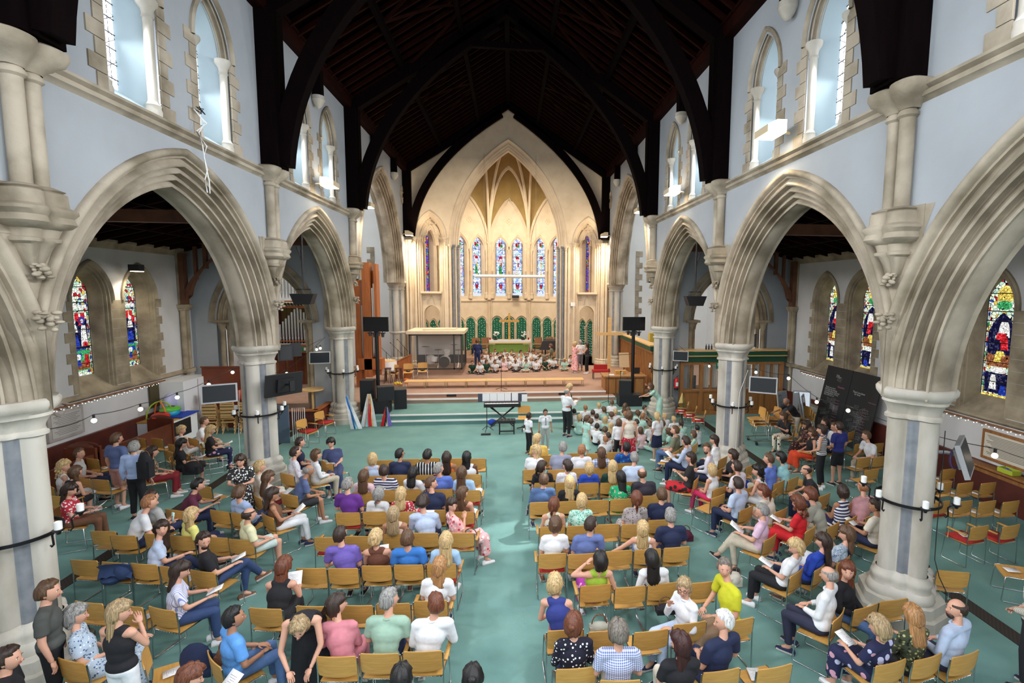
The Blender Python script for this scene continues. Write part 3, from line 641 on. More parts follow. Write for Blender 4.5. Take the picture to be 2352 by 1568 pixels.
FIGB = [('a', 'k', 0, 4.35, .36, .52), ('r', 'n', 0, 3.62, .34, .12), ('o', 'k', 0, 2.8, .34, .17), ('p', 'o', -.22, 4.0, .06, .12), ('o', 'o', .2, 4.32, .06, .07), ('o', 'o', -.22, 3.66, .05, .06), ('o', 'o', .1, 3.66, .05, .06), ('o', 't', 0, 5.15, .24, .26), ('o', 'k', 0, 5.18, .13, .14), ('o', 'y', 0, 5.2, .07, .09), ('a', 'k', 0, 4.55, .28, .28), ('r', 'y', 0, 4.5, .28, .02), ('o', 'y', -.02, 4.42, .11, .11), ('o', 'w', -.02, 4.40, .07, .07), ('p', 'r', -.05, 3.98, .2, .38), ('p', 'w', -.08, 4.2, .13, .14), ('p', 'w', .2, 4.0, .1, .3), ('p', 'w', -.2, 3.72, .12, .16), ('r', 'w', .1, 3.68, .2, .1),
        ('p', 'b', -.2, 3.42, .1, .2), ('p', 't', .12, 3.4, .12, .2), ('o', 't', 0, 3.1, .26, .14), ('o', 'k', 0, 3.1, .12, .06), ('r', 'k', 0, 2.93, .4, .015), ('p', 'b', .02, 2.445, .12, .12), ('p', 'o', -.15, 2.445, .1, .1), ('p', 'o', .16, 2.445, .09, .1), ('r', 'y', 0, 2.6, .4, .025)]
FIGC = [('a', 'k', 0, 4.1, .36, .62), ('r', 'n', 0, 3.5, .34, .16), ('r', 'k', 0, 2.92, .36, .26), ('o', 'o', .06, 4.36, .05, .06), ('p', 't', -.12, 3.9, .08, .26), ('a', 'y', 0, 5.2, .2, .2), ('o', 'g', 0, 4.9, .2, .12), ('o', 'k', 0, 4.62, .09, .08), ('p', 'w', .05, 4.3, .16, .2), ('p', 'r', 0, 4.0, .2, .22), ('o', 'w', .06, 4.35, .07, .07), ('p', 'k', -.1, 3.85, .12, .2), ('p', 'y', .0, 3.6, .16, .16), ('p', 'n', .1, 3.5, .08, .14), ('o', 'w', 0, 3.25, .22, .08), ('p', 'k', .15, 2.95, .1, .22), ('p', 'w', -.12, 2.95, .1, .2), ('p', 'b', .15, 2.75, .1, .14), ('r', 'y', 0, 2.6, .4, .03)]
for s, side in ((-1, 'outer_left'), (1, 'outer_right')):
    def TA(y, v, z, s=s): return (s*(WX+v), y, z)
    aw = MB(); mids = []
    for k in (0, 1, 2):
        for d in (-.95, .95): mids.append(KY[k]+B/2+d)
    ops = [(q, .68, 1.1, 4.85, 2.15) for q in mids]
    panel(aw, 0, 20.4, 0, 6.62, ops, TA, 0, step=.4)
    wl = aw.obj('wall_'+side, PLASTW, kind='structure', label='white aisle wall with paired stained glass windows')
    g = MB(); 
    for q in mids: arch_sweep(g, q, .68, 1.1, 4.85, 2.15, [(-.02, -.02), (.02, -.02), (.04, .03), (.08, .03), (.10, .10), (.14, .10), (.16, .2), (.24, .45)], TA, 12)
    for q in mids: g.add([TA(q-.68, 0, 2.15), TA(q+.68, 0, 2.15), TA(q+.44, .45, 2.6), TA(q-.44, .45, 2.6)], [(0, 1, 2, 3)])
    g.obj('window_reveal', STONEA, wl, sharp=50)
    g = MB()
    for q in mids: arch_sweep(g, q, .80, 1.22, 4.85, 4.8, [(0, 0), (0, -.06), (.04, -.09), (.09, -.05), (.12, 0)], TA, 12)
    g.obj('hood_mould', STONEA, wl)
    for q in mids:
        for e in (-1, 1):
            for i in range(9):
                z = 2.2+.29*i; w = .30 if (i+(e > 0)) % 2 else .16
                if e*(q-(KY[0]+B/2)) and abs(e) and ((mids.index(q) % 2 == 0 and e > 0) or (mids.index(q) % 2 == 1 and e < 0)): w = .27
                g2 = ('q', round(w, 2)); 
                if g2 not in QM:
                    gg = MB(); gg.box((0, 0, 0), (.03, w, .28)); QM[g2] = gg.mesh('stone', STONEA, 30)
                link('stone', QM[g2], wl, loc=TA(q+e*(.68+w/2), .0, z+.14))
    for n_, q in enumerate(mids):
        wn += 1
        o = empty('window_%d' % wn, TA(q, .45, 2.6), kind='structure', label='tall stained glass lancet with figures in a stone surround')
        figs = FIGA if s < 0 else (FIGB if n_ in (0, 1, 2) else FIGC)
        if n_ % 2: figs = [(a, b, -x, z, sx, sz) for a, b, x, z, sx, sz in figs]
        lancet(o, lambda a, v, z, q=q, TA=TA: TA(q+a, v, z), .43, 1.05, 4.95, 2.6, G_WH, figs, [3.45, 2.95, 4.5, 3.95, 4.75, 5.2], v=.44, loc0=TA(q, .45, 2.6))
    # sill course, respond shafts, cornice
    g = MB(); g.grid([[TA(y, v, z) for v, z in ((0, 2.0), (-.05, 2.02), (-.10, 2.07), (-.10, 2.12), (0, 2.18))] for y in (0, 20.3)])
    g.grid([[TA(y, v, z) for v, z in ((0, 6.35), (-.06, 6.38), (-.10, 6.5), (-.16, 6.55), (-.16, 6.62))] for y in (0, 20.3)])
    g.obj('sill_course', STONEA, wl)
    for k in (0, 1, 2, 3):
        y = KY[k]-(.25 if k == 3 else 0)
        g = MB()
        for d in (-.1, .1): g.lathe([(.09, 2.2), (.09, 4.4)], c=TA(y+d, -.1, 0)[:2], seg=10)
        g.box(TA(y, -.1, 4.52), (.34, .50, .12)); g.box(TA(y, -.1, 4.42), (.26, .42, .1)); g.box(TA(y, -.08, 2.12), (.3, .5, .14)); g.lathe([(.07, 0.9), (.07, 2.05)], c=TA(y, -.08, 0)[:2], seg=10)
        g.box(TA(y, -.03, 5.6), (.08, .34, 2.0)); g.obj('respond_shaft', STONEA, wl)
        g = MB(); g.box(TA(y, -.12, 5.5), (.22, .26, 1.9)); pts = bezier((-.22, 4.75), (-.45, 6.0), (-2.1, 6.85), 10)
        R = [[TA(y-.1, a-.16, b+.16), TA(y+.1, a-.16, b+.16), TA(y+.1, a+.16, b-.16), TA(y-.1, a+.16, b-.16)] for a, b in pts]; g.grid(R, close=True)
        g.box(TA(y, -.95, 6.35), (.12, .14, .9)); g.box(TA(y, -.6, 6.1), (.1, .12, 1.2)); g.box(TA(y, -2.6, 6.95), (5.1, .22, .3)); g.obj('aisle_brace', mat('brace_wood', (.17, .065, .03), .5, col2=(.10, .035, .015), scale=3), wl)
    # lean-to ceiling
    g = MB(); g.add([TA(0, .1, 6.62), TA(20.4, .1, 6.62), TA(20.4, -5.1, 7.9), TA(0, -5.1, 7.9)], [(0, 1, 2, 3)])
    c2 = g.obj('ceiling_aisle', ROOFW, kind='structure', label='dark sloping aisle roof')
    me = MB().box((0, 0, 0), (5.3, .1, .14)).mesh('rafter', REDW, 30)
    for i in range(26):
        o = link('rafter', me, c2, loc=TA(.5+.78*i, -2.5, 7.18)); o.rotation_euler = (0, s*math.atan(.246), 0)
    for f in (.3, .6): MB().box(TA(10, -5*f, 6.58+1.25*f), (.14, 20, .2)).obj('purlin', REDW, c2)
    # aisle end wall with its arch (to the transept)
    def TE(x, v, z, s=s): return (s*x, 20.35+v, z)
    g = MB(); e_ = [(9.35, 1.75, 2.5, 3.9, 0)]
    zt = lambda x: 6.62+.25*(12-x)
    panel(g, 6.7, 12.1, 0, 0, e_, TE, 0, zf=zt); panel(g, 6.7, 12.1, 0, 0, e_, TE, .6, zf=zt)
    ew = g.obj('wall_end_'+('left' if s < 0 else 'right'), PLAST, kind='structure', label='pale end wall of the aisle with a pointed arch')
    g = MB(); arch_sweep(g, 9.35, 1.80, 2.55, 3.9, 3.9, [(0, 0), (-.2, -.01), (-.2, -.03), (0, -.04)]+roll_profile(0, -.02, .34, .3, 3, .035)+[(.36, .6)], TE, 16)
    for e in (-1, 1):
        for d in (0, .17): g.lathe([(.13, 0), (.13, .4), (.085, .5), (.085, 3.55), (.11, 3.6), (.13, 3.75), (.18, 3.85), (.18, 3.9)], c=TE(9.35+e*(1.62-d), .12+d, 0)[:2], seg=10)
        g.box(TE(9.35+e*1.58, .2, 3.93), (.6, .6, .1))
    g.obj('end_arch', STONEA, ew, sharp=50)
    # transept: far wall, side wall, roof
    g = MB(); g.box((s*12.6, 25.4, 6.0), (.3, 10.5, 12)); g.box((s*9.7, 30.55, 6.0), (6.0, .3, 12)); g.box((s*9.5, 20.75, 9.9), (5.2, .2, 4.6))
    tw = g.obj('wall_transept_'+('left' if s < 0 else 'right'), mat('plaster_cool', (.72, .74, .74), .9, col2=(.67, .69, .70), scale=1), kind='structure', label='white transept wall')
    me = [MB().box((0, 0, 0), (w, .05, .33)).mesh('stone', STONE, 30) for w in (.22, .42)]
    for i in range(12): link('stone', me[i % 2], tw, loc=(s*(7.9+(.1 if i % 2 else 0)), 30.38, 3.6+.35*i))
    MB().box((s*9.7, 25.4, 12.1), (6.4, 10.6, .15)).obj('ceiling_transept', mat('transept_ceiling', (.55, .5, .4), .9), kind='structure', label='transept ceiling')
# dado of mahogany under the sill on both aisle walls
for s in (-1, 1):
    d = MB(); d.box((s*11.9, 10.4, .5), (.1, 20.4, 1.0)); d.obj('baseboard_'+('left' if s < 0 else 'right'), MAHOG, kind='structure', label='dark red panelled dado along the aisle wall')
# x, y, facing (degrees clockwise from the altar), flags, occupied
CHAIRS = [
(-10.57,15.65,25,'',0),(-10.05,15.56,25,'',0),(-9.00,15.46,30,'',1),(-8.42,15.31,30,'',0),(-8.38,14.08,35,'',0),(-8.93,14.31,35,'',0),
(-10.51,13.86,20,'',0),(-9.66,12.45,15,'',0),(-9.18,12.32,15,'',0),(-9.45,11.44,15,'r',1),(-6.59,11.71,25,'',0),(-5.06,12.29,30,'',1),
(-4.41,13.06,35,'',1),(-4.50,11.04,25,'',1),(-6.64,17.05,110,'r',0),(-6.47,18.15,110,'r',0),(-3.14,13.10,0,'',0),(-2.49,13.13,0,'',0),
(-1.99,13.17,0,'',0),(-1.39,13.08,0,'',0),(-0.79,13.02,0,'',0),(-3.11,12.00,3,'',1),(-2.55,12.02,3,'',1),(-1.95,11.97,3,'',1),
(-1.38,12.10,3,'',1),(-0.83,11.91,3,'',1),(-3.08,11.05,3,'',1),(-2.53,11.11,3,'',1),(-2.03,11.13,3,'',1),(-1.40,11.07,3,'',1),
(-0.79,10.96,3,'r',1),(-3.08,10.06,3,'r',1),(-2.57,10.06,3,'',1),(-1.98,10.01,3,'',1),(-1.42,10.03,3,'',1),(-0.85,9.90,3,'r',1),
(-3.11,9.08,5,'r',0),(-2.59,9.07,5,'',0),(-1.94,9.09,5,'',1),(-1.42,9.08,5,'',1),(-0.78,9.02,5,'a',1),(-3.01,8.08,5,'',0),
(-2.51,8.03,5,'',1),(-2.01,8.06,5,'',1),(-1.51,8.04,5,'',1),(-0.99,8.02,5,'r',1),(-2.60,7.09,8,'',0),(-2.02,7.05,6,'',0),
(-1.52,7.05,5,'',0),(-1.02,7.06,3,'r',1),(-1.96,6.07,5,'',1),(-1.46,6.07,5,'',1),(-0.96,6.06,3,'a',1),(-4.43,10.02,40,'',1),
(-7.18,9.68,8,'',0),(-6.71,9.48,8,'',1),(-6.15,9.48,10,'',0),(-5.66,9.36,12,'',1),(-5.04,9.26,12,'',0),(-4.55,9.13,12,'',1),
(-6.70,8.66,10,'',0),(-6.15,8.54,12,'',0),(-5.66,8.45,12,'',1),(-5.14,8.31,15,'',0),(-4.59,8.14,18,'',1),(-5.70,7.47,15,'',0),
(-5.08,7.34,18,'',0),(-4.58,7.22,20,'',1),(-4.99,6.30,20,'',1),(-3.22,7.10,10,'',1),(-5.54,10.36,20,'',0),(-5.07,10.20,20,'',1),
(-6.44,10.48,20,'',1),(-4.03,6.18,60,'',0),(0.98,13.13,0,'',1),(1.83,13.24,0,'',0),(2.37,13.19,0,'',0),(2.93,13.23,0,'',0),
(0.63,12.10,0,'',1),(1.23,12.05,0,'',1),(1.78,12.08,0,'',1),(2.33,12.11,0,'',1),(2.98,12.37,0,'',1),(0.86,11.25,0,'',1),
(1.35,11.21,0,'',1),(1.87,11.15,0,'',1),(2.37,11.12,0,'',1),(2.88,11.13,0,'',1),(0.72,10.20,0,'',1),(1.30,10.20,0,'',1),
(1.92,10.20,0,'',0),(2.42,10.21,0,'',1),(3.05,10.32,0,'',1),(0.87,9.12,0,'a',1),(1.37,9.10,0,'',1),(1.90,9.11,0,'',0),
(2.40,9.07,0,'',1),(2.95,9.20,0,'',1),(0.79,8.16,0,'r',1),(1.28,8.11,0,'',1),(1.91,8.15,-2,'',0),(2.41,8.15,-2,'',1),
(2.92,8.17,-3,'',1),(1.35,7.21,-2,'a',1),(1.86,7.12,-2,'',0),(2.36,7.16,-3,'',1),(2.97,7.13,-4,'',0),(0.79,6.28,-2,'',1),
(1.31,6.21,-3,'',0),(1.89,6.15,-4,'',0),(2.44,6.25,-5,'',1),(3.10,6.25,-8,'',1),(2.51,5.41,-5,'',1),(4.41,13.08,-45,'',0),
(5.54,12.50,-40,'',1),(4.24,11.11,-55,'',1),(5.03,11.64,-35,'',1),(5.53,11.71,-35,'',1),(6.00,11.89,-35,'',0),(4.41,10.14,-30,'',0),
(5.24,10.49,-30,'',1),(5.20,13.69,-50,'',0),(6.16,10.79,-30,'',1),(6.62,10.98,-30,'',1),(7.27,11.40,-35,'',0),(6.77,10.01,-28,'',1),
(9.00,14.99,-60,'',1),(9.42,15.35,-60,'',0),(10.69,14.56,-30,'',0),(8.62,13.17,-40,'r',1),(9.40,12.21,-12,'',0),(9.90,12.27,-12,'',1),
(8.97,11.37,-12,'s',0),(10.69,13.35,-12,'',0),(10.19,13.39,-12,'',0),(10.96,11.24,-8,'',0),(10.07,10.43,-8,'',0),(10.57,10.38,-8,'',0),
(11.11,10.33,-8,'',0),(9.11,9.48,-8,'r',0),(9.61,9.45,-8,'',0),(10.11,9.40,-8,'',0),(10.61,9.35,-8,'',0),(8.87,8.38,-10,'r',0),
(9.51,8.36,-10,'r',0),(7.13,7.03,15,'',0),(8.69,7.23,-60,'',0),(5.40,9.37,-30,'',1),(5.51,8.56,-35,'',1),(6.07,8.69,-30,'',1),
(6.59,8.91,-28,'',1),(7.09,8.99,-25,'',1),(4.58,8.31,-35,'',1),(4.43,7.22,-35,'',1),(4.91,7.34,-35,'',1),(5.43,7.51,-30,'',1),
(4.40,6.17,-38,'',1),(4.99,6.34,-15,'',1),(5.54,6.45,-5,'',0),(4.56,5.33,-10,'',1),(5.07,5.37,-12,'',1),(5.57,5.37,-12,'',1),
(3.15,5.40,-8,'',0),(-10.17,12.80,60,'',1),(-9.87,12.00,40,'',1),(-9.49,13.53,-20,'',1),(-8.60,12.87,60,'',1),(-9.18,14.90,20,'',1),
(-8.38,13.58,60,'',1),(-8.30,14.71,60,'',1),(-8.58,10.53,70,'',1),(-6.62,9.98,30,'',1),(-5.32,13.27,60,'',1),(-4.57,12.32,55,'',1),
(-5.52,11.59,60,'',1),(-5.06,10.97,45,'',1),(4.73,13.48,-55,'',1),(4.68,12.44,-50,'',1),(4.64,10.59,-30,'',1),(5.68,10.26,-40,'',1),
(4.74,9.52,-30,'',1),(8.98,13.91,-90,'',1),(9.61,13.49,-90,'',1),(9.63,13.99,-80,'',1),(6.85,8.29,-30,'',1),(-5.26,5.61,60,'',1),
(-3.18,5.17,20,'',1),(-3.23,6.10,45,'',1),(-1.03,4.96,0,'',1),(-0.30,4.91,0,'',1),(0.85,5.61,0,'',1),(1.35,5.38,5,'',1),
(2.02,5.17,0,'',1),(2.50,30.08,-70,'z',1),]
# x, y, floor z, pose, body facing, head facing, hair, skin, top, bottom, arms, label, chair index
PEOPLE = [
(-10.17,12.80,0.00,'s',60,100,'short:brown','l','ts:white','tr:navy','lap','person in white shirt leaning towards a curly-haired neighbour beside the aisle pews',163),
(-9.87,12.00,0.00,'s',40,90,'curly:blonde','l','tk:white','tr:white','lap','curly blonde person in white top beside the front column of the organ side',164),
(-9.30,11.78,0.00,'s',10,20,'long:brown','l','tk:black','sk:black','lap','long brown-haired person with black straps seated behind the standing pair',9),
(-9.10,12.42,0.00,'u',15,30,'short:brown','l','ts:slate','sh:rose','side','standing person in slate blue T-shirt and dusty pink shorts',-1),
(-9.49,13.53,0.00,'s',-20,150,'long:brown','l','ls:cream','tr:black','lap','brown-haired person facing back between two standing people',165),
(-8.24,11.73,0.00,'u',0,-10,'short:grey','l','ls:sky','tr:black','side','standing grey-haired person in pale blue shirt with black shoulder bag',-1),
(-8.60,12.87,0.00,'s',60,60,'long:darkbrown','l','ts:leopard','tr:crimson','lap','person in brown patterned top and crimson trousers with legs crossed',166),
(-9.18,14.90,0.00,'s',20,130,'bun:blonde','l','tk:white','tr:white','lap','blonde person in white sleeveless top looking back over a shoulder',167),
(-8.38,13.58,0.00,'s',60,60,'long:black','l','ts:black','sk:black','hold','long black-haired person in black holding a white programme',168),
(-9.00,15.67,0.00,'s',70,80,'short:brown','l','ts:white','tr:beige','lap','short-haired person in white T-shirt before the stacked folding chairs',2),
(-8.30,14.71,0.00,'s',60,60,'long:blonde','l','ts:black','tr:navyfl','hold','wavy blonde person in black top and navy floral trousers',169),
(-5.56,10.85,0.00,'u',165,170,'long:darkbrown','l','ts:zebra','dr:zebra','phone','standing person in black and white patterned dress with an olive headband',-1),
(-8.58,10.53,0.00,'s',70,90,'long:darkbrown','l','ts:redfl','tr:brown','hold','person in red floral top reading a sheet beside the candle ring',170),
(-6.12,10.54,0.00,'s',65,70,'short:black','l','ts:maroon','tr:navy','phone','black-haired person in maroon polo looking at a phone',72),
(-5.15,10.00,0.00,'s',30,20,'curlyshort:brown','l','ls:sky','tr:navy','lap','curly brown-haired person in sky blue shirt in front of the patterned dress',71),
(-6.64,9.87,0.00,'s',30,20,'short:darkbrown','l','ts:grey','tr:navy','lap','short dark-haired person in light grey T-shirt',171),
(-6.42,9.71,0.00,'s',50,60,'short:ginger','l','ts:white','tr:navy','lap','ginger-haired person in white T-shirt turned to the side',55),
(-5.32,13.27,0.00,'s',60,75,'short:darkbrown','l','ts:navy','tr:navy','lap','dark-haired person in navy T-shirt beside the smiling person in a navy dress',172),
(-4.70,13.37,0.00,'s',165,175,'bun:black','l','ts:navyd','dr:navyd','hold','smiling person in long navy button dress holding a white sheet',12),
(-5.06,12.36,0.00,'s',55,65,'short:darkbrown','l','ls:whitep','tr:beige','lap','bearded person in white dotted shirt with glasses',11),
(-4.57,12.32,0.00,'s',55,65,'bob:brown','l','ls:white','tr:beige','lap','person in white top with red sunglasses pushed up on brown bob',173),
(-4.17,11.33,0.00,'s',60,70,'bald:grey','t','ts:slate','sh:darkgrey','lap','bald person in slate blue polo leaning forward in dark shorts',13),
(-5.52,11.59,0.00,'s',60,70,'bun:blonde','l','ls:cream','tr:cream','lap','blonde person with a bun in cream cardigan',174),
(-5.06,10.97,0.00,'s',45,45,'long:brown','l','ts:white','tr:crimson','hold','long brown-haired person in white T-shirt and rust red skirt',175),
(-4.50,9.89,0.00,'s',60,65,'long:darkbrown','t','tk:brown','tr:white','hold','person in brown sleeveless top and white trousers holding a sheet',53),
(-3.18,10.19,0.00,'s',10,30,'short:grey','l','ts:purple','tr:navy','lap','grey-haired person in purple T-shirt',31),
(-3.17,11.92,0.00,'s',0,-5,'bob:blonde','l','tk:paleblue','sk:white','lap','blonde bobbed person in pale blue vest in the front row',21),
(-2.58,12.15,0.00,'s',0,45,'short:black','t','ls:navy','tr:navy','lap','black-haired person with glasses in navy hooded jacket',22),
(-1.88,11.89,0.00,'s',0,20,'short:black','t','ts:bstripe','tr:black','lap','person in black shirt with white stripes in the front row',23),
(-1.45,11.81,0.00,'s',0,0,'long:darkbrown','t','tk:orange','sk:white','lap','long dark-haired person in orange sleeveless top',24),
(-0.96,11.85,0.00,'s',0,5,'long:black','d','tk:white','tr:pink','lap','person with very long black hair in white top and pink trousers at the aisle',25),
(-3.05,10.79,0.00,'s',10,5,'long:brown','l','ts:pink','sk:white','lap','light-brown-haired person in pale pink top',26),
(-2.67,10.96,0.00,'s',10,-20,'short:darkbrown','l','ts:nstripe','tr:navy','lap','person in navy and white striped T-shirt',27),
(-2.02,10.74,0.00,'s',20,20,'long:black','l','ts:white','tr:navy','phone','black-haired person in loose white top leaning over a phone',28),
(-1.49,10.99,0.00,'s',0,50,'short:grey','l','ts:blue','tr:navy','lap','greying person in blue polo looking to one side',29),
(-1.01,10.78,0.00,'s',10,10,'long:brown','l','ts:skyf','sk:white','lap','person in light blue top with red sunglasses on brown hair',30),
(-1.51,10.13,0.00,'s',10,120,'short:brown','l','ts:navy','tr:navy','lap','person in navy polo turning round to look behind',34),
(-0.85,9.73,0.00,'s',10,50,'long:brown','l','tk:brown','sk:white','lap','long brown-haired person in thin brown straps',35),
(-2.46,9.76,0.00,'s',10,10,'pony:grey','l','ts:white','tr:beige','lap','person in white cap with grey ponytail and white T-shirt',32),
(-2.07,9.81,0.00,'s',5,0,'long:blonde','l','ts:redfl','sk:redfl','lap','long blonde person in red and white floral top',33),
(-1.53,9.17,0.00,'s',0,10,'curlyshort:darkbrown','l','ls:paleblue','tr:navy','hold','curly dark-haired person in pale blue shirt holding up a sheet',39),
(-1.03,9.17,0.00,'s',60,150,'bun:darkbrown','l','ts:pinkfl','dr:pinkfl','chin','person in long pink floral dress turned round with sunglasses on her bun',40),
(0.66,15.45,0.00,'k',60,70,'short:black','d','ts:white','tr:black','side','standing child in white shirt and black trousers facing the seated children',-1),
(1.22,15.92,0.00,'k',175,175,'short:black','t','ts:white','tr:grey','side','standing child in white shirt with striped tie and grey trousers',-1),
(2.06,17.23,0.00,'u',50,60,'bald:grey','l','ls:white','tr:black','hold','standing bald person in white shirt and black trousers',-1),
(2.26,18.23,0.00,'u',90,95,'bob:blonde','l','tk:dgreen','dr:dgreen','hold','standing blonde person in dark green dress holding a violin',-1),
(5.53,18.97,0.00,'u',-80,-90,'curly:brown','l','ts:mint','dr:mint','reach','standing curly-haired person in long mint dress bending to the children',-1),
(3.54,13.95,0.00,'u',0,10,'bun:brown','l','tk:cream','dr:redpolka','side','standing person in cream blouse and long red dotted skirt',-1),
(4.56,14.53,0.00,'j',-25,-20,'pony:blonde','l','ts:white','sk:navy','side','walking child with blonde ponytail in white shirt and navy skirt',-1),
(2.44,14.97,0.00,'k',60,70,'pony:brown','l','ts:mint','dr:mint','side','standing child in mint dress with a red hair tie',-1),
(3.34,14.44,0.00,'k',10,0,'bob:brown','l','ls:white','tr:black','side','standing child with brown bob in white shirt and black trousers',-1),
(0.81,13.16,0.00,'s',10,60,'long:blonde','l','ts:yellow','dr:yellow','lap','blonde person in yellow frilled top at the aisle end of the front row',74),
(0.73,12.13,0.00,'s',10,-100,'long:blonde','l','ts:white','tr:navy','lap','blonde person with sunglasses on her head looking towards the aisle',78),
(1.40,12.20,0.00,'s',0,0,'short:grey','l','ts:greyb','tr:navy','lap','grey-haired person in grey-blue T-shirt in the front row',79),
(1.88,12.07,0.00,'s',0,30,'short:ginger','l','ts:white','tr:navy','lap','thin-haired ginger person in white T-shirt in the front row',80),
(2.34,11.69,0.00,'s',0,0,'long:brown','l','ts:plaid','sk:white','lap','long brown-haired person in white and blue checked top',81),
(3.03,12.15,0.00,'s',0,0,'short:black','l','ts:bluep','tr:navy','lap','black-haired person in bright blue patterned shirt',82),
(3.05,11.35,0.00,'s',0,0,'short:grey','l','ts:paleblue','tr:navy','lap','close-cropped person in pale blue T-shirt',87),
(0.79,10.94,0.00,'s',0,60,'pony:darkbrown','l','ts:black','tr:pink','lap','dark ponytailed person in black top at the aisle',83),
(1.39,11.07,0.00,'s',0,-50,'bun:darkbrown','l','ts:whitep','sk:white','lap','curly dark-haired person in white dotted T-shirt',84),
(1.89,10.81,0.00,'s',0,0,'bob:blonde','l','ts:royal','sk:white','lap','blonde bobbed person in royal blue top',85),
(2.42,10.90,0.00,'s',0,10,'long:blonde','l','ts:dgreen','sk:black','hold','long blonde person in dark green top',86),
(2.48,10.31,0.00,'s',0,-10,'long:black','l','ts:greenfl','sk:greenfl','hold','person with long black hair in green floral blouse',91),
(2.95,10.30,0.00,'s',0,10,'bald:brown','l','ts:charcoal','tr:black','lap','shaven-headed person in charcoal T-shirt',92),
(0.79,10.20,0.00,'s',0,0,'short:brown','l','ls:denim','tr:navy','lap','person in mid-blue shirt at the aisle',88),
(1.33,10.12,0.00,'s',0,0,'long:blonde','l','ts:black','tr:navy','lap','person with long blonde hair over a black top',89),
(0.91,9.04,0.00,'s',0,20,'pony:auburn','l','tk:jungle','dr:jungle','lap','auburn ponytailed person in colourful leaf print dress',93),
(1.46,9.17,0.00,'s',0,10,'bob:blonde','l','ts:greendot','dr:greendot','lap','blonde bobbed person in green spotted top',94),
(2.53,9.13,0.00,'s',0,10,'pony:auburn','l','ts:leopardg','dr:leopardg','lap','auburn ponytailed person in grey leopard print top',96),
(3.05,9.21,0.00,'s',0,0,'short:brown','l','ts:navy','tr:navy','lap','short-haired person in navy T-shirt at the outer end of a row',97),
(4.73,13.48,0.00,'s',-55,-80,'short:brown','l','ts:olive','tr:denim','lap','bearded person in olive T-shirt and jeans beside the seated children',176),
(4.68,12.44,0.00,'s',-50,-40,'short:darkbrown','l','ls:paleblue','tr:navy','hold','close-cropped person in pale blue shirt holding a sheet',177),
(5.04,12.08,0.00,'s',-60,-150,'short:brown','l','ls:whitel','tr:navy','lap','bearded person in pinkish white shirt looking back',116),
(5.59,12.76,0.00,'s',-50,-80,'long:darkbrown','l','ls:white','tr:navy','lap','dark-haired person in white blouse beside the second column',114),
(4.47,11.39,0.00,'s',-70,-80,'bob:darkbrown','l','ts:black','sk:redblk','clap','person in black top and red floral skirt with bare legs',115),
(5.54,11.34,0.00,'s',-60,-60,'bun:darkbrown','l','ts:black','tr:black','lap','dark-haired person in black top before the second column',117),
(4.63,10.57,0.00,'s',-30,-20,'bob:blonde','l','tk:white','tr:pinkh','lap','blonde bobbed person in white sleeveless top and bright pink trousers',178),
(5.17,10.49,0.00,'s',-35,-35,'short:darkbrown','l','ts:whitel','tr:navy','lap','dark-haired person in white shirt with glasses',120),
(5.58,10.31,0.00,'s',-40,-80,'curly:black','l','tk:white','sk:white','chin','person with long black wavy hair in white top',179),
(4.74,9.52,0.00,'s',-30,-20,'short:darkbrown','l','ts:paleblue','tr:navy','lap','dark-haired person in pale blue T-shirt with white trainers',180),
(5.09,9.28,0.00,'s',-30,-70,'pony:auburn','l','ts:cream','tr:cream','lap','auburn ponytailed person in cream top',147),
(6.19,10.96,0.00,'s',-35,-60,'short:brown','l','ls:blue','tr:beige','lap','person in blue shirt on the outer side of the fanned rows',122),
(6.64,11.20,0.00,'s',-40,-50,'bob:black','l','ts:aqua','tr:cream','lap','black bobbed person in aqua top',123),
(6.64,10.39,0.00,'s',-70,-80,'bald:darkbrown','l','ts:black','tr:navy','lap','balding person in black T-shirt with white print',125),
(9.40,15.82,0.00,'u',-90,-120,'bald:grey','t','ts:black','tr:beige','reach','white-bearded person in black T-shirt leaning over by the mirrors',-1),
(8.84,14.93,0.00,'s',-110,-80,'long:brown','l','ts:black','tr:zebra2','clap','person in black top and cream patterned trousers gesturing',126),
(8.98,13.91,0.00,'s',-90,-70,'curly:darkbrown','t','ts:darkfl','dr:darkfl','lap','dark-haired person in dark floral dress under the blackboards',181),
(8.70,13.15,0.00,'s',-80,-60,'curly:brown','l','tk:black','dr:orangered','lap','person with big curly brown hair and an orange skirt',129),
(8.28,12.04,0.00,'u',-40,-60,'bun:darkbrown','l','tk:bstripe2','tr:black','lap','standing person in striped vest and wide black trousers',-1),
(9.61,13.49,0.00,'s',-90,-90,'short:brown','l','ts:white','tr:navy','lap','brown-haired person with glasses behind the standing one in shorts',182),
(8.88,12.21,0.00,'u',-15,-20,'short:darkbrown','l','ts:royalnavy','sh:black','lap','standing person in navy blue T-shirt and black shorts',-1),
(9.86,12.62,0.00,'s',-90,-80,'short:brown','l','ts:white','tr:beige','lap','brown-haired person in white T-shirt near the blackboards',131),
(9.63,13.99,0.00,'s',-80,-80,'short:darkbrown','l','ls:denim','tr:navy','lap','dark-haired person in denim shirt against the blackboards',183),
(5.91,8.90,0.00,'s',-40,-50,'curlyshort:auburn','l','ts:stone','tr:beige','lap','curly auburn-haired person in stone grey polo leaning forward',149),
(5.53,8.63,0.00,'s',-40,-30,'curly:auburn','l','ts:red','dr:red','hold','auburn-haired person in bright red top',148),
(7.38,9.28,0.00,'s',-10,-10,'bald:ginger','l','ls:pinks','tr:navy','lap','bald person in pink shirt beside the candle ring',151),
(6.79,9.10,0.00,'s',-10,10,'bun:darkbrown','t','tk:nstripe','dr:nstripe','lap','dark-haired person in open-backed striped dress',150),
(6.85,8.29,0.00,'s',-30,-60,'short:darkbrown','t','ts:cream','tr:navy','hold','dark-haired person in cream shirt beside the column',184),
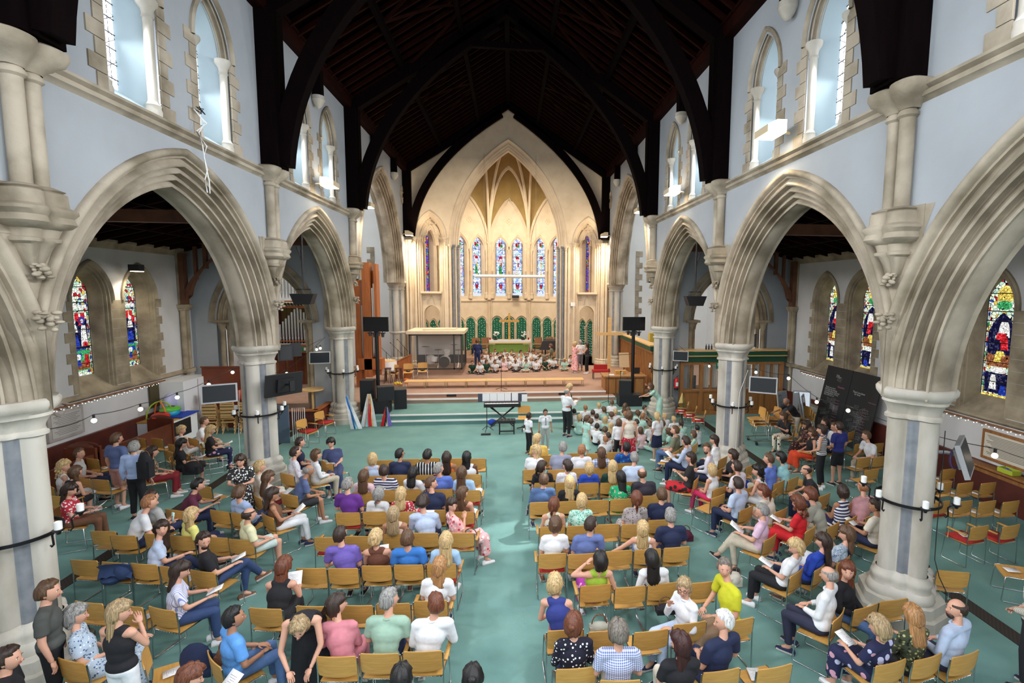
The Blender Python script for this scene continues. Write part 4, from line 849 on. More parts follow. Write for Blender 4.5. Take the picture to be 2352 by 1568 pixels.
(-5.38,6.19,0.00,'u',60,75,'short:brown','l','ts:greyd','tr:black','side','standing person in dark grey T-shirt beside the front column',-1),
(-5.21,6.38,0.00,'s',60,70,'bob:grey','l','ts:paisley','dr:paisley','lap','silver-haired person in pale blue blouse',68),
(-4.31,5.78,0.00,'u',10,70,'long:blonde2','l','tk:black','tr:white','chin','standing person with long highlighted hair in black vest and white trousers',-1),
(-5.26,5.61,0.00,'s',60,80,'short:darkbrown','l','ts:black','tr:black','lap','dark-haired person in black in the bottom corner',185),
(-3.18,5.17,0.00,'s',20,80,'long:auburn','l','ts:white','tr:navy','hold','brown-haired person holding a printed sheet by the denim jacket',186),
(-3.23,6.10,0.00,'s',45,70,'short:black','t','ts:skyb','tr:denim','lap','black-haired person in bright sky blue T-shirt and jeans',187),
(-5.70,8.67,0.00,'s',60,165,'long:darkbrown','l','ts:paleblue','tr:navy','raise','smiling person in pale blue blouse holding up a phone',62),
(-5.41,8.99,0.00,'s',40,30,'long:blonde','l','ts:yellowl','tr:navy','lap','long blonde person in lemon yellow top',57),
(-4.50,9.04,0.00,'s',50,50,'bald:darkbrown','l','ts:lemon','sh:mintl','lap','balding person in pale lemon T-shirt and pale shorts',59),
(-4.71,8.09,0.00,'s',55,130,'short:darkbrown','l','ts:black','tr:denimd','hold','bearded person in black T-shirt and jeans holding a programme',64),
(-4.58,7.31,0.00,'s',60,75,'long:darkbrown','l','ts:pinstripe','tr:denimd','hold','person in white pinstriped top and jeans with platform sandals',67),
(-2.02,8.75,0.00,'s',0,0,'long:blonde2','t','tk:peach','sk:white','lap','wavy blonde person with a bare back and white straps',38),
(-2.65,8.10,0.00,'s',0,20,'short:darkbrown','l','ts:violet','tr:navy','lap','dark-haired person in violet polo',42),
(-2.08,8.01,0.00,'s',0,10,'bun:blonde','l','tk:chestnut','sk:black','hold','blonde person in chestnut halter top',43),
(-1.55,7.87,0.00,'s',0,0,'short:brown','l','ts:azure','tr:navy','lap','short brown-haired person in azure T-shirt',44),
(-0.94,7.85,0.00,'s',5,0,'long:blonde','l','ts:skyf','sk:denim','lap','person with straight blonde hair in light blue top with a shoulder strap',45),
(-0.93,7.06,0.00,'s',5,10,'long:strawberry','l','ts:white','sk:white','lap','person with long strawberry blonde hair in white blouse',49),
(-3.19,7.42,0.00,'s',0,10,'long:auburn','l','tk:black','dr:black','hold','long auburn-haired person in black top holding a white sheet',69),
(-2.10,6.26,0.00,'s',0,60,'pony:darkbrown','l','ls:pinkd','tr:pinkd','lap','dark-haired person in dusty pink with a purple strap across the back',50),
(-1.44,6.22,0.00,'s',5,50,'short:grey','l','ts:sage','tr:navy','lap','grey-haired person in sage green polo',51),
(-0.86,6.14,0.00,'s',0,-30,'short:auburn','l','ls:white','tr:paleblue','lap','short auburn-haired person in loose white shirt',52),
(-2.41,5.89,0.00,'u',170,170,'bob:blonde2','l','tk:black','dr:black','bend','standing blonde person in black dress bending over her bag',-1),
(-1.03,4.96,0.00,'s',0,0,'long:black','t','ts:navy','tr:navy','lap','black-haired head at the bottom edge below the centre rows',188),
(-0.30,4.91,0.00,'s',0,0,'bun:black','t','ts:navy','tr:navy','lap','dark-haired person with a bun at the bottom edge of the aisle',189),
(0.86,8.19,0.00,'s',0,10,'bun:brown','l','ts:white','sk:yellowl','lap','person with pinned-up brown hair in white T-shirt at the aisle',98),
(1.46,8.07,0.00,'s',0,50,'short:darkbrown','l','ts:slateb','tr:navy','lap','balding person with glasses in slate blue polo',99),
(2.34,7.97,0.00,'s',10,10,'long:blonde','l','tk:white','sk:denim','reachl','wavy blonde person in white straps reaching out an arm',101),
(2.91,8.25,0.00,'s',0,0,'short:grey','l','ts:navy','tr:navy','lap','grey-haired person in navy T-shirt at the outer end of the row',102),
(1.43,7.00,0.00,'s',0,-10,'bob:black','l','tk:lime','dr:purplefl','raisel','black-haired person in lime green top touching her hair',103),
(2.18,6.95,0.00,'s',0,-10,'long:black','l','ls:white','tr:navy','lap','long black-haired person in white blouse leaning to one side',105),
(3.14,6.64,0.00,'s',-100,-160,'short:greyb','l','ts:acid','tr:tan','lap','person in bright yellow T-shirt turned to face back',111),
(2.42,6.19,0.00,'s',-110,-150,'bob:blonde2','l','ls:white','tr:paleblue','chin','blonde person with dark-rimmed glasses and hand at the chin',110),
(0.70,6.48,0.00,'s',10,10,'bob:blonde','l','tk:navyb','dr:coral','lap','blonde person in navy sleeveless top and coral skirt',107),
(0.85,5.61,0.00,'s',0,20,'bun:auburn','l','ls:polka','tr:navy','lap','auburn person with a bun in black blouse with white dots',190),
(1.35,5.38,0.00,'s',5,0,'curlyshort:greyb','l','ts:gingham','tr:cream','lap','curly grey-haired person in blue and white gingham shirt',191),
(2.02,5.17,0.00,'s',0,-30,'long:mahogany','l','ts:black','tr:cream','chin','person with long dark red hair in black top',192),
(2.65,5.45,0.00,'s',-20,-90,'short:white','l','ts:navy','tr:navy','lap','white-haired person in navy T-shirt with a wristwatch',112),
(4.64,8.32,0.00,'s',-50,-60,'short:grey','l','ts:pinkl','tr:beige','hold','grey-haired person in pale pink polo holding a sheet',152),
(4.57,7.09,0.00,'s',-40,-80,'bob:blonde','l','ts:white','tr:black','hold','blonde bobbed person in white T-shirt with papers on her lap',153),
(5.12,7.21,0.00,'s',-30,-50,'long:darkbrown','l','ls:royal','tr:navy','lap','long dark-haired person in royal blue blouse',154),
(5.69,7.36,0.00,'s',-30,-60,'long:brown','l','ts:paisley','sk:white','chin','brown-haired person in blue patterned top shading her face',155),
(4.57,6.28,0.00,'s',-40,-50,'bald:grey','l','ls:white','tr:navyd2','lap','balding grey-haired person in white shirt and dark trousers',156),
(4.94,6.33,0.00,'s',150,-150,'long:auburn','l','ls:black','tr:denim','lap','auburn-haired person in black top leaning on a chair back',157),
(4.50,5.21,0.00,'s',-20,-30,'bob:blonde2','l','ts:navyfl','dr:navyfl','hold','person in navy floral dress with sunglasses on her bob',159),
(5.10,5.39,0.00,'s',-10,0,'long:strawberry','l','ls:camo','tr:black','hold','person with long strawberry hair in green and black leaf print blouse',160),
(5.66,5.36,0.00,'s',-20,-80,'bald:darkbrown','l','ls:paleblue','tr:navyd2','lap','bearded balding person in pale blue shirt',161),
(6.89,5.41,0.00,'u',-25,-20,'short:brown','l','ls:cstripe','tr:black','lap','standing person in cream striped shirt at the very edge',-1),
(-1.81,28.79,0.64,'u',0,0,'short:brown','l','ls:navysuit','tr:navysuit','side','standing person in navy suit beside the drum booth',-1),
(3.62,27.18,0.64,'u',60,60,'bob:blonde','l','ts:pinkfl','dr:pinkfl','clap','standing person in long pink floral dress on the stage',-1),
(4.03,27.85,0.64,'u',-10,-20,'short:grey','l','ls:white','tr:greym','lap','standing grey-haired person in white shirt and grey trousers on the stage',-1),
(4.29,26.93,0.64,'u',-60,-60,'long:darkbrown','l','tk:charcoal','tr:black','clap','standing dark-haired person in charcoal vest and black trousers on the stage',-1),
(2.50,30.08,0.64,'s',-70,-80,'bob:brown','l','ts:olive','dr:olive','lap','seated person in olive dress beside the stage children',193),
]
KIDS = [
(-1.97,27.36,0.64,'g1',180,'stage'),(-1.55,27.09,0.64,'w',175,'stage'),(-1.25,27.57,0.64,'g1',170,'stage'),(-0.75,27.55,0.64,'w',190,'stage'),(-0.29,28.03,0.64,'p',180,'stage'),(0.38,27.74,0.64,'w',180,'stage'),(0.93,27.71,0.64,'m',185,'stage'),(1.52,27.81,0.64,'w',180,'stage'),(2.07,28.19,0.64,'g1',150,'stage'),(2.57,28.68,0.64,'w',160,'stage'),(3.12,27.99,0.64,'m',180,'stage'),(3.63,29.40,0.64,'w',120,'stage'),(-1.55,29.23,0.64,'w',160,'stage'),(-1.05,29.20,0.64,'w',190,'stage'),(-0.74,30.87,0.64,'w',150,'stage'),(-0.36,29.63,0.64,'w',180,'stage'),(-0.08,30.37,0.64,'w',175,'stage'),(0.10,30.84,0.64,'w',200,'stage'),(0.37,29.27,0.64,'w',180,'stage'),(0.99,29.10,0.64,'w',180,'stage'),(1.28,28.51,0.64,'w',170,'stage'),(1.75,29.05,0.64,'w',185,'stage'),(1.88,30.20,0.64,'w',180,'stage'),(-0.92,32.77,0.64,'w',160,'stage'),(-0.27,32.74,0.64,'w',175,'stage'),(-0.44,31.35,0.64,'w',180,'stage'),(0.19,32.36,0.64,'w',170,'stage'),(-1.15,30.42,0.64,'w',185,'stage'),(-1.44,31.40,0.64,'w',140,'stage'),(0.74,31.98,0.64,'m',180,'stage'),(0.96,30.98,0.64,'m',170,'stage'),(1.32,32.66,0.64,'w',180,'stage'),(1.45,31.64,0.64,'w',190,'stage'),(1.69,31.21,0.64,'w',180,'stage'),(2.57,29.91,0.64,'m',180,'stage'),(1.17,30.52,0.64,'w',180,'stage'),(0.73,28.67,0.64,'w',180,'stage'),(0.26,30.01,0.64,'w',180,'stage'),(2.25,29.07,0.64,'w',200,'stage'),(-0.55,29.16,0.64,'w',180,'stage'),(-0.04,28.46,0.64,'w',180,'stage'),(0.76,30.01,0.64,'w',185,'stage'),
(3.03,18.99,0.00,'w',20,'floor'),(3.58,19.33,0.00,'w',10,'floor'),(3.68,18.67,0.00,'m',0,'floor'),(4.21,19.78,0.00,'w',10,'floor'),(4.65,19.15,0.00,'m',40,'floor'),(4.06,18.28,0.00,'w',0,'floor'),(3.14,18.18,0.00,'w',30,'floor'),(2.50,18.40,0.00,'w',10,'floor'),(2.58,17.49,0.00,'m',20,'floor'),(3.19,17.57,0.00,'w',10,'floor'),(3.81,17.79,0.00,'w',-10,'floor'),(4.62,18.46,0.00,'m',30,'floor'),(4.86,18.02,0.00,'m',30,'floor'),(4.92,17.52,0.00,'m',60,'floor'),(4.32,17.84,0.00,'w',0,'floor'),(3.45,17.14,0.00,'m',0,'floor'),(2.86,16.93,0.00,'w',60,'floor'),(2.99,16.26,0.00,'w',40,'floor'),(3.16,15.80,0.00,'w',20,'floor'),(3.50,16.31,0.00,'m',0,'floor'),(3.20,15.22,0.00,'w',10,'floor'),(2.98,14.77,0.00,'w',0,'floor'),(4.51,16.71,0.00,'w',0,'floor'),(4.85,16.34,0.00,'w',-20,'floor'),(4.38,15.70,0.00,'p',0,'floor'),(5.34,16.44,0.00,'m',10,'floor'),(5.71,17.43,0.00,'w',-20,'floor'),(5.95,16.99,0.00,'w',-10,'floor'),(6.05,16.50,0.00,'m',0,'floor'),(6.34,15.80,0.00,'w',-40,'floor'),(5.97,15.11,0.00,'m',-60,'floor'),(5.22,15.52,0.00,'m',-70,'floor'),(5.67,15.73,0.00,'w',-30,'floor'),(5.33,18.82,0.00,'w',120,'floor'),(4.74,15.36,0.00,'m',-20,'floor'),(3.73,15.87,0.00,'w',10,'floor'),(4.01,15.21,0.00,'w',-20,'floor'),
]
# ================================================================ clothes, skins, hair
def patmat(name, base, kind, cols, sc):
    if name in MATS: return MATS[name]
    M = mat(name, base, .85); nt = M.node_tree; N, L = nt.nodes, nt.links; b = N['Principled BSDF']
    tc = N.new('ShaderNodeTexCoord'); cur = None
    def mix(fac, c1, c2):
        m_ = N.new('ShaderNodeMix'); m_.data_type = 'RGBA'; L.new(fac, m_.inputs[0])
        for i, c in ((6, c1), (7, c2)):
            if isinstance(c, tuple): m_.inputs[i].default_value = (*c, 1)
            else: L.new(c, m_.inputs[i])
        return m_.outputs[2]
    def thr(o, t, op='GREATER_THAN'):
        q = N.new('ShaderNodeMath'); q.operation = op; q.inputs[1].default_value = t; L.new(o, q.inputs[0]); return q.outputs[0]
    if kind in ('vs', 'hs', 'gg'):
        ax = {'vs': 'X', 'hs': 'Z', 'gg': 'X'}[kind]; fs = []
        for a in ([ax] if kind != 'gg' else ['X', 'Z']):
            w = N.new('ShaderNodeTexWave'); w.bands_direction = a; w.inputs['Scale'].default_value = sc; L.new(tc.outputs['Object'], w.inputs['Vector']); fs.append(thr(w.outputs['Fac'], .5 if kind != 'vs' else .72))
        if kind == 'gg':
            q = N.new('ShaderNodeMath'); q.operation = 'ADD'; L.new(fs[0], q.inputs[0]); L.new(fs[1], q.inputs[1]); q2 = N.new('ShaderNodeMath'); q2.operation = 'MULTIPLY'; q2.inputs[1].default_value = .5; L.new(q.outputs[0], q2.inputs[0]); cur = mix(q2.outputs[0], base, cols[0])
        else: cur = mix(fs[0], base, cols[0])
    else:
        v = N.new('ShaderNodeTexVoronoi'); v.inputs['Scale'].default_value = sc; L.new(tc.outputs['Object'], v.inputs['Vector'])
        if kind == 'dot': cur = mix(thr(v.outputs['Distance'], .26, 'LESS_THAN'), base, cols[0]); v.inputs['Randomness'].default_value = .7
        else:
            sp = N.new('ShaderNodeSeparateColor'); L.new(v.outputs['Color'], sp.inputs[0]); r = N.new('ShaderNodeValToRGB'); r.color_ramp.interpolation = 'CONSTANT'; el = r.color_ramp.elements
            pal = [base]+list(cols); el[0].color = (*base, 1); el[1].position = 1/len(pal); el[1].color = (*pal[1], 1)
            for i in range(2, len(pal)): q = el.new(i/len(pal)); q.color = (*pal[i], 1)
            L.new(sp.outputs[0], r.inputs[0]); n = N.new('ShaderNodeTexNoise'); n.inputs['Scale'].default_value = sc*.8; L.new(tc.outputs['Object'], n.inputs['Vector'])
            cur = mix(thr(v.outputs['Distance'], .42, 'LESS_THAN'), base, r.outputs[0])
    L.new(cur, b.inputs['Base Color']); return M
SOL = dict(white=(.78, .80, .84), cream=(.74, .68, .58), black=(.010, .010, .014), slate=(.10, .14, .30), slateb=(.13, .18, .42), rose=(.48, .26, .24), sky=(.42, .55, .85), crimson=(.22, .012, .02), beige=(.50, .44, .34), navy=(.012, .02, .065), navyd=(.045, .06, .15), brown=(.16, .07, .035), maroon=(.10, .012, .04), grey=(.42, .43, .42), darkgrey=(.03, .03, .035), purple=(.12, .025, .24), paleblue=(.50, .60, .80), orange=(.85, .22, .04), pink=(.82, .58, .62), blue=(.12, .20, .62), skyf=(.38, .58, .85), yellow=(.75, .50, .12), greyb=(.26, .28, .38), charcoal=(.035, .03, .045), dgreen=(.008, .045, .035), royal=(.02, .07, .50), denim=(.08, .15, .32), denimd=(.03, .06, .16), olive=(.17, .18, .12), pinkh=(.55, .02, .10), aqua=(.35, .68, .74), red=(.62, .012, .02), stone=(.38, .38, .32), pinks=(.75, .40, .44), pinkl=(.75, .52, .68), greyd=(.07, .075, .07), skyb=(.12, .35, .80), yellowl=(.80, .76, .22), lemon=(.78, .76, .48), mintl=(.55, .68, .66), violet=(.17, .12, .48), chestnut=(.13, .045, .025), azure=(.04, .20, .62), pinkd=(.62, .22, .27), sage=(.32, .48, .38), lime=(.32, .48, .04), tan=(.28, .18, .11), mint=(.42, .68, .60), navyb=(.025, .04, .22), coral=(.75, .10, .12), navysuit=(.02, .035, .13), greym=(.20, .20, .24), royalnavy=(.02, .03, .20), peach=(.75, .55, .45), navyd2=(.02, .022, .05), orangered=(.75, .07, .02), yellowp=(.8, .7, .3), acid=(.56, .56, .02), bottle=(.006, .05, .03))
PAT = dict(leopard=((.12, .07, .04), 'cell', [(.6, .45, .35), (.6, .5, .4)], 30), navyfl=((.012, .015, .06), 'cell', [(.5, .5, .7), (.012, .015, .06), (.6, .3, .4)], 11), zebra=((.02, .02, .02), 'cell', [(.8, .8, .8), (.75, .75, .75)], 26), redfl=((.45, .02, .04), 'cell', [(.8, .75, .75), (.8, .75, .72)], 24), whitep=((.74, .74, .80), 'dot', [(.5, .4, .6)], 22), bstripe=((.008, .008, .01), 'vs', [(.7, .7, .7)], 5), nstripe=((.015, .02, .08), 'hs', [(.75, .75, .8)], 5.5), pinkfl=((.80, .42, .44), 'cell', [(.6, .04, .05), (.85, .75, .7)], 16), redpolka=((.45, .01, .03), 'dot', [(.85, .8, .8)], 22), plaid=((.74, .76, .82), 'gg', [(.2, .3, .6)], 5), bluep=((.01, .07, .32), 'cell', [(.02, .25, .6), (.01, .1, .3)], 16), greenfl=((.01, .35, .14), 'cell', [(.7, .4, .4), (.01, .35, .14)], 24), jungle=((.62, .60, .50), 'cell', [(.05, .07, .35), (.05, .25, .08), (.7, .4, .05)], 16), greendot=((.45, .68, .6), 'cell', [(.01, .35, .22), (.01, .3, .2)], 36), leopardg=((.34, .30, .30), 'cell', [(.05, .04, .05), (.4, .35, .35)], 36), darkfl=((.03, .008, .012), 'cell', [(.5, .25, .15), (.03, .01, .01)], 26), bstripe2=((.02, .02, .03), 'hs', [(.75, .75, .75)], 8), zebra2=((.70, .64, .54), 'cell', [(.02, .02, .02), (.3, .15, .05)], 12), paisley=((.42, .52, .64), 'cell', [(.06, .10, .22), (.7, .75, .8)], 40), pinstripe=((.74, .75, .84), 'vs', [(.25, .28, .6)], 14), purplefl=((.35, .03, .30), 'cell', [(.8, .35, .6), (.2, .02, .3)], 14), polka=((.006, .006, .02), 'dot', [(.8, .8, .8)], 21), gingham=((.72, .75, .82), 'gg', [(.10, .15, .42)], 13), redblk=((.5, .01, .02), 'cell', [(.01, .01, .01), (.01, .01, .01)], 9), whitel=((.70, .68, .78), 'dot', [(.6, .55, .7)], 30), camo=((.05, .06, .03), 'cell', [(.45, .45, .2), (.01, .01, .01), (.25, .25, .1)], 26), cstripe=((.68, .64, .54), 'vs', [(.35, .32, .28)], 12), checkb=((.7, .75, .85), 'gg', [(.2, .35, .6)], 16))
def cloth(n):
    if n in PAT: return patmat('cloth_'+n, *PAT[n])
    c = SOL[n]; return mat('cloth_'+n, c, .85, col2=tuple(x*.82 for x in c), scale=9, bump=.25, bscale=16)
SKIN = {'l': mat('skin_light', (.62, .33, .23), .55), 't': mat('skin_tan', (.42, .20, .115), .55), 'd': mat('skin_deep', (.13, .055, .03), .5)}
LIP = mat('lips', (.42, .12, .11), .5); EYEW = mat('eye_white', (.75, .74, .72), .3); EYEB = mat('iris', (.015, .012, .012), .2)
HC = dict(black=(.006, .005, .005), darkbrown=(.028, .014, .009), brown=(.085, .042, .020), auburn=(.12, .035, .015), mahogany=(.035, .007, .006), ginger=(.28, .12, .05), blonde=(.46, .32, .15), blonde2=(.30, .21, .11), strawberry=(.32, .16, .06), grey=(.22, .215, .205), greyb=(.14, .12, .10), white=(.62, .61, .58))
def hairmat(c):
    k = HC[c]; return mat('hair_'+c, tuple(x*.5 for x in k), .45, col2=tuple(min(x*1.75, 1) for x in k), scale=30, stretch=(3, 3, .12), detail=2, bump=.3, bscale=40, fac=(.3, .7))
# ---------------------------------------------------------------- head, hand, hair templates (local: +Y is forward)
def head_tmpl():
    g = MB(); n, k = 15, 20; R = []
    for i in range(n+1):
        t = PI*i/n; row = []
        for j in range(k):
            a = 2*PI*j/k; x, y, z = math.sin(t)*math.cos(a), math.sin(t)*math.sin(a), math.cos(t)
            X, Y, Z = x*.079, y*.098, z*.114
            if Z < 0: q = min(-Z/.118, 1); X *= 1-.30*q; Y = Y*(1-.22*q) + (.012*q if y > 0 else .03*q)
            fr = max(y, 0)**3
            Y += fr*(.018*math.exp(-((Z+.018)/.020)**2)*math.exp(-(X/.016)**2)) - fr*.010*math.exp(-((Z-.008)/.014)**2)*math.exp(-((abs(X)-.030)/.014)**2) + fr*.005*math.exp(-((Z+.09)/.02)**2)
            row.append((X, Y, Z))
        R.append(row)
    g.grid(R, close=True, mi=0)
    for s in (-1, 1):
        g.sphere((s*.030, .0795, .008), (.0125, .007, .0065), 8, 5, mi=2); g.sphere((s*.030, .0855, .008), (.0052, .0022, .0055), 6, 4, mi=3)
        g.sphere((s*.078, -.005, -.008), (.009, .018, .030), 6, 5, mi=0); g.box((s*.031, .0905, .027), (.024, .005, .0035), mi=3)
    g.tube([(0, .094, .0), (0, .108, -.016), (0, .112, -.026), (0, .098, -.034)], [.006, .010, .013, .006], 6, mi=0)
    g.sphere((0, .087, -.056), (.022, .009, .0075), 8, 4, mi=1)
    return g
def hand_tmpl():                         # wrist at origin, fingers along +Y, palm faces -Z, thumb to -X
    g = MB(); g.sphere((0, .045, 0), (.038, .052, .015), 8, 6, mi=0)
    for i, (x, l) in enumerate(((-.029, .066), (-.010, .075), (.010, .070), (.028, .055))):
        y0 = .082-abs(x)*.25; g.tube([(x, y0-.02, 0), (x*1.1, y0+l*.45, -.004), (x*1.15, y0+l*.75, -.014), (x*1.15, y0+l*.95, -.028)], [.0095, .0088, .008, .006], 5, mi=0)
    g.tube([(-.026, .018, -.004), (-.052, .042, -.010), (-.058, .068, -.018)], [.012, .0105, .008], 5, mi=0)
    return g
HEAD, HAND = head_tmpl(), hand_tmpl()
HAIRM = {}
def hair_mesh(style, col, var=0):
    k = (style, col, var)
    if k in HAIRM: return HAIRM[k]
    rnd = random.Random(hash(style) % 97 if False else sum(map(ord, style))+var); g = MB(); n, m_ = 14, 24; R = []
    curly = 'curly' in style
    for i in range(n+1):
        t = PI*i/n; row = []
        for j in range(m_):
            a = 2*PI*j/m_; x, y, z = math.sin(t)*math.cos(a), math.sin(t)*math.sin(a), math.cos(t)
            cover = 1.0
            if style == 'short' and ((y > .10 and z < .74-.25*abs(x)) or (y > -.25 and z < -.02)): cover = -1
            if y > .12 and z < .62-.30*abs(x)-.1*y: cover = -1
            lim = {'short': -.45, 'curlyshort': -.4, 'bald': -.35}.get(style, -.75)
            if z < lim+(.35 if y > -.2 else 0): cover = -1
            if style == 'bald' and z > .45: cover = -1
            th = .012 if style in ('bald',) else .020 if style == 'short' else .028
            if cover > 0: r = 1+th/.09*(1+.25*math.sin(7*a+var)+.25*rnd.random())+(.16*rnd.random() if curly else 0)
            else: r = .86
            row.append((x*.084*r, y*.102*r-.004, z*.117*r+.004))
        R.append(row)
    g.grid(R, close=True)
    def drape(z0, z1, w0, w1, d, y0, wav=.0, nn=9, mm=14):
        R = []
        for i in range(nn+1):
            f = i/nn; z = z0+(z1-z0)*f; w = w0+(w1-w0)*f; dd = d*(1-.45*f) if i < nn else d*.15; ww = w if i < nn else w*.55; row = []
            for j in range(mm):
                a = 2*PI*j/mm; rip = 1+.10*math.sin(5*a+i*.9+var)+wav*math.sin(9*a+i*2.1)
                row.append((ww*math.cos(a)*rip, y0+dd*math.sin(a)*rip-.01*f, z+(.012*math.sin(6*a) if i == nn else 0)))
            R.append(row)
        g.grid(R, close=True)
    if style == 'long': drape(.07, -.30-.05*(var % 3), .088, .105, .070, -.050, .03)
    if style == 'bob': drape(.05, -.135, .092, .088, .075, -.038)
    if style == 'pony': g.sphere((0, -.115, .035), (.03, .03, .03), 8, 6); g.tube([(0, -.12, .035), (.005, -.155, -.02), (-.005, -.15, -.11), (.0, -.135, -.22)], [.028, .034, .028, .008], 8)
    if style == 'bun': g.sphere((0, -.115, .03+.03*(var % 2)), (.048, .042, .045), 10, 7); g.sphere((.02, -.135, .04+.03*(var % 2)), (.03, .025, .03), 8, 6)
    if style == 'curly':
        for q in range(46):
            a = rnd.uniform(0, 2*PI); zz = rnd.uniform(-.24, .11); rr = .085+.03*(zz < 0)
            yy = math.sin(a)*rr*.9-.03
            if yy > .035 and zz < .07: continue
            g.sphere((math.cos(a)*rr, yy, zz), rnd.uniform(.022, .038), 6, 4)
    if style == 'curlyshort':
        for q in range(26):
            a = rnd.uniform(0, 2*PI); zz = rnd.uniform(-.02, .12); rr = .088*math.sqrt(max(1-(zz/.135)**2, .1)); yy = math.sin(a)*rr*1.1
            if yy > .06 and zz < .06: continue
            g.sphere((math.cos(a)*rr, yy, zz), rnd.uniform(.018, .028), 6, 4)
    HAIRM[k] = g.mesh('hair', hairmat(col), None); return HAIRM[k]
# ---------------------------------------------------------------- the figure
def cap(g, a, b, ra, rb, flat=False, seg=10):
    a, b = Vector(a), Vector(b); d = (b-a).normalized() if (b-a).length > 1e-5 else Vector((0, 0, 1)); P, Rr = [], []
    for t in (1, .7, 0): P.append(a-d*ra*math.sin(PI/2*t)); Rr.append(max(ra*math.cos(PI/2*t), .002))
    if flat: P.append(b); Rr.append(rb)
    else:
        for t in (0, .7, 1): P.append(b+d*rb*math.sin(PI/2*t)); Rr.append(max(rb*math.cos(PI/2*t), .002))
    g.tube(P, Rr, seg)
def ell(g, c, r, d=None):
    M = None
    if d is not None: M = Vector(d).to_track_quat('Z', 'Y').to_matrix() if False else Vector((0, 0, 1)).rotation_difference(Vector(d)).to_matrix()
    g.sphere(c, r, 14, 9, M=M)
def joints(pose, arms, off, fem, rnd, s=1.0):
    J = {}; S = Vector; wsh = .170 if fem else .195
    if pose in 'sf':
        zp = .56 if pose == 's' else .12
        up_ = .45; J['P'] = S((0, -.06, zp)); hz = zp+.640
        J['H'] = S((off[0], off[1]-.06+.02, hz)); J['N'] = J['P'].lerp(J['H'], .72)+S((0, -.03, 0)); J['N'].z = zp+.455
    else:
        J['P'] = S((0, 0, .94)); J['N'] = S((0, -.01, 1.42)); J['H'] = S((0, .03, 1.59))
        if arms == 'bend': J['N'] = S((0, .36, 1.22)); J['H'] = S((0, .50, 1.20))
        if arms == 'reach': J['N'] = S((0, .27, 1.34)); J['H'] = S((0, .40, 1.46))
    J['C'] = J['P'].lerp(J['N'], .62)
    fwd = (J['N']-J['P']); 
    for e, sg in (('L', -1), ('R', 1)):
        sh = J['N']+S((sg*wsh, 0, -.035)); J['S'+e] = sh
        A = {'lap': ((.06, .04, -.27), (-.10, .29, -.33)), 'hold': ((.05, .10, -.25), (-.05, .34, -.24)), 'phone': ((.05, .10, -.25), (-.10, .33, -.20)), 'side': ((.05, -.02, -.28), (.07, .05, -.53)), 'clap': ((.05, .12, -.23), (-.12, .32, -.12)), 'reach': ((.02, .22, -.18), (-.08, .46, -.22)), 'bend': ((.05, .10, -.27), (-.05, .22, -.46)),
             'chin': ((.04, .14, -.24), (-.10, .22, -.02)) if sg > 0 else ((.06, .06, -.27), (-.12, .28, -.28)), 'raise': ((.10, .10, .0), (.04, .16, .26)) if sg < 0 else ((.05, .10, -.25), (-.05, .34, -.24)), 'raisel': ((.22, .03, -.02), (.02, .04, .14)) if sg < 0 else ((.10, .02, -.27), (.12, .20, -.30)), 'reachl': ((.22, .08, -.20), (.42, .12, -.32)) if sg < 0 else ((.06, .04, -.27), (-.10, .29, -.33))}[arms]
        if arms == 'lap' and pose == 'u': A = ((.05, .0, -.28), (-.12, .18, -.40))
        if pose == 'f' and arms == 'lap': A = ((.05, .06, -.22), (-.06, .28, -.34))
        j = rnd.uniform(-.015, .015)
        J['E'+e] = sh+S((sg*A[0][0], A[0][1]+j, A[0][2])); J['W'+e] = sh+S((sg*A[1][0], A[1][1]+j, A[1][2]+j))
        hp = J['P']+S((sg*.085, 0, -.02)); J['T'+e] = hp
        if pose == 's':
            k = hp+S((sg*rnd.uniform(.01, .05), .46, .01)); J['K'+e] = k; J['A'+e] = S((k.x+rnd.uniform(-.02, .02), k.y+rnd.uniform(-.08, .06), .09))
        elif pose == 'f':
            J['K'+e] = S((sg*.27, .28, .16)); J['A'+e] = S((-sg*.10, .33, .06))
        else:
            w = rnd.uniform(-.04, .05); J['K'+e] = S((sg*.10, .02+w*.5, .50)); J['A'+e] = S((sg*.11, -.02+w, .085))
    if pose == 's' and rnd.random() < .22: # crossed legs
        k = J['KL']; J['KR'] = S((k.x+.06, k.y-.02, k.z+.10)); J['AR'] = S((k.x-.10, k.y+.22, .28))
    return J
JOBS = []
def job(g, vox, it=3):
    me = bpy.data.meshes.new('tmp'); me.from_pydata(g.v, [], g.f); o = bpy.data.objects.new('tmp', me); C.objects.link(o)
    r = o.modifiers.new('r', 'REMESH'); r.mode = 'VOXEL'; r.voxel_size = vox; r.use_smooth_shade = True
    s_ = o.modifiers.new('s', 'SMOOTH'); s_.factor = .5; s_.iterations = it; JOBS.append(o); return len(JOBS)-1
def bake():
    dg = bpy.context.evaluated_depsgraph_get(); out = []
    for o in JOBS: out.append(bpy.data.meshes.new_from_object(o.evaluated_get(dg)))
    for o in JOBS: me = o.data; bpy.data.objects.remove(o); bpy.data.meshes.remove(me)
    JOBS.clear(); return out
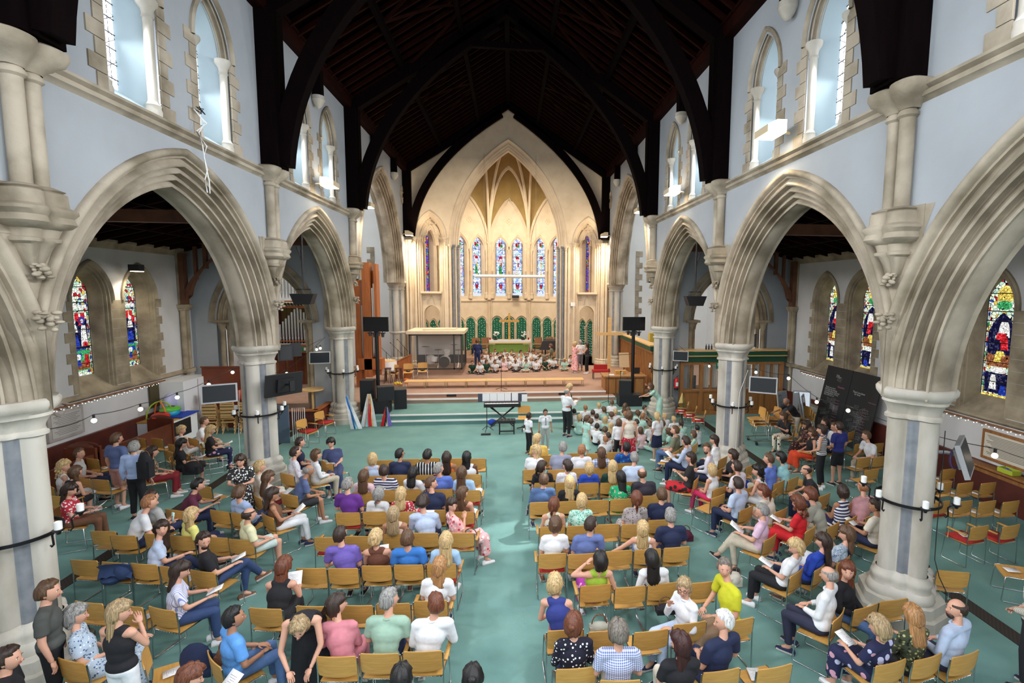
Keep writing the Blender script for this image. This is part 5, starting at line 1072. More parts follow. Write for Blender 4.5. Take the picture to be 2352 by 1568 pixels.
def build_figure(pose, arms, off, fem, top, bot, vox, rnd, sc=1.0):
    """returns joints and job numbers: body, top, bottom"""
    J = joints(pose, arms, off, fem, rnd); a = .93 if fem else 1.0
    P, Cc, N, H = J['P'], J['C'], J['N'], J['H']; d = (N-P).normalized()
    g = MB()
    ell(g, P, (.16, .115, .12)); ell(g, P.lerp(N, .35), (.135*a, .10, .15), d); ell(g, Cc+Vector((0, .005, 0)), (.165*a, .108, .16), d)
    cap(g, J['SL'], J['SR'], .058, .058); cap(g, N+Vector((0, -.01, -.05)), H+Vector((0, -.02, -.05)), .055*a, .050*a)
    for e in 'LR':
        cap(g, J['S'+e], J['E'+e], .050*a, .040*a); cap(g, J['E'+e], J['W'+e], .040*a, .027*a)
        cap(g, J['T'+e], J['K'+e], .085, .058); cap(g, J['K'+e], J['A'+e], .056, .037)
        f = Vector((0, .09, -.045)) if pose != 'f' else Vector((-.07*(1 if e == 'L' else -1)*-1, .03, -.01))
        cap(g, J['A'+e], J['A'+e]+f, .036, .028)
    jb = job(g, vox)
    t = MB(); i_ = .016; kind = top[0]
    ell(t, P+Vector((0, 0, .03)), (.16+i_, .118+i_, .10+i_)); ell(t, P.lerp(N, .38), (.142*a+i_, .104+i_, .17), d); ell(t, Cc+Vector((0, .005, 0)), (.180*a+i_, .114+i_, .158), d)
    if fem and kind != 'ls': ell(t, Cc+Vector((0, .06, -.01)), (.13, .075, .07), d)
    w = .58 if kind == 'tk' else 1
    cap(t, J['SL'].lerp(N, 1-w) if w < 1 else J['SL'], J['SR'].lerp(N, 1-w) if w < 1 else J['SR'], .062+(.002 if w < 1 else i_*.6), .062+(.002 if w < 1 else i_*.6))
    for e in 'LR':
        if kind == 'ts': cap(t, J['S'+e], J['S'+e].lerp(J['E'+e], .72), .060*a+i_*.6, .060*a+i_*.5, flat=True)
        if kind == 'ls': cap(t, J['S'+e], J['E'+e], .058*a+i_*.4, .048*a+i_*.4); cap(t, J['E'+e], J['E'+e].lerp(J['W'+e], .88), .048*a+i_*.4, .040, flat=True)
    jt = job(t, vox, 2)
    q = MB(); kb = bot[0]
    ell(q, P+Vector((0, 0, -.01)), (.165+i_*.5, .122+i_*.5, .115))
    for e in 'LR':
        T_, K, A = J['T'+e], J['K'+e], J['A'+e]
        if kb == 'tr': cap(q, T_, K, .095, .070); cap(q, K, K.lerp(A, .9), .068, .056, flat=True)
        elif kb == 'sh': cap(q, T_, K.lerp(T_, .08), .098, .084, flat=True)
        elif pose == 'f': cap(q, T_, K, .10, .075); ell(q, T_.lerp(K, .5)+Vector((0, .05, -.02)), (.14, .16, .06))
        elif pose == 's':
            cap(q, T_, K, .105, .085); cap(q, T_.lerp(J['TL' if e == 'R' else 'TR'], .4), K.lerp(J['KL' if e == 'R' else 'KR'], .4), .09, .07)
            if kb == 'dr': cap(q, K, K.lerp(A, .75), .09, .10, flat=True); cap(q, K.lerp(J['KL' if e == 'R' else 'KR'], .45), K.lerp(J['KL' if e == 'R' else 'KR'], .45).lerp(A, .7), .08, .09, flat=True)
        else:
            l = .85 if kb == 'dr' else .15
            cap(q, T_, K, .11, .125 if kb == 'sk' else .13, flat=(kb == 'sk'))
            if kb == 'dr': cap(q, K, K.lerp(A, l if sc > .9 else .3), .13, .16, flat=True); 
            ell(q, T_.lerp(J['TL' if e == 'R' else 'TR'], .5)+Vector((0, 0, -.25)), (.17, .14, .22))
    jq = job(q, vox, 2)
    return J, jb, jt, jq
def hand_M(W, E, sg):
    d = (W-E).normalized(); z = Vector((0, 0, 1)); x = d.cross(z)
    if x.length < .1: x = Vector((1, 0, 0))
    x.normalize(); z = x.cross(d).normalized(); M = Matrix((x, d, z)).transposed()
    if sg > 0: M = M @ Matrix.Diagonal((1, 1, 1))
    else: M = M @ Matrix.Diagonal((-1, 1, 1))
    return M
HV = np.array(HEAD.v); NV = np.array(HAND.v)
def final_body(me, J, hyaw, hpit, skin):
    n = len(me.vertices); co = np.empty(n*3); me.vertices.foreach_get('co', co); co = co.reshape(-1, 3)
    k = len(me.polygons); lt = np.empty(len(me.loops), int); me.loops.foreach_get('vertex_index', lt)
    Mh = (Matrix.Rotation(-hyaw, 3, 'Z') @ Matrix.Rotation(hpit, 3, 'X')); A = np.array(Mh)
    parts = [HV*1.04 @ A.T+np.array(J['H'])]; faces = [HEAD.f]; mats_ = [HEAD.m]
    for e, sg in (('L', -1), ('R', 1)):
        M = hand_M(J['W'+e], J['E'+e], sg); parts.append(NV @ np.array(M).T+np.array(J['W'+e])); faces.append([f[::-1] for f in HAND.f] if sg < 0 else HAND.f); mats_.append(HAND.m)
    g = MB(); g.v = list(map(tuple, co)); g.f = [tuple(x) for x in lt.reshape(-1, 4).tolist()]; g.m = [0]*k
    for v, f, m_ in zip(parts, faces, mats_):
        o = len(g.v); g.v += list(map(tuple, v)); g.f += [tuple(i+o for i in q) for q in f]; g.m += m_
    bpy.data.meshes.remove(me)
    return g.mesh('body', [skin, LIP, EYEW, EYEB], None), Mh
SHOE = {}
def shoe_mesh(c):
    if c not in SHOE:
        g = MB(); R = []
        for y, w, h in ((-.075, .028, .05), (-.06, .036, .075), (0, .038, .080), (.06, .044, .060), (.13, .046, .042), (.175, .034, .034), (.19, .012, .022)):
            R.append([(w*math.cos(t), y, max(0, h*math.sin(t)) if math.sin(t) > 0 else 0) for t in [PI*i/6 for i in range(7)]])
        g.grid(R); g.add([(-.046, -.075, 0), (.046, -.075, 0), (.048, .12, 0), (.02, .19, 0), (-.02, .19, 0), (-.048, .12, 0)], [(5, 4, 3, 2, 1, 0)])
        g.box((0, .055, .010), (.092, .24, .02), mi=1)
        SHOE[c] = g.mesh('shoe', [cloth(c), mat('sole', (.55, .53, .5), .7)], 50)
    return SHOE[c]
GLM = MB()
for s in (-1, 1):
    GLM.tube([(s*.033+.024*math.cos(t*PI/5), .100, .008+.019*math.sin(t*PI/5)) for t in range(11)], .0028, 4); GLM.tube([(s*.057, .10, .012), (s*.080, .0, .012)], .0022, 4)
GLM.tube([(-.01, .101, .012), (.01, .101, .012)], .0025, 4)
SGM = MB()
for s in (-1, 1): SGM.sphere((s*.034, .050, .112), (.028, .016, .022), 8, 5); SGM.tube([(s*.06, .045, .11), (s*.088, -.03, .05)], .003, 4)
GLASSES, SUNG = GLM.mesh('glasses', mat('spectacle_frame', (.03, .01, .008), .4), None), SGM.mesh('sunglasses', mat('sunglass', (.008, .008, .01), .1), None)
BRD = MB(); BRD.sphere((0, .058, -.078), (.052, .036, .040), 10, 7); BEARD = BRD.mesh('beard', hairmat('darkbrown'), None)
CPM = MB()
CPM.sphere((0, -.003, .045), (.094, .114, .095), 14, 8); CPM.box((0, .13, .045), (.12, .09, .012)); CAPM = CPM.mesh('cap', cloth('white'), None)
HBM = MB(); HBM.tube([(.088*math.cos(t*PI/8), .012, .02+.115*math.sin(t*PI/8)) for t in range(9)], .014, 6); HBAND = HBM.mesh('headband', mat('olive_band', (.20, .17, .05), .8), None)
TIE = MB(); TIE.box((0, 0, 0), (.05, .012, .05)); TIE.add([(-.018, 0, -.02), (.018, 0, -.02), (.034, .012, -.28), (0, .014, -.32), (-.034, .012, -.28)], [(0, 1, 2, 3, 4)]); TIEM = TIE.mesh('tie', patmat('tie_cloth', (.006, .05, .05), 'hs', [(.6, .6, .65)], 7), None)
CLR = MB(); CLR.tube([(.066*math.cos(t*PI/6), .01+.055*math.sin(t*PI/6), 0) for t in range(13)], .017, 6); CLRM = {c: CLR.mesh('collar', cloth(c), None) for c in ('white', 'paleblue', 'navy', 'slate', 'sky', 'violet', 'azure', 'sage', 'blue', 'purple', 'maroon', 'pinks', 'pinkl', 'denim', 'yellow', 'slateb', 'stone', 'cream')}
def attach(root, nm, me, loc, M=None):
    o = link(nm, me, root); o.location = loc
    if M is not None and nm != 'tie': o.scale = (1.04,)*3
    if M is not None: o.rotation_euler = M.to_euler()
    return o
def dress_figure(root, J, Mh, hair, hc, skin, topm, botm, label, shoe, pose, var, no_shoes=False, sheet=None):
    H = J['H']
    hs = hair if hair != 'bald' else 'bald'
    attach(root, 'hair', hair_mesh(hs, hc, var), H, Mh)
    if 'sunglasses' in label: attach(root, 'sunglasses', SUNG, H, Mh)
    elif 'glasses' in label: attach(root, 'glasses', GLASSES, H, Mh)
    if 'beard' in label and 'white-beard' not in label: attach(root, 'beard', BEARD, H, Mh)
    if ' cap ' in label: attach(root, 'cap', CAPM, H, Mh)
    if 'headband' in label: attach(root, 'headband', HBAND, H, Mh)
    if 'tie' in label.split(): attach(root, 'tie', TIEM, J['N']+Vector((0, .138, -.05)))
    for e, sg in (('L', -1), ('R', 1)):
        A = J['A'+e]; K = J['K'+e]
        o = attach(root, 'shoe', shoe_mesh(shoe), (A.x, A.y-.01, A.z-.085))
        if pose == 'f': o.location = (A.x, A.y, A.z-.045); o.rotation_euler = (0, .5*sg, -sg*-1.1)
        else:
            if A.z > .2: o.rotation_euler.x = .35
            o.rotation_euler.z += -sg*.12
PAPERM = MB().box((0, 0, 0), (.148, .21, .003)).mesh('programme', PAPER, None)
LINES = mat('print_grey', (.25, .25, .3), .8)
LM = MB()
for i in range(9): LM.box((-.01+.008*(i % 3), .065-.016*i, .0025), (.085-.012*(i % 4), .003, .0006))
LINEM = LM.mesh('printed_text', LINES, None)
PHM = MB().box((0, 0, 0), (.075, .155, .009)).mesh('phone', BLACK, None)
def paper(loc, rot, label, group, size=1):
    o = link('programme', PAPERM, None, loc, 0, None, label, 'paper', group, scale=(size, size, 1)); o.rotation_euler = rot
    q = link('printed_text', LINEM, o); return o
def ordw(n): return ['first', 'second', 'third', 'fourth', 'fifth', 'sixth', 'seventh', 'eighth', 'ninth', 'tenth', 'eleventh', 'twelfth', 'thirteenth', 'fourteenth', 'fifteenth', 'sixteenth', 'seventeenth', 'eighteenth', 'nineteenth', 'twentieth'][n]
# ================================================================ people
rp = random.Random(11); ORDER = []
for i, (x, y, z0, pose, bd, hd, hair, skin, top, bot, arms, label, ci) in enumerate(PEOPLE):
    rnd = random.Random(100+i); fem = hair.split(':')[0] in ('long', 'bob', 'bun', 'pony') or hair.startswith('curly:')
    ba = math.radians(bd); kid = pose in 'kj'; sc = {'k': .775, 'j': .865}.get(pose, 1.0)*(1 if kid else (.98 if fem else 1.02)*rnd.uniform(.98, 1.02))
    off = (0, 0); rx, ry = x, y
    if pose == 's':
        cx, cy = CHAIRS[ci][0], CHAIRS[ci][1]; rx, ry = cx, cy; dx, dy = x-cx, y-cy
        lx, ly = dx*math.cos(ba)-dy*math.sin(ba), dx*math.sin(ba)+dy*math.cos(ba)
        L_ = math.hypot(lx, ly); k = min(1, .24/max(L_, 1e-6)); off = (lx*k, ly*k+.02)
    elif arms in ('bend', 'reach'): rx, ry = x-.45*math.sin(ba), y-.45*math.cos(ba)
    vox = .016 if y < 9.5 else .023
    J, jb, jt, jq = build_figure('u' if pose in 'kju' else 's', arms, off, fem, top.split(':'), bot.split(':'), vox, rnd, sc)
    ORDER.append((i, J, jb, jt, jq, rx, ry, sc))
# floor children: a few shared meshes
KV = []
for v in range(10):
    rnd = random.Random(v); kb = 'dr' if v % 2 else 'tr'
    KV.append((kb, build_figure('f', ['lap', 'hold', 'lap', 'chin', 'lap', 'clap', 'lap', 'lap', 'hold', 'lap'][v], (rnd.uniform(-.04, .04), rnd.uniform(.0, .1)), v % 2 == 1, ('ts',), (kb,), .028, rnd, .75), rnd.uniform(-.6, .6), rnd.uniform(-.35, .05)))
BAKED = bake()
for (i, J, jb, jt, jq, rx, ry, sc) in ORDER:
    x, y, z0, pose, bd, hd, hair, skin, top, bot, arms, label, ci = PEOPLE[i]
    hy = math.radians(hd-bd); hy = (hy+PI) % (2*PI)-PI; hy = max(-1.45, min(1.45, hy)); rnd = random.Random(i)
    root = empty('person', (rx, ry, z0), -math.radians(bd), label, 'person'); root.scale = (sc, sc, sc)
    hp = -.45 if arms in ('bend',) else (-.25 if arms in ('hold', 'phone') else rnd.uniform(-.12, .08))
    me, Mh = final_body(BAKED[jb], J, hy, hp, SKIN[skin]); link('body', me, root)
    tc, bc = top.split(':')[1], bot.split(':')[1]
    for nm, jj, c in (('dress_top' if bot[:2] == 'dr' and tc == bc else 'vest' if top[:2] == 'tk' else 'shirt', jt, tc), ({'tr': 'trousers', 'sh': 'shorts', 'sk': 'skirt', 'dr': 'skirt'}[bot[:2]], jq, bc)):
        m2 = BAKED[jj]; m2.name = nm; m2.materials.clear(); m2.materials.append(cloth(c)); link(nm, m2, root)
    hst, hcol = hair.split(':')
    dress_figure(root, J, Mh, hst, hcol, skin, None, None, label, ['black', 'white', 'brown', 'white', 'navy'][i % 5], pose, i % 3)
    if tc in CLRM and top[:2] == 'ls' or 'polo' in label: 
        if tc in CLRM: attach(root, 'collar', CLRM[tc], J['N']+Vector((0, 0, .012)))
    R = Matrix.Rotation(-math.radians(bd), 3, 'Z')
    if arms == 'hold' and 'violin' not in label:
        w = Vector((rx, ry, z0))+(R @ ((J['WL']+J['WR'])/2*sc+Vector((0, .10, .035))))
        big = 'sheet' in label
        o = paper(w, (math.radians(35 if big else 20), 0, -math.radians(bd)+rnd.uniform(-.3, .3)), 'white programme held by the '+' '.join(label.replace('standing ', '').split()[:9]), None, 1.35 if big else 1.0)
    if arms in ('phone', 'raise'):
        hnd = J['WL'] if arms == 'raise' else (J['WL']+J['WR'])/2
        w = Vector((rx, ry, z0))+(R @ (hnd*sc+Vector((0, .06, .09 if arms == 'raise' else .04))))
        o = link('phone', PHM, None, w, 0, None, ('pale green phone held up' if arms == 'raise' else 'dark phone held')+' by the '+' '.join(label.split()[:9]), 'phone'); o.rotation_euler = (math.radians(80 if arms == 'raise' else 30), 0, -math.radians(bd))
        if arms == 'raise': o.data = PHM.copy(); o.data.materials[0] = mat('pale_green_case', (.5, .75, .72), .4); o.rotation_euler.z += .5
# ---------------------------------------------------------------- children sitting on the floor and on the stage
kbod = {}
KCOL = {'w': ('white', 'black'), 'm': ('mint', 'mint'), 'g1': ('bottle', 'bottle'), 'p': ('pink', 'pink')}
KN = {'w': 'white shirt', 'm': 'mint gingham dress', 'g1': 'dark green jumper', 'p': 'pink dress'}
KH = ['short:brown', 'short:darkbrown', 'short:ginger', 'short:black', 'short:blonde', 'curlyshort:brown']
KG = ['pony:brown', 'bob:brown', 'long:blonde', 'pony:darkbrown', 'pony:ginger', 'long:brown', 'pony:blonde']
def clone_mat(me, c):
    q = me.copy(); q.materials.clear(); q.materials.append(cloth(c)); return q
kc = {}
KPOS = {}
for wh in ('stage', 'floor'):
    L = sorted([i for i, k in enumerate(KIDS) if k[5] == wh], key=lambda i: KIDS[i][1]); row = 0; rows = []
    while L:
        y0_ = KIDS[L[0]][1]; r_ = [i for i in L if KIDS[i][1] < y0_+.5]; rows.append(sorted(r_, key=lambda i: KIDS[i][0])); L = [i for i in L if i not in r_]
    for a_, r_ in enumerate(rows):
        for b_, i in enumerate(r_): KPOS[i] = (['one', 'two', 'three', 'four', 'five', 'six', 'seven', 'eight', 'nine', 'ten', 'eleven', 'twelve', 'thirteen'][a_], ordw(b_))
for i, (x, y, z0, kt, d, where) in enumerate(KIDS):
    rnd = random.Random(i*7+1); girl = kt in 'mp' or (kt == 'g1' and i % 3 == 2)
    cand = [v for v in range(10) if (KV[v][0] == 'dr') == (kt in 'mp')]; v = cand[i % len(cand)]; kb, (J, jb, jt, jq), hy, hp = KV[v]
    hair = (KG if girl else KH)[rnd.randrange(len(KG if girl else KH))]; skin = 'd' if i % 17 == 5 else 't' if i % 7 == 3 else 'l'
    if v not in kbod:
        me, Mh = final_body(BAKED[jb], J, hy, hp, SKIN['l']); kbod[v] = (me, Mh)
    me, Mh = kbod[v]
    key = (v, skin)
    if key not in kc:
        m2 = me if skin == 'l' else me.copy(); 
        if skin != 'l': m2.materials[0] = SKIN[skin]
        kc[key] = m2
    hst, hcol = hair.split(':'); tcol, bcol = KCOL[kt]
    g = 'children sitting on the stage' if where == 'stage' else 'children sitting on the carpet'
    tie = kt == 'w' and i % 2 == 0
    lab = 'child in %s with %s %s hair sitting %s' % (KN[kt]+(' and striped tie' if tie else ''), {'short': 'short', 'curlyshort': 'tousled', 'pony': 'tied-back', 'bob': 'bobbed', 'long': 'long'}[hst], hcol.replace('darkbrown', 'dark brown'), 'on the stage' if where == 'stage' else 'on the carpet')
    lab = lab.replace('and striped tie', 'and tie').replace(' on the stage', '').replace(' on the carpet', '').replace('mint gingham', 'mint').replace(' hair sitting', ' hair'); lab += ', %s in %s row %s' % (KPOS[i][1], 'stage' if where == 'stage' else 'floor', KPOS[i][0])
    root = empty('person', (x, y, z0), -math.radians(d), lab, 'person', g); s_ = .78 if where == 'stage' else .80; root.scale = (s_,)*3
    link('body', kc[key], root)
    for nm, jj, c in (('shirt' if kt == 'w' else 'jumper' if kt == 'g1' else 'dress_top', jt, tcol), ('trousers' if kb == 'tr' else 'skirt', jq, bcol)):
        k2 = (jj, c)
        if k2 not in kc: kc[k2] = clone_mat(BAKED[jj], c)
        link(nm, kc[k2], root)
    dress_figure(root, J, Mh, hst, hcol, skin, None, None, 'tie' if tie else '', 'black', 'f', i % 3)
# ================================================================ chairs
def chair_parts():
    P = {}
    g = MB(); R = []                     # seat: moulded ply with dished pan and front curl
    for z in (0, -.014):
        for i in range(9):
            y = -.21+.42*i/8; dz = .012*math.cos(PI*i/8)*.8-(.02 if i == 8 else 0)
            R.append([(-.225+.45*j/6, y, .452+z+dz+.008*abs(j-3)/3) for j in range(7)])
    a = MB(); a.grid(R[:9]); a.grid([r[::-1] for r in R[9:]])
    edge = [R[0]+[], R[9]]; a.grid(edge); a.grid([R[17], R[8]]); a.grid([[r[0] for r in R[9:]], [r[0] for r in R[:9]]]); a.grid([[r[6] for r in R[:9]], [r[6] for r in R[9:]]])
    P['seat'] = a.mesh('seat', OAK, 60)
    a = MB(); F, K = [], []
    for i in range(7):
        z = .555+.265*i/6; row, rb_ = [], []
        for j in range(11):
            u = -1+2*j/10; w = .235-(.012 if i in (0, 6) else 0); x = u*w; y = -.215-.030*(1-u*u)-.035*(i/6)
            zz = z+(.014*(1-u*u) if i == 6 else 0)-(.010*(1-u*u) if i == 0 else 0); row.append((x, y, zz)); rb_.append((x, y-.013, zz))
        F.append(row); K.append(rb_)
    a.grid(F); a.grid([r[::-1] for r in K]); a.grid([F[6], K[6]]); a.grid([K[0], F[0]]); a.grid([[r[0] for r in F], [r[0] for r in K]]); a.grid([[r[10] for r in K], [r[10] for r in F]])
    P['backrest'] = a.mesh('backrest', OAK, 60)
    for s in (-1, 1):
        a = MB(); a.tube([(s*.243, -.245, .79), (s*.243, -.225, .60), (s*.243, -.235, .02), (s*.243, -.215, .010), (s*.243, .21, .010), (s*.243, .235, .03), (s*.232, .20, .435), (s*.225, .17, .447), (s*.225, -.21, .445)], .0095, 6)
        P['leg%d' % s] = a.mesh('side_frame', CHROME, None)
    a = MB(); a.tube([(-.225, -.2, .440), (.225, -.2, .440)], .008, 6); a.tube([(-.225, .15, .435), (.225, .15, .435)], .008, 6)
    for j in range(9): a.sphere((-.19+.0475*j, -.212, .442), .007, 5, 4)
    P['cross_rail'] = a.mesh('cross_rail', CHROME, None)
    a = MB(); a.box((0, .0, .478), (.43, .42, .035)); P['cushion'] = a.mesh('cushion', REDC, None)
    for s in (-1, 1):
        a = MB(); a.box((s*.265, -.03, .655), (.05, .34, .022)); a.tube([(s*.25, .12, .645), (s*.245, .14, .44)], .008, 6); P['arm%d' % s] = a.mesh('armrest', OAK, None)
    return P
CP = chair_parts()
occ = {}
for p in PEOPLE:
    if p[12] >= 0: occ[p[12]] = p
# empty chairs take their label from the person nearest to them
def chair_label(i, x, y, d, fl, o):
    base = 'oak and chrome stacking chair'+(' with red seat pad' if 'r' in fl else ' with wooden arms' if 'a' in fl else '')
    if i in occ: 
        w = [t for t in occ[i][11].replace('long-haired', 'longhaired').split()]
        return 'oak chair under the '+' '.join(w[:11])
    best = sorted((math.hypot(p[0]-x, p[1]-y), k) for k, p in enumerate(PEOPLE))[0]
    p = PEOPLE[best[1]]; dx, dy = x-p[0], y-p[1]
    rel = ('in front of' if dy > 0 else 'behind') if abs(dy) > abs(dx) else 'beside'
    return 'empty %schair %s the %s' % ('red-padded ' if 'r' in fl else 'oak ', rel, ' '.join(p[11].split()[:9]))
seen_l = {}
for i, (x, y, d, fl, o) in enumerate(CHAIRS):
    lab = chair_label(i, x, y, d, fl, o)
    seen_l.setdefault(lab, []).append(i)
for i, (x, y, d, fl, o) in enumerate(CHAIRS):
    lab = chair_label(i, x, y, d, fl, o); same = seen_l[lab]
    if len(same) > 1:
        k = sorted(same, key=lambda q: (CHAIRS[q][1], CHAIRS[q][0])).index(i)
        lab = lab.replace('empty', 'empty %s' % (['nearer', 'further'][k] if len(same) == 2 else ordw(k))) if 'empty' in lab else lab+' '+ordw(k)
        lab = ' '.join(lab.split()[:15])
    z = .64 if 'z' in fl else 0
    root = empty('stacking_chair', (x, y, z), -math.radians(d), lab, 'chair', 'oak stacking chairs set out in rows')
    for nm, k in (('seat', 'seat'), ('backrest', 'backrest'), ('side_frame', 'leg-1'), ('side_frame', 'leg1'), ('cross_rail', 'cross_rail')): link(nm, CP[k], root)
    if 'r' in fl: link('seat_cushion', CP['cushion'], root)
    if 'r' in fl or 'a' in fl:
        link('armrest', CP['arm-1'], root); link('armrest', CP['arm1'], root)
    if i not in occ and 's' not in fl and i % 5 != 4 and y < 17:
        rr = random.Random(i); c, s_ = math.cos(-math.radians(d)), math.sin(-math.radians(d))
        paper((x+rr.uniform(-.05, .05), y+rr.uniform(-.03, .06), z+.4785+(.025 if 'r' in fl else 0)), (0, 0, rr.uniform(-.5, .5)-math.radians(d)), 'programme on the '+' '.join(lab.replace('empty ', '').split()[:12]), 'programmes left on empty chairs')
# ================================================================ fittings and objects
rq = random.Random(21)
def T3(loc, label, cat, name, group=None, rz=0): return empty(name, loc, rz, label, cat, group)
SIDE = {-1: 'on the organ side', 1: 'on the blackboard side'}
# ---- candle rings on the columns
for s in (-1, 1):
    for k, nm, zz in ((1, 'nearest column', 1.93), (2, 'second column', 1.95), (3, 'column by the steps', 1.95)):
        y = KY[k]; o = T3((s*6.44, y, zz), 'black iron candle ring around the %s %s' % (nm, SIDE[s]), 'candle holder', 'candle_ring', 'iron candle rings on the columns')
        g = MB(); R = []
        for i in range(33):
            a = 2*PI*i/32; R.append([((.44+dr)*math.cos(a), (.44+dr)*math.sin(a), dz) for dr, dz in ((0, -.022), (.016, -.022), (.016, .022), (0, .022))])
        g.grid(R, close=True); g.obj('band', BLACKM, o)
        for i in range(6):
            a = -PI/2+(i-2.5)*PI/3.1+(.15 if s > 0 else -.15); c, q = math.cos(a), math.sin(a)
            g = MB(); g.tube([(.48*c, .48*q, -.14), (.50*c, .50*q, -.16), (.53*c, .53*q, -.13), (.52*c, .52*q, 0), (.56*c, .56*q, .05), (.62*c, .62*q, .06)], .013, 6)
            g.lathe([(.02, .02), (.03, .05), (.065, .075), (.07, .085), (.055, .09)], c=(.62*c, .62*q), seg=10); g.obj('bracket', BLACKM, o)
            g = MB(); g.lathe([(.042, .09), (.043, .19), (.03, .195), (.02, .185)], c=(.62*c, .62*q), seg=10); b = g.obj('candle', mat('wax', (.85, .85, .83), .6), o)
# ---- wall mounted screens on the columns
def tv(loc, rz, tilt, label, w=.72, h=.45, frame=STEEL):
    o = T3(loc, label, 'screen', 'wall_screen', 'screens bracketed to the columns', rz)
    M = Matrix.Rotation(tilt, 3, 'X')
    g = MB(); g.box((0, 0, 0), (w, .07, h), M=M); g.obj('casing', frame, o)
    g = MB(); p = M @ Vector((0, -.037, 0)); g.box(tuple(p), (w-.07, .006, h-.07), M=M); g.obj('display', SCREEN, o)
    g = MB(); p = M @ Vector((0, .06, 0)); g.box(tuple(p), (w*.45, .08, h*.6), M=M); g.tube([(0, .06, 0), (.0, .22, .02), (0, .34, .0)], .03, 6); g.box((0, .36, 0), (.12, .05, .26)); g.obj('bracket', STEEL if frame is STEEL else BLACK, o)
tv((-6.78, 12.45, 2.70), math.radians(25), math.radians(-14), 'grey-framed screen tilted down on the second column of the organ side')
tv((-5.75, 13.45, 2.72), math.radians(-128), math.radians(-10), 'black screen seen from behind on the nave face of the second column', .95, .58, BLACK)
tv((-7.0, 19.35, 2.62), math.radians(12), math.radians(-12), 'grey-framed screen on the column nearest the organ')
tv((7.0, 19.55, 2.56), math.radians(-25), math.radians(-12), 'small grey-framed screen on the column beside the fire extinguisher', .62, .42)
tv((6.95, 12.75, 2.66), math.radians(-30), math.radians(-14), 'grey-framed screen tilted down on the second column before the blackboards')
tv((7.15, 6.85, 2.66), math.radians(41), math.radians(-18), 'screen seen edge-on bracketed to the nearest column above empty chairs', .78, .52)
g = MB(); g.tube([(7.05+.10*math.cos(t*PI/8), 6.9, 2.62+.16*math.sin(t*PI/8)) for t in range(17)], .018, 6); tag(g.obj('cable_coil', mat('purple_cable', (.10, .06, .18), .6)), 'coil of dark purple cable hanging by the nearest screen', 'cable')
g = MB(); g.tube([(-6.35, 6.53, 2.3+.0)]+[(-6.30+.16*math.cos(t*PI/8), 6.5, 2.15+.16*math.sin(t*PI/8)) for t in range(17)], .010, 6); tag(g.obj('cable_loop', BLACK), 'loop of cable on the front column of the organ side', 'cable')
g = MB(); g.tube([(6.72, 6.79, 3.1), (6.72, 6.785, 2.2), (6.71, 6.78, 1.5), (6.62, 6.68, 1.1), (6.66, 6.62, .85), (6.8, 6.62, .6), (6.93, 6.72, .12)], .007, 6); tag(g.obj('cable_run', BLACK), 'dark cable drooping down the nearest column to its base', 'cable')
for (pts, lb) in (([(6.75, 13.25, 3.0), (6.45, 13.08, 2.4), (6.42, 13.1, 1.2), (6.40, 13.1, .2)], 'white cable down the second column before the blackboards'), ([(-6.8, 13.35, 2.6), (-6.86, 13.33, 1.5), (-6.84, 13.3, .3)], 'white cable down the second column of the organ side')):
    g = MB(); g.tube(pts, .006, 6); tag(g.obj('cable_run', WHITE), lb, 'cable')
# ---- hanging loudspeakers
for s in (-1, 1):
    y = 16.6; o = T3((s*6.4, y, 4.9), 'black wedge loudspeaker hanging on a pole in the arch '+SIDE[s], 'loudspeaker', 'hanging_speaker')
    g = MB(); P = [(-.36, .13), (.36, .13), (.24, -.20), (-.24, -.20)]
    g.add([(x, -.18, z) for x, z in P]+[(x*.95, .20, z) for x, z in P], [(0, 1, 2, 3), (7, 6, 5, 4), (0, 4, 5, 1), (1, 5, 6, 2), (2, 6, 7, 3), (3, 7, 4, 0)]); g.obj('cabinet', BLACK, o, sharp=20)
    g = MB(); g.tube([(-.22, 0, .13), (-.22, 0, .27), (.22, 0, .27), (.22, 0, .13)], .015, 6); g.obj('yoke', BLACKM, o)
    g = MB(); g.tube([(0, 0, .27), (0, 0, 1.5)], .035, 6); g.tube([(0, 0, 1.1), (-.15*s*-1, 0, 1.6)], .025, 6); g.tube([(0, 0, 1.1), (.02, 0, 2.6)], .03, 6); g.obj('pole', BLACKM, o)
for s, x, y, z in ((-1, -6.05, 14.3, 3.45), (1, 6.9, 14.0, 3.72)):
    o = T3((x, y, z), 'black loudspeaker strapped beside the second capital '+SIDE[s], 'loudspeaker', 'bracket_speaker', rz=-.5*s)
    g = MB(); g.box((0, 0, 0), (.34, .30, .42)); g.obj('cabinet', BLACK, o); g = MB(); g.box((0, -.156, 0), (.28, .01, .36)); g.obj('grille', mat('grille', (.03, .032, .035), .7), o); g = MB(); g.box((.28, .1, .05), (.24, .25, .36)); g.obj('amplifier', BLACK, o)
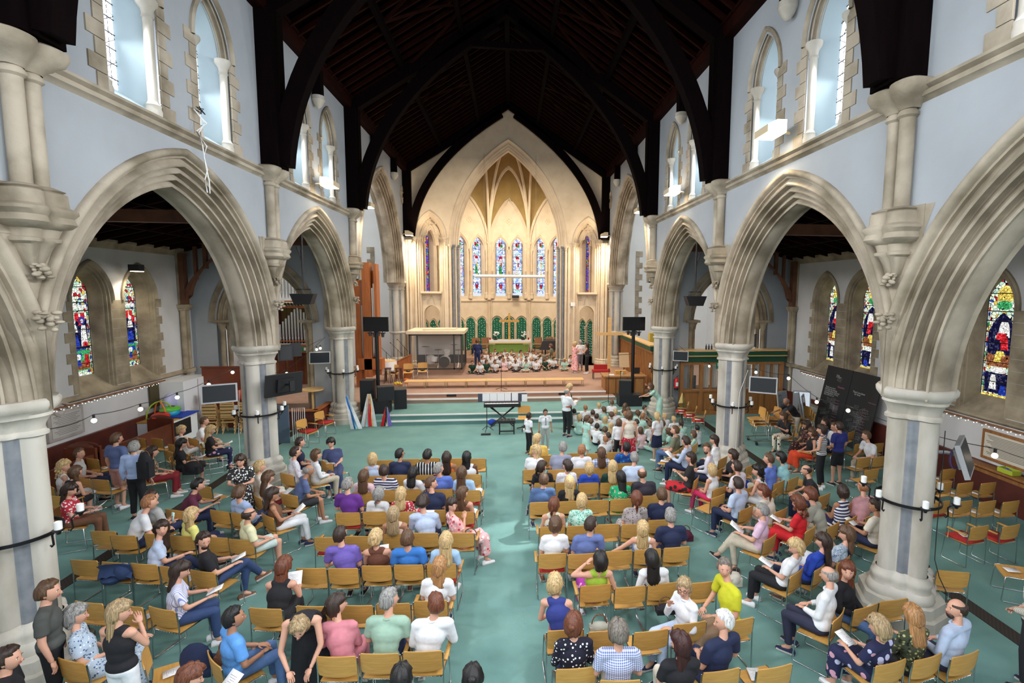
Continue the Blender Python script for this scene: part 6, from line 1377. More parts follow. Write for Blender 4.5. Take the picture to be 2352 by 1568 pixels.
# ---- video pillars either side of the steps
for s, x, y, z0 in ((-1, -5.25, 20.6, .32), (1, 5.35, 20.9, .32)):
    o = T3((x, y, z0), 'tall black pillar carrying a wide screen %s of the steps' % ('at the organ end' if s < 0 else 'at the cross end'), 'screen stand', 'screen_stand')
    g = MB(); g.tube([(0, 0, 0), (0, 0, 3.2)], .075, 8); g.lathe([(.3, 0), (.3, .03), (.06, .05)], seg=12); g.obj('pole', BLACKM, o)
    g = MB(); g.box((s*-.02, -.12, 3.48), (.98, .09, .58), rot=.08*s); g.obj('screen', mat('blank_screen', (.004, .005, .007), .25), o)
    for j in range(4):
        g = MB(); g.lathe([(.05, 0), (.07, .14), (.085, .16)], seg=8, z0=3.0-.05*(j % 2), c=(.16*(j-1.5), -.05+.06*(j % 2))); g.box((.16*(j-1.5), -.05, 3.14), (.03, .03, .12)); g.obj('stage_lamp', mat('lamp_case', (.05, .045, .05), .4), o)
    g = MB(); g.box((0, 0, 3.12), (.7, .04, .03)); g.obj('bar', BLACKM, o)
def spk(name, loc, d, rz, label, M=None):
    o = T3(loc, label, 'loudspeaker', name, rz=rz); g = MB(); g.box((0, 0, d[2]/2), d); g.obj('cabinet', BLACK, o)
    g = MB(); g.box((0, -d[1]/2-.006, d[2]/2), (d[0]-.06, .01, d[2]-.06)); g.obj('grille', mat('speaker_cloth', (.010, .013, .016), .8), o); return o
spk('subwoofer', (-5.1, 20.1, .32), (.85, .55, .50), 0, 'wide black bass cabinet under the tilted monitor by the organ steps')
spk('subwoofer', (-4.45, 20.9, .32), (.5, .7, .80), .2, 'tall black cabinet next to the stage riser at the organ end')
spk('speaker', (-4.85, 20.1, .82), (.62, .45, .56), .35, 'black loudspeaker standing on the wide bass cabinet')
spk('speaker', (-5.62, 20.5, .32), (.5, .5, 1.25), 0, 'slim black loudspeaker stack against the column by the steps')
spk('subwoofer', (5.15, 20.6, .32), (.98, .6, .48), 0, 'wide black bass cabinet behind the seated children')
spk('speaker', (4.95, 20.55, .80), (.52, .45, .62), -.25, 'black loudspeaker on the bass cabinet beside the wooden desk')
# ---- flags and streamers by the column
for x, y, rz, cs, lb in ((-5.72, 18.75, .2, ('white', 'azure', 'aqua', 'white'), 'white and blue streamers leaning against the column base'), (-5.18, 19.05, 0, ('white', 'peach', 'aqua', 'red', 'yellowp', 'white'), 'pale coloured ribbon bundle hanging from a stand'), (-4.55, 19.05, 0, ('red', 'dgreen', 'cream', 'violet'), 'small red, green and violet ribbon bunch on the lower step')):
    o = T3((x, y, 0), lb, 'streamers', 'ribbon_bunch'); h = 1.25 if x < -4.6 else .75
    for j, c in enumerate(cs):
        g = MB(); x0 = .05*(j-len(cs)/2); R = []
        for i in range(7):
            f = i/6; w = .03+.035*f; R.append([(x0*(.3+1.6*f)+(.35*(f-.5) if x < -5.6 else 0)-w, -.03*math.sin(j*2+f*3), h*(1-f)+.03), (x0*(.3+1.6*f)+(.35*(f-.5) if x < -5.6 else 0)+w, .03*math.cos(j+f*4), h*(1-f)+.03)])
        g.grid(R); g.obj('ribbon', cloth(c), o)
# ---- keyboard, stand, music, bench, chair
o = T3((-.22, 18.75, 0), 'black stage piano with open music sheets on its rest', 'keyboard', 'stage_piano')
g = MB(); g.box((0, 0, .86), (1.38, .36, .13)); g.obj('case', BLACK, o)
g = MB(); g.box((-.02, -.10, .928), (1.26, .15, .012)); g.obj('white_keys', WHITE, o)
g = MB()
for i in range(36):
    if i % 7 not in (2, 6): g.box((-.62+.0345*i, -.07, .94), (.015, .09, .014))
g.obj('black_keys', BLACK, o)
g = MB(); g.box((0, .14, 1.10), (1.85, .02, .32)); g.obj('music_rest', mat('desk_grey', (.06, .065, .10), .5), o)
for s in (-1, 1): g = MB(); g.tube([(s*.45, -.15, .02), (-s*.45, .12, .78)], .022, 6); g.tube([(s*.45, .15, .02), (-s*.45, -.12, .78)], .022, 6); g.obj('stand_leg', BLACKM, o)
for i, x in enumerate((-.62, -.34, -.06, .22, .46)): 
    q = MB(); q.box((0, 0, 0), (.27, .004, .30)); tag(q.obj('music_sheet', PAPER, loc=(-.22+x, 18.865, 1.12)), '%s open white music sheet along the piano rest' % ordw(i), 'paper', 'music sheets on the stage piano')
q = MB(); q.box((0, 0, 0), (.21, .004, .28)); tag(q.obj('music_sheet', PAPER, loc=(.62, 18.86, 1.08)), 'single white sheet sticking out past the piano rest', 'paper')
o = T3((-.05, 17.85, 0), 'black buttoned piano bench', 'bench', 'piano_bench')
g = MB(); g.box((0, 0, .46), (.62, .36, .09)); g.obj('seat', BLACK, o)
g = MB(); [g.sphere((-.24+.12*i, -.1+.1*j, .505), (.06, .05, .02), 8, 4) for i in range(5) for j in range(3)]; g.obj('padding', mat('black_leather', (.02, .02, .022), .35), o)
for sx in (-1, 1):
    for sy in (-1, 1): g = MB(); g.box((sx*.26, sy*.14, .21), (.045, .045, .42)); g.obj('leg', BLACK, o)
g = MB(); g.box((0, -.14, .12), (.5, .03, .04)); g.obj('stretcher', BLACK, o)
o = T3((.60, 18.35, 0), 'oak swivel chair beside the stage piano', 'chair', 'swivel_chair', rz=PI)
for nm, k in (('seat', 'seat'), ('backrest', 'backrest')): link(nm, CP[k], o)
g = MB(); g.tube([(0, 0, .08), (0, 0, .44)], .03, 8); [g.tube([(0, 0, .09), (.28*math.cos(a), .28*math.sin(a), .04)], .018, 6) for a in [2*PI*i/5 for i in range(5)]]; g.obj('pedestal', BLACKM, o)
o = T3((-.78, 18.2, 0), 'black folding music stand left of the piano bench'.replace('left of', 'beside'), 'music stand', 'music_stand')
g = MB(); g.tube([(0, 0, .1), (0, 0, 1.0)], .014, 6); [g.tube([(0, 0, .2), (.24*math.cos(a), .24*math.sin(a), .01)], .011, 6) for a in (.3, 2.4, 4.5)]; g.obj('stand', BLACKM, o)
for nm, loc, d, c, lb, ct in (('blue_bag', (-.62, 18.95, .13), (.34, .18, .26), 'royal', 'bright blue bag on the floor under the piano', 'bag'), ('folder', (-.80, 17.72, .02), (.34, .16, .03), 'black', 'flat black folder on the carpet by the music stand', 'folder'), ('trainers', (.68, 18.0, .05), (.26, .2, .10), 'white', 'pair of white trainers under the swivel chair', 'shoes')):
    g = MB(); g.sphere((0, 0, 0), (d[0]/2, d[1]/2, d[2]/2), 10, 6) if ct == 'bag' else g.box((0, 0, 0), d); tag(g.obj(nm, cloth(c), loc=loc), lb, ct)
# ---- microphone stands
for x, y, z, lb, h in ((-.33, 22.6, .64, 'black microphone stand before the benches', 1.5), (4.3, 20.9, .32, 'black microphone stand by the desk corner', 1.5), (4.75, 20.6, .32, 'second black microphone stand beside the desk corner', 1.45), (-6.4, 26.8, .64, 'boom microphone stand near the round table', 1.6), (-5.9, 27.2, .64, 'boom microphone stand against the pale pier', 1.7), (-5.5, 27.0, .64, 'boom microphone stand next to the drum booth', 1.9)):
    o = T3((x, y, z), lb, 'microphone stand', 'microphone_stand'); g = MB(); g.tube([(0, 0, .05), (0, 0, h*.8)], .013, 6); [g.tube([(0, 0, .12), (.3*math.cos(a), .3*math.sin(a), .01)], .011, 5) for a in (.5, 2.6, 4.7)]; g.obj('tripod', BLACKM, o)
    g = MB(); g.tube([(.25, 0, h*.62), (-.35, 0, h)] if x < -5 else [(0, 0, h*.8), (0, -.05, h)], .010, 6); g.sphere((-.37, 0, h+.01) if x < -5 else (0, -.06, h+.02), .03, 8, 6); g.obj('microphone', BLACKM, o)
g = MB(); g.tube([(-.3, 22.5, .66), (-.25, 22.25, .65), (.1, 22.35, .65), (.5, 22.3, .65), (.75, 22.4, .65)], .008, 5); tag(g.obj('microphone_cable', BLACK), 'thin cable trailing over the stage from the microphone stand', 'cable')
# ---- platform benches
for i in range(9):
    x = -4.32+.93*i; o = T3((x, 23.55, .64), '%s low platform bench counted from the drum booth end' % ordw(i), 'bench', 'platform_bench', 'low platform benches along the stage')
    g = MB(); g.box((0, 0, .30), (.92, .62, .04)); g.obj('top', OAKL, o)
    for sx in (-1, 1):
        g = MB(); g.tube([(sx*.43, -.28, .28), (sx*.43, -.28, .01), (sx*.43, .28, .01), (sx*.43, .28, .28)], .014, 6); g.obj('leg', mat('brass_leg', (.45, .33, .2), .4, metal=.5), o)
# ---- three chairs on the stage
for i, (x, y) in enumerate(((-5.62, 24.9), (-5.0, 25.3), (-4.35, 25.6))):
    o = T3((x, y, .64), '%s oak chair of the three facing out beside the drum booth' % ordw(i), 'chair', 'stacking_chair', 'three chairs beside the drum booth', PI+.15)
    for nm, k in (('seat', 'seat'), ('backrest', 'backrest'), ('side_frame', 'leg-1'), ('side_frame', 'leg1'), ('cross_rail', 'cross_rail')): link(nm, CP[k], o)
    g = MB(); g.sphere((0, 0, .50), (.13, .10, .04), 8, 5); b = g.obj('cable_bundle', BLACK, loc=(x, y, .64)); tag(b, 'black bundle lying on the %s stage chair' % ordw(i), 'cable bundle')
for i, (x, y) in enumerate(((6.96, 18.75), (7.03, 18.05), (7.1, 17.35))):
    o = T3((x+.15-.3, y, 0), 'red-padded chair, %s in the side row before the panelled doors' % ordw(i), 'chair', 'stacking_chair', 'side row of red chairs', math.radians(70))
    for nm, k in (('seat', 'seat'), ('backrest', 'backrest'), ('side_frame', 'leg-1'), ('side_frame', 'leg1'), ('cross_rail', 'cross_rail'), ('seat_cushion', 'cushion'), ('armrest', 'arm-1')): link(nm, CP[k], o)
    paper((x-.15, y, .505), (0, 0, 1.2), 'white programme on the %s red side chair' % ordw(i), 'programmes left on empty chairs')
# ---- drum booth
o = T3((-3.85, 27.6, .95), 'glazed drum booth with thick cream roof', 'booth', 'drum_booth')
g = MB(); g.box((0, .3, 1.98), (3.0, 2.4, .16)); g.box((0.1, .3, 2.08), (1.7, 1.2, .08)); g.obj('roof', CREAM, o)
FR = mat('booth_frame', (.045, .04, .035), .5)
for x, y in ((-1.35, -.8), (1.35, -.8), (1.35, 1.4), (-1.35, 1.4), (.95, -.8)):
    g = MB(); g.box((x, y, .95), (.10 if x != .95 else .07, .10, 1.9)); g.obj('post', FR, o)
g = MB(); g.box((0, -.8, .04), (2.7, .1, .08)); g.box((1.35, .3, .04), (.1, 2.2, .08)); g.box((0, -.8, 1.86), (2.7, .1, .08)); g.box((1.35, .3, 1.86), (.1, 2.2, .08)); g.obj('rail', FR, o)
g = MB(); g.box((-.2, -.8, .95), (2.25, .012, 1.75)); g.obj('glass_pane', GLASS, o); g = MB(); g.box((1.15, -.8, .95), (.36, .012, 1.75)); g.obj('glass_pane', GLASS, o); g = MB(); g.box((1.35, .3, .95), (.012, 2.1, 1.75)); g.obj('glass_pane', GLASS, o)
g = MB(); g.box((-1.40, -.35, .95), (.05, .9, 1.8)); g.obj('side_panel', WHITE, o)
g = MB(); g.box((-.2, 1.38, 1.15), (2.6, .04, 1.3)); g.obj('back_panel', mat('booth_board', (.55, .55, .53), .7), o); g = MB(); g.box((0, 1.36, .28), (2.7, .04, .5)); g.obj('back_skirt', BLACK, o)
dk = T3((-3.75, 27.7, .95), 'white drum kit with cymbals inside the glass booth', 'drums', 'drum_kit')
DW, DB = mat('drum_shell', (.75, .75, .75), .3), mat('drum_skin_black', (.02, .015, .015), .3)
def drum(c, r, d, axis, nm, hd):
    g = MB(); M = Vector((0, 0, 1)).rotation_difference(Vector(axis)).to_matrix(); R = []
    for z in (-d/2, d/2): R.append([tuple(M @ Vector((r*math.cos(2*PI*j/20), r*math.sin(2*PI*j/20), z))+Vector(c)) for j in range(20)])
    g.grid(R, close=True, mi=0); n = len(g.v); g.f += [tuple(range(19, -1, -1)), tuple(range(20, 40))]; g.m += [1, 1]
    g.obj(nm, [DW, hd], dk)
drum((.25, -.15, .34), .30, .42, (0, 1, .05), 'bass_drum', DB); drum((-.35, .0, .45), .20, .28, (.1, .1, 1), 'snare_drum', DW); drum((.35, .1, .80), .17, .24, (.2, -.5, 1), 'tom_drum', DW); drum((-.55, .2, .40), .22, .36, (0, -.3, 1), 'floor_tom', DW)
for x, y, z in ((-.75, -.2, 1.15), (-.05, -.35, 1.0), (.75, .1, 1.22), (1.0, -.1, .95)):
    g = MB(); g.tube([(x, y, .02), (x, y, z)], .012, 6); [g.tube([(x, y, .25), (x+.22*math.cos(a), y+.22*math.sin(a), .01)], .009, 5) for a in (.4, 2.5, 4.6)]; g.obj('cymbal_stand', CHROME, dk)
    g = MB(); g.lathe([(.22, 0), (.05, .02), (.02, .03)], c=(x, y), z0=z, seg=16); g.obj('cymbal', mat('bronze', (.12, .08, .05), .3, metal=.8), dk)
# ---- altar
o = T3((0, 34.3, .96), 'altar with green patterned frontal and white cloth', 'altar', 'altar')
g = MB(); g.box((0, 0, .38), (2.66, .8, .76)); g.obj('body', mat('green_frontal', (.16, .30, .055), .9, col2=(.25, .42, .10), scale=22), o)
g = MB(); g.box((0, 0, .78), (2.86, .92, .06)); g.box((0, -.45, .72), (2.86, .03, .10)); g.obj('altar_cloth', WHITE, o); g = MB(); g.box((0, -.47, .64), (2.7, .02, .06)); g.obj('gold_fringe', mat('fringe', (.6, .45, .1), .7), o)
for s in (-1, 1): g = MB(); g.box((s*1.45, -.2, .45), (.04, .5, .85)); g.obj('cloth_end', WHITE, o)
g = MB(); g.box((0, 35.1, 1.30), (2.9, .25, .9)); tag(g.obj('retable', CREAM), 'cream stone shelf behind the altar', 'shelf')
o = T3((0, 34.5, 1.74), 'gold jewelled cross standing on the altar', 'cross', 'altar_cross'); GCR = mat('gilt', (.75, .50, .12), .35, metal=.5, col2=(.45, .18, .06), scale=16)
g = MB(); g.box((0, 0, .95), (.15, .06, 1.85)); g.obj('upright', GCR, o); g = MB(); g.box((0, -.01, 1.33), (1.36, .06, .16)); g.obj('crossbar', GCR, o)
for s in (-1, 1):
    o = T3((s*.95, 34.4, 1.77), 'white lily arrangement on the altar nearer the %s' % ('drum booth' if s < 0 else 'dark covered piano'), 'flowers', 'flower_arrangement')
    g = MB(); g.lathe([(.10, 0), (.16, .06), (.15, .1)], seg=12); g.obj('bowl', BLACK, o); g = MB()
    for i in range(9): a = rq.uniform(0, 6.28); g.tube([(0, 0, .1), (.2*math.cos(a), .12*math.sin(a), rq.uniform(.2, .5))], .01, 4)
    g.obj('stem', cloth('dgreen'), o)
    for i in range(13):
        a = rq.uniform(0, 6.28); r_ = rq.uniform(.02, .24); g = MB(); g.sphere((r_*math.cos(a), r_*.6*math.sin(a)-.04, rq.uniform(.22, .56)), (.065, .06, .05), 7, 5); g.obj('blossom', WHITE, o)
    o = T3((s*1.32, 34.5, 1.76), 'altar candle in a small red holder nearer the %s' % ('drum booth' if s < 0 else 'covered piano'), 'candle', 'altar_candle')
    g = MB(); g.lathe([(.05, 0), (.05, .16)], seg=10); g.obj('holder', mat('red_glass', (.6, .12, .08), .3), o); g = MB(); g.lathe([(.028, .16), (.028, .62)], seg=8); g.obj('candle', WHITE, o)
    o = T3((s*1.75, 32.6, .96), 'low communion rail on the %s half of the sanctuary step' % ('drum booth' if s < 0 else 'piano'), 'rail', 'communion_rail')
    g = MB(); g.box((0, 0, .72), (1.7, .07, .05)); g.obj('handrail', mat('brass', (.6, .48, .25), .3, metal=.6), o)
    for x in (-.75, .75): g = MB(); g.lathe([(.05, 0), (.025, .1), (.02, .65), (.05, .7)], c=(x, 0), seg=8); g.obj('post', mat('brass', (.6, .48, .25), .3), o)
o = T3((2.9, 31.9, .96), 'dark covered grand piano beside the altar', 'piano', 'covered_piano'); g = MB(); g.add([(-1.0, -.5, .45), (1.0, -.5, .45), (1.1, .6, .45), (-.6, .6, .45), (-.8, -.45, 1.02), (1.0, -.45, 1.02), (1.05, .55, 1.05), (-.55, .55, 1.05)], [(0, 1, 5, 4), (1, 2, 6, 5), (2, 3, 7, 6), (3, 0, 4, 7), (4, 5, 6, 7)]); g.obj('cover', mat('piano_cover', (.035, .03, .035), .8), o, sharp=20)
for x, y in ((-.6, -.3), (.8, -.3), (.4, .4)): g = MB(); g.box((x, y, .22), (.09, .09, .46)); g.obj('leg', BLACK, o)
for i, (x, y) in enumerate(((1.95, 33.2), (2.7, 33.4), (3.3, 33.3), (-2.2, 33.0), (-1.6, 33.2))):
    o = T3((x, y, .96), 'carved dark choir chair %s' % (['at the altar end behind the piano cover', 'in the middle behind the piano cover', 'furthest behind the piano cover', 'behind the drum booth corner', 'behind the person in the navy suit'][i]), 'chair', 'choir_chair', rz=PI)
    g = MB(); g.box((0, 0, .45), (.5, .45, .06)); g.obj('seat', OAKD, o); g = MB(); g.box((0, -.24, .80), (.5, .05, .55), M=Matrix.Rotation(.15, 3, 'X')); g.obj('backrest', OAKD, o)
    for sx in (-1, 1):
        g = MB(); g.tube([(sx*.25, -.25, 0), (sx*.25, .2, .5)], .025, 6); g.tube([(sx*.25, .2, 0), (sx*.25, -.25, .6)], .025, 6); g.tube([(sx*.25, -.2, .68), (sx*.25, .25, .66)], .025, 6); g.obj('leg', MATS['black'], o)
# ---- wooden cross, white tube light, projector
o = T3((5.45, 26.6, .64), 'tall plain pine cross beside the chancel pier', 'cross', 'wooden_cross')
g = MB(); g.box((0, 0, 1.55), (.19, .10, 3.1)); g.obj('upright', OAKL, o); g = MB(); g.box((0, -.02, 2.22), (1.45, .08, .16)); g.obj('crossbar', OAKL, o)
g = MB(); g.tube([(-1.93, 29.9, 6.0), (2.13, 29.9, 6.0)], .09, 10); q = g.obj('hanging_tube', WHITE); tag(q, 'long white roller screen tube hanging across the chancel arch', 'projection screen')
for x in (-1.4, 1.6): g = MB(); g.tube([(x, 29.9, 6.05), (x, 29.9, 13)], .008, 4); g.obj('hanging_wire', STEEL, q)
g = MB(); g.box((.45, 35.7, 4.72), (.5, .25, .2)); tag(g.obj('projector', BLACK), 'small black projector on the ledge below the lancets', 'projector')
# ---- clergy desk and gallery front on the blackboard side
o = T3((5.35, 22.6, .32), 'panelled oak reading desk at the stage corner', 'desk', 'reading_desk')
g = MB(); g.box((0, .1, .46), (1.85, .95, .92)); g.obj('body', OAKD, o); g = MB(); g.box((0, .1, .95), (2.0, 1.1, .06)); g.obj('top', mat('desk_top', (.36, .17, .06), .4), o)
for i in range(4): g = MB(); g.box((-.66+.44*i, -.385, .5), (.36, .03, .66)); g.obj('panel', mat('desk_panel', (.40, .18, .055), .45, col2=(.30, .12, .035), scale=3, stretch=(6, 6, .7)), o)
for i in range(3): g = MB(); g.box((-.94, -.2+.3*i, .5), (.03, .24, .66)); g.obj('panel', MATS['desk_panel'], o)
g = MB(); g.box((-.1, .3, 1.05), (.5, .3, .16)); g.obj('book_rest', OAK, o)
g = MB(); g.lathe([(.035, 0), (.045, .13), (.05, .14)], seg=10); tag(g.obj('paper_cup', mat('cup', (.55, .68, .62), .6), loc=(5.25, 22.45, 1.30)), 'white and green paper cup on the reading desk', 'cup')
g = MB(); g.box((0, 0, 0), (.25, .2, .03)); tag(g.obj('papers', PAPER, loc=(4.75, 22.5, 1.315)), 'white papers on the corner of the reading desk', 'paper')
g = MB(); g.box((0, 0, 0), (.32, .06, .28)); tag(g.obj('monitor', BLACK, loc=(6.0, 22.8, 1.45)), 'small black monitor on the reading desk', 'screen')
o = T3((5.75, 24.3, .64), 'cardboard-backed music stand behind the reading desk', 'music stand', 'tilted_board'); g = MB(); g.box((0, 0, 1.1), (.5, .04, .75), M=Matrix.Rotation(-.3, 3, 'X')); g.obj('board', mat('cardboard', (.55, .38, .22), .8), o); g = MB(); g.tube([(0, 0, 0), (0, 0, .9)], .02, 6); g.tube([(-.6, 0, 1.35), (.6, 0, 1.42)], .012, 5); g.obj('stand', BLACKM, o)
o = T3((4.75, 25.2, .64), 'red cloth-covered low seat on the stage by the cross', 'stool', 'red_seat'); g = MB(); g.box((0, 0, .42), (.9, .4, .12)); g.box((0, .15, .60), (.7, .1, .25)); g.obj('cushion', REDC, o); [MB().tube([(x, y, 0), (x, y, .4)], .02, 5).obj('leg', BLACK, o) for x in (-.4, .4) for y in (-.15, .15)]
o = T3((6.75, 22.6, .3), 'slatted oak gallery front with green painted top rail', 'railing', 'gallery_front')
L_ = 7.4
for i in range(26):
    g = MB(); g.box((0, .1+.285*i, 1.0), (.07, .10, 1.9)); g.obj('slat', MATS['desk_panel'], o)
g = MB(); g.box((0, L_/2, 2.02), (.16, L_, .10)); g.box((0, L_/2, .08), (.16, L_, .16)); g.obj('rail', OAKD, o); g = MB(); g.box((-.03, L_/2, 2.20), (.22, L_, .20)); g.obj('green_rail', mat('green_paint', (.006, .07, .035), .5), o); g = MB(); g.box((.05, L_/2, 2.34), (.45, L_, .06)); g.obj('capping', OAKL, o)
g = MB(); g.box((.15, L_/2, 1.0), (.03, L_, 1.9)); g.obj('backing', mat('pale_board', (.5, .42, .33), .8), o)
g = MB(); g.box((0, 0, 0), (.6, .3, .45)); tag(g.obj('yellow_chair_back', mat('mustard', (.5, .36, .05), .8), loc=(7.4, 24.6, 2.85)), 'mustard yellow upholstered back above the gallery rail', 'chair')
# ---- glazed oak screen with doors across the aisle end
scr = T3((9.4, 20.05, 0), 'oak screen with curtained glazing and green cornice across the aisle end', 'screen', 'glazed_screen')
SG = MATS['green_paint']
g = MB(); g.box((0, 0, 2.74), (4.7, .5, .06)); g.obj('capping', OAKL, scr); g = MB(); g.box((0, -.2, 2.62), (4.6, .1, .14)); g.obj('green_band', SG, scr); g = MB(); g.box((0, -.22, 2.52), (4.66, .14, .05)); g.obj('gilt_moulding', mat('gilt_line', (.5, .36, .12), .5), scr); g = MB(); g.box((0, -.15, 2.38), (4.6, .1, .24)); g.obj('green_frieze', SG, scr)
xs = [-2.2, -1.35, -.5, .5, 1.35, 2.2]
for i, x in enumerate(xs): g = MB(); g.box((x, -.1, 1.13), (.14, .14, 2.26)); g.obj('post', MATS['desk_panel'], scr)
g = MB(); g.box((0, -.1, 2.2), (4.5, .13, .12)); g.box((0, -.1, 1.05), (4.5, .13, .10)); g.box((0, -.1, .08), (4.5, .13, .16)); g.obj('rail', MATS['desk_panel'], scr)
for i in range(5):
    xm, w = (xs[i]+xs[i+1])/2, xs[i+1]-xs[i]-.14
    g = MB(); g.box((xm, -.08, .56), (w, .05, .9)); g.box((xm, -.11, .56), (w-.2, .03, .7)); g.obj('door_panel' if i < 2 else 'panel', MATS['desk_panel'], scr)
    g = MB(); g.box((xm, -.1, 1.62), (.05, .08, 1.1)); g.obj('mullion', MATS['desk_panel'], scr)
    if i: 
        for e in (-1, 1):
            g = MB(); R = [[(xm+e*w*.26-w*.2+w*.4*j/12, .0+.015*math.sin(j*2.1), z) for j in range(13)] for z in (1.14, 2.1)]; g.grid(R); g.obj('curtain', mat('net_curtain', (.66, .62, .56), .9), scr)
    g = MB(); g.box((xm, -.06, 1.62), (w, .01, 1.05)); g.obj('glass_pane', GLASS, scr)
g = MB(); g.tube([(-1.45, -.2, 1.0), (-1.55, -.2, 1.0)], .015, 6); g.obj('door_handle', CHROME, scr)
o = T3((8.1, 21.6, 0), 'grey upholstered armchair with wooden arms behind the screen glass', 'chair', 'armchair'); g = MB(); g.box((0, 0, .95), (.7, .15, .9)); g.box((0, -.25, .5), (.7, .6, .2)); g.obj('upholstery', mat('grey_cloth', (.05, .05, .05), .8), o)
for s in (-1, 1): g = MB(); g.tube([(s*.4, -.5, .0), (s*.4, -.5, .65), (s*.4, .1, .75), (s*.4, .1, 0)], .035, 6); g.obj('armrest', OAKL, o)
for i in range(3): g = MB(); g.lathe([(.035, 0), (.035, .14), (.015, .18), (.012, .24)], seg=8); tag(g.obj('bottle', BLACK, loc=(8.25+.12*i, 20.0, 2.77)), 'small dark bottle on the oak screen top, %s of three' % ordw(i), 'bottle', 'bottles on the screen top')
o = T3((6.92, 19.75, 1.12), 'red fire extinguisher hanging beside the panelled doors', 'fire extinguisher', 'fire_extinguisher')
g = MB(); g.lathe([(.07, 0), (.085, .02), (.085, .42), (.05, .5), (.03, .53)], seg=14); g.obj('cylinder', mat('extinguisher_red', (.6, .02, .02), .3), o); g = MB(); g.lathe([(.086, .0), (.088, .1)], seg=14); g.obj('base_ring', BLACK, o); g = MB(); g.box((0, -.087, .25), (.1, .01, .16)); g.obj('white_label', WHITE, o); g = MB(); g.tube([(0, 0, .53), (.08, 0, .62)], .015, 6); g.tube([(0, 0, .5), (-.11, 0, .42), (-.1, 0, .15)], .012, 6); g.obj('nozzle', BLACK, o)
# stacks of chairs on a trolley and folding mirrors behind the second column
for i in range(4):
    for j in range(3):
        o = T3((8.55+.55*i, 15.9+.12*j, .22+.075*j), 'oak chair stacked on the trolley, %s in the %s pile' % (ordw(j), ordw(i)), 'chair', 'stacking_chair', 'chairs stacked on the trolley', PI*.5)
        for nm, k in (('seat', 'seat'), ('backrest', 'backrest'), ('side_frame', 'leg-1')): link(nm, CP[k], o)
o = T3((9.4, 16.0, 0), 'chrome chair trolley on castors', 'trolley', 'chair_trolley')
g = MB(); g.tube([(-1.1, -.3, .15), (1.1, -.3, .15), (1.1, .3, .15), (-1.1, .3, .15), (-1.1, -.3, .15)], .02, 6); g.obj('frame', CHROME, o)
for x in (-1, 1):
    for y in (-.3, .3): g = MB(); g.tube([(x-.02, y, .06), (x+.02, y, .06)], .06, 10); g.obj('castor', BLACK, o)
for i, (x, y, r) in enumerate(((10.0, 16.9, .5), (10.7, 16.9, -.4), (10.4, 16.2, .9))):
    o = T3((x, y, 0), 'tall folding mirror panel, %s by the chair trolley' % ordw(i), 'mirror', 'mirror_panel', rz=r); g = MB(); g.box((0, 0, .85), (.6, .04, 1.5), M=Matrix.Rotation(-.15, 3, 'X')); g.obj('frame', STEEL, o); g = MB(); g.box((0, -.03, .85), (.52, .01, 1.4), M=Matrix.Rotation(-.15, 3, 'X')); g.obj('mirror', mat('mirror_glass', (.8, .85, .88), .05, metal=.9), o)
o = T3((11.75, 17.4, 0), 'cream radiator cabinet along the aisle wall beside the blackboards', 'radiator', 'radiator_cabinet'); g = MB(); g.box((0, 0, .42), (.35, 2.0, .84)); g.obj('casing', mat('cabinet_cream', (.36, .36, .31), .6), o); g = MB(); g.box((-.18, 0, .62), (.01, 1.7, .14)); g.obj('grille', mat('vent_grey', (.2, .2, .19), .6), o)
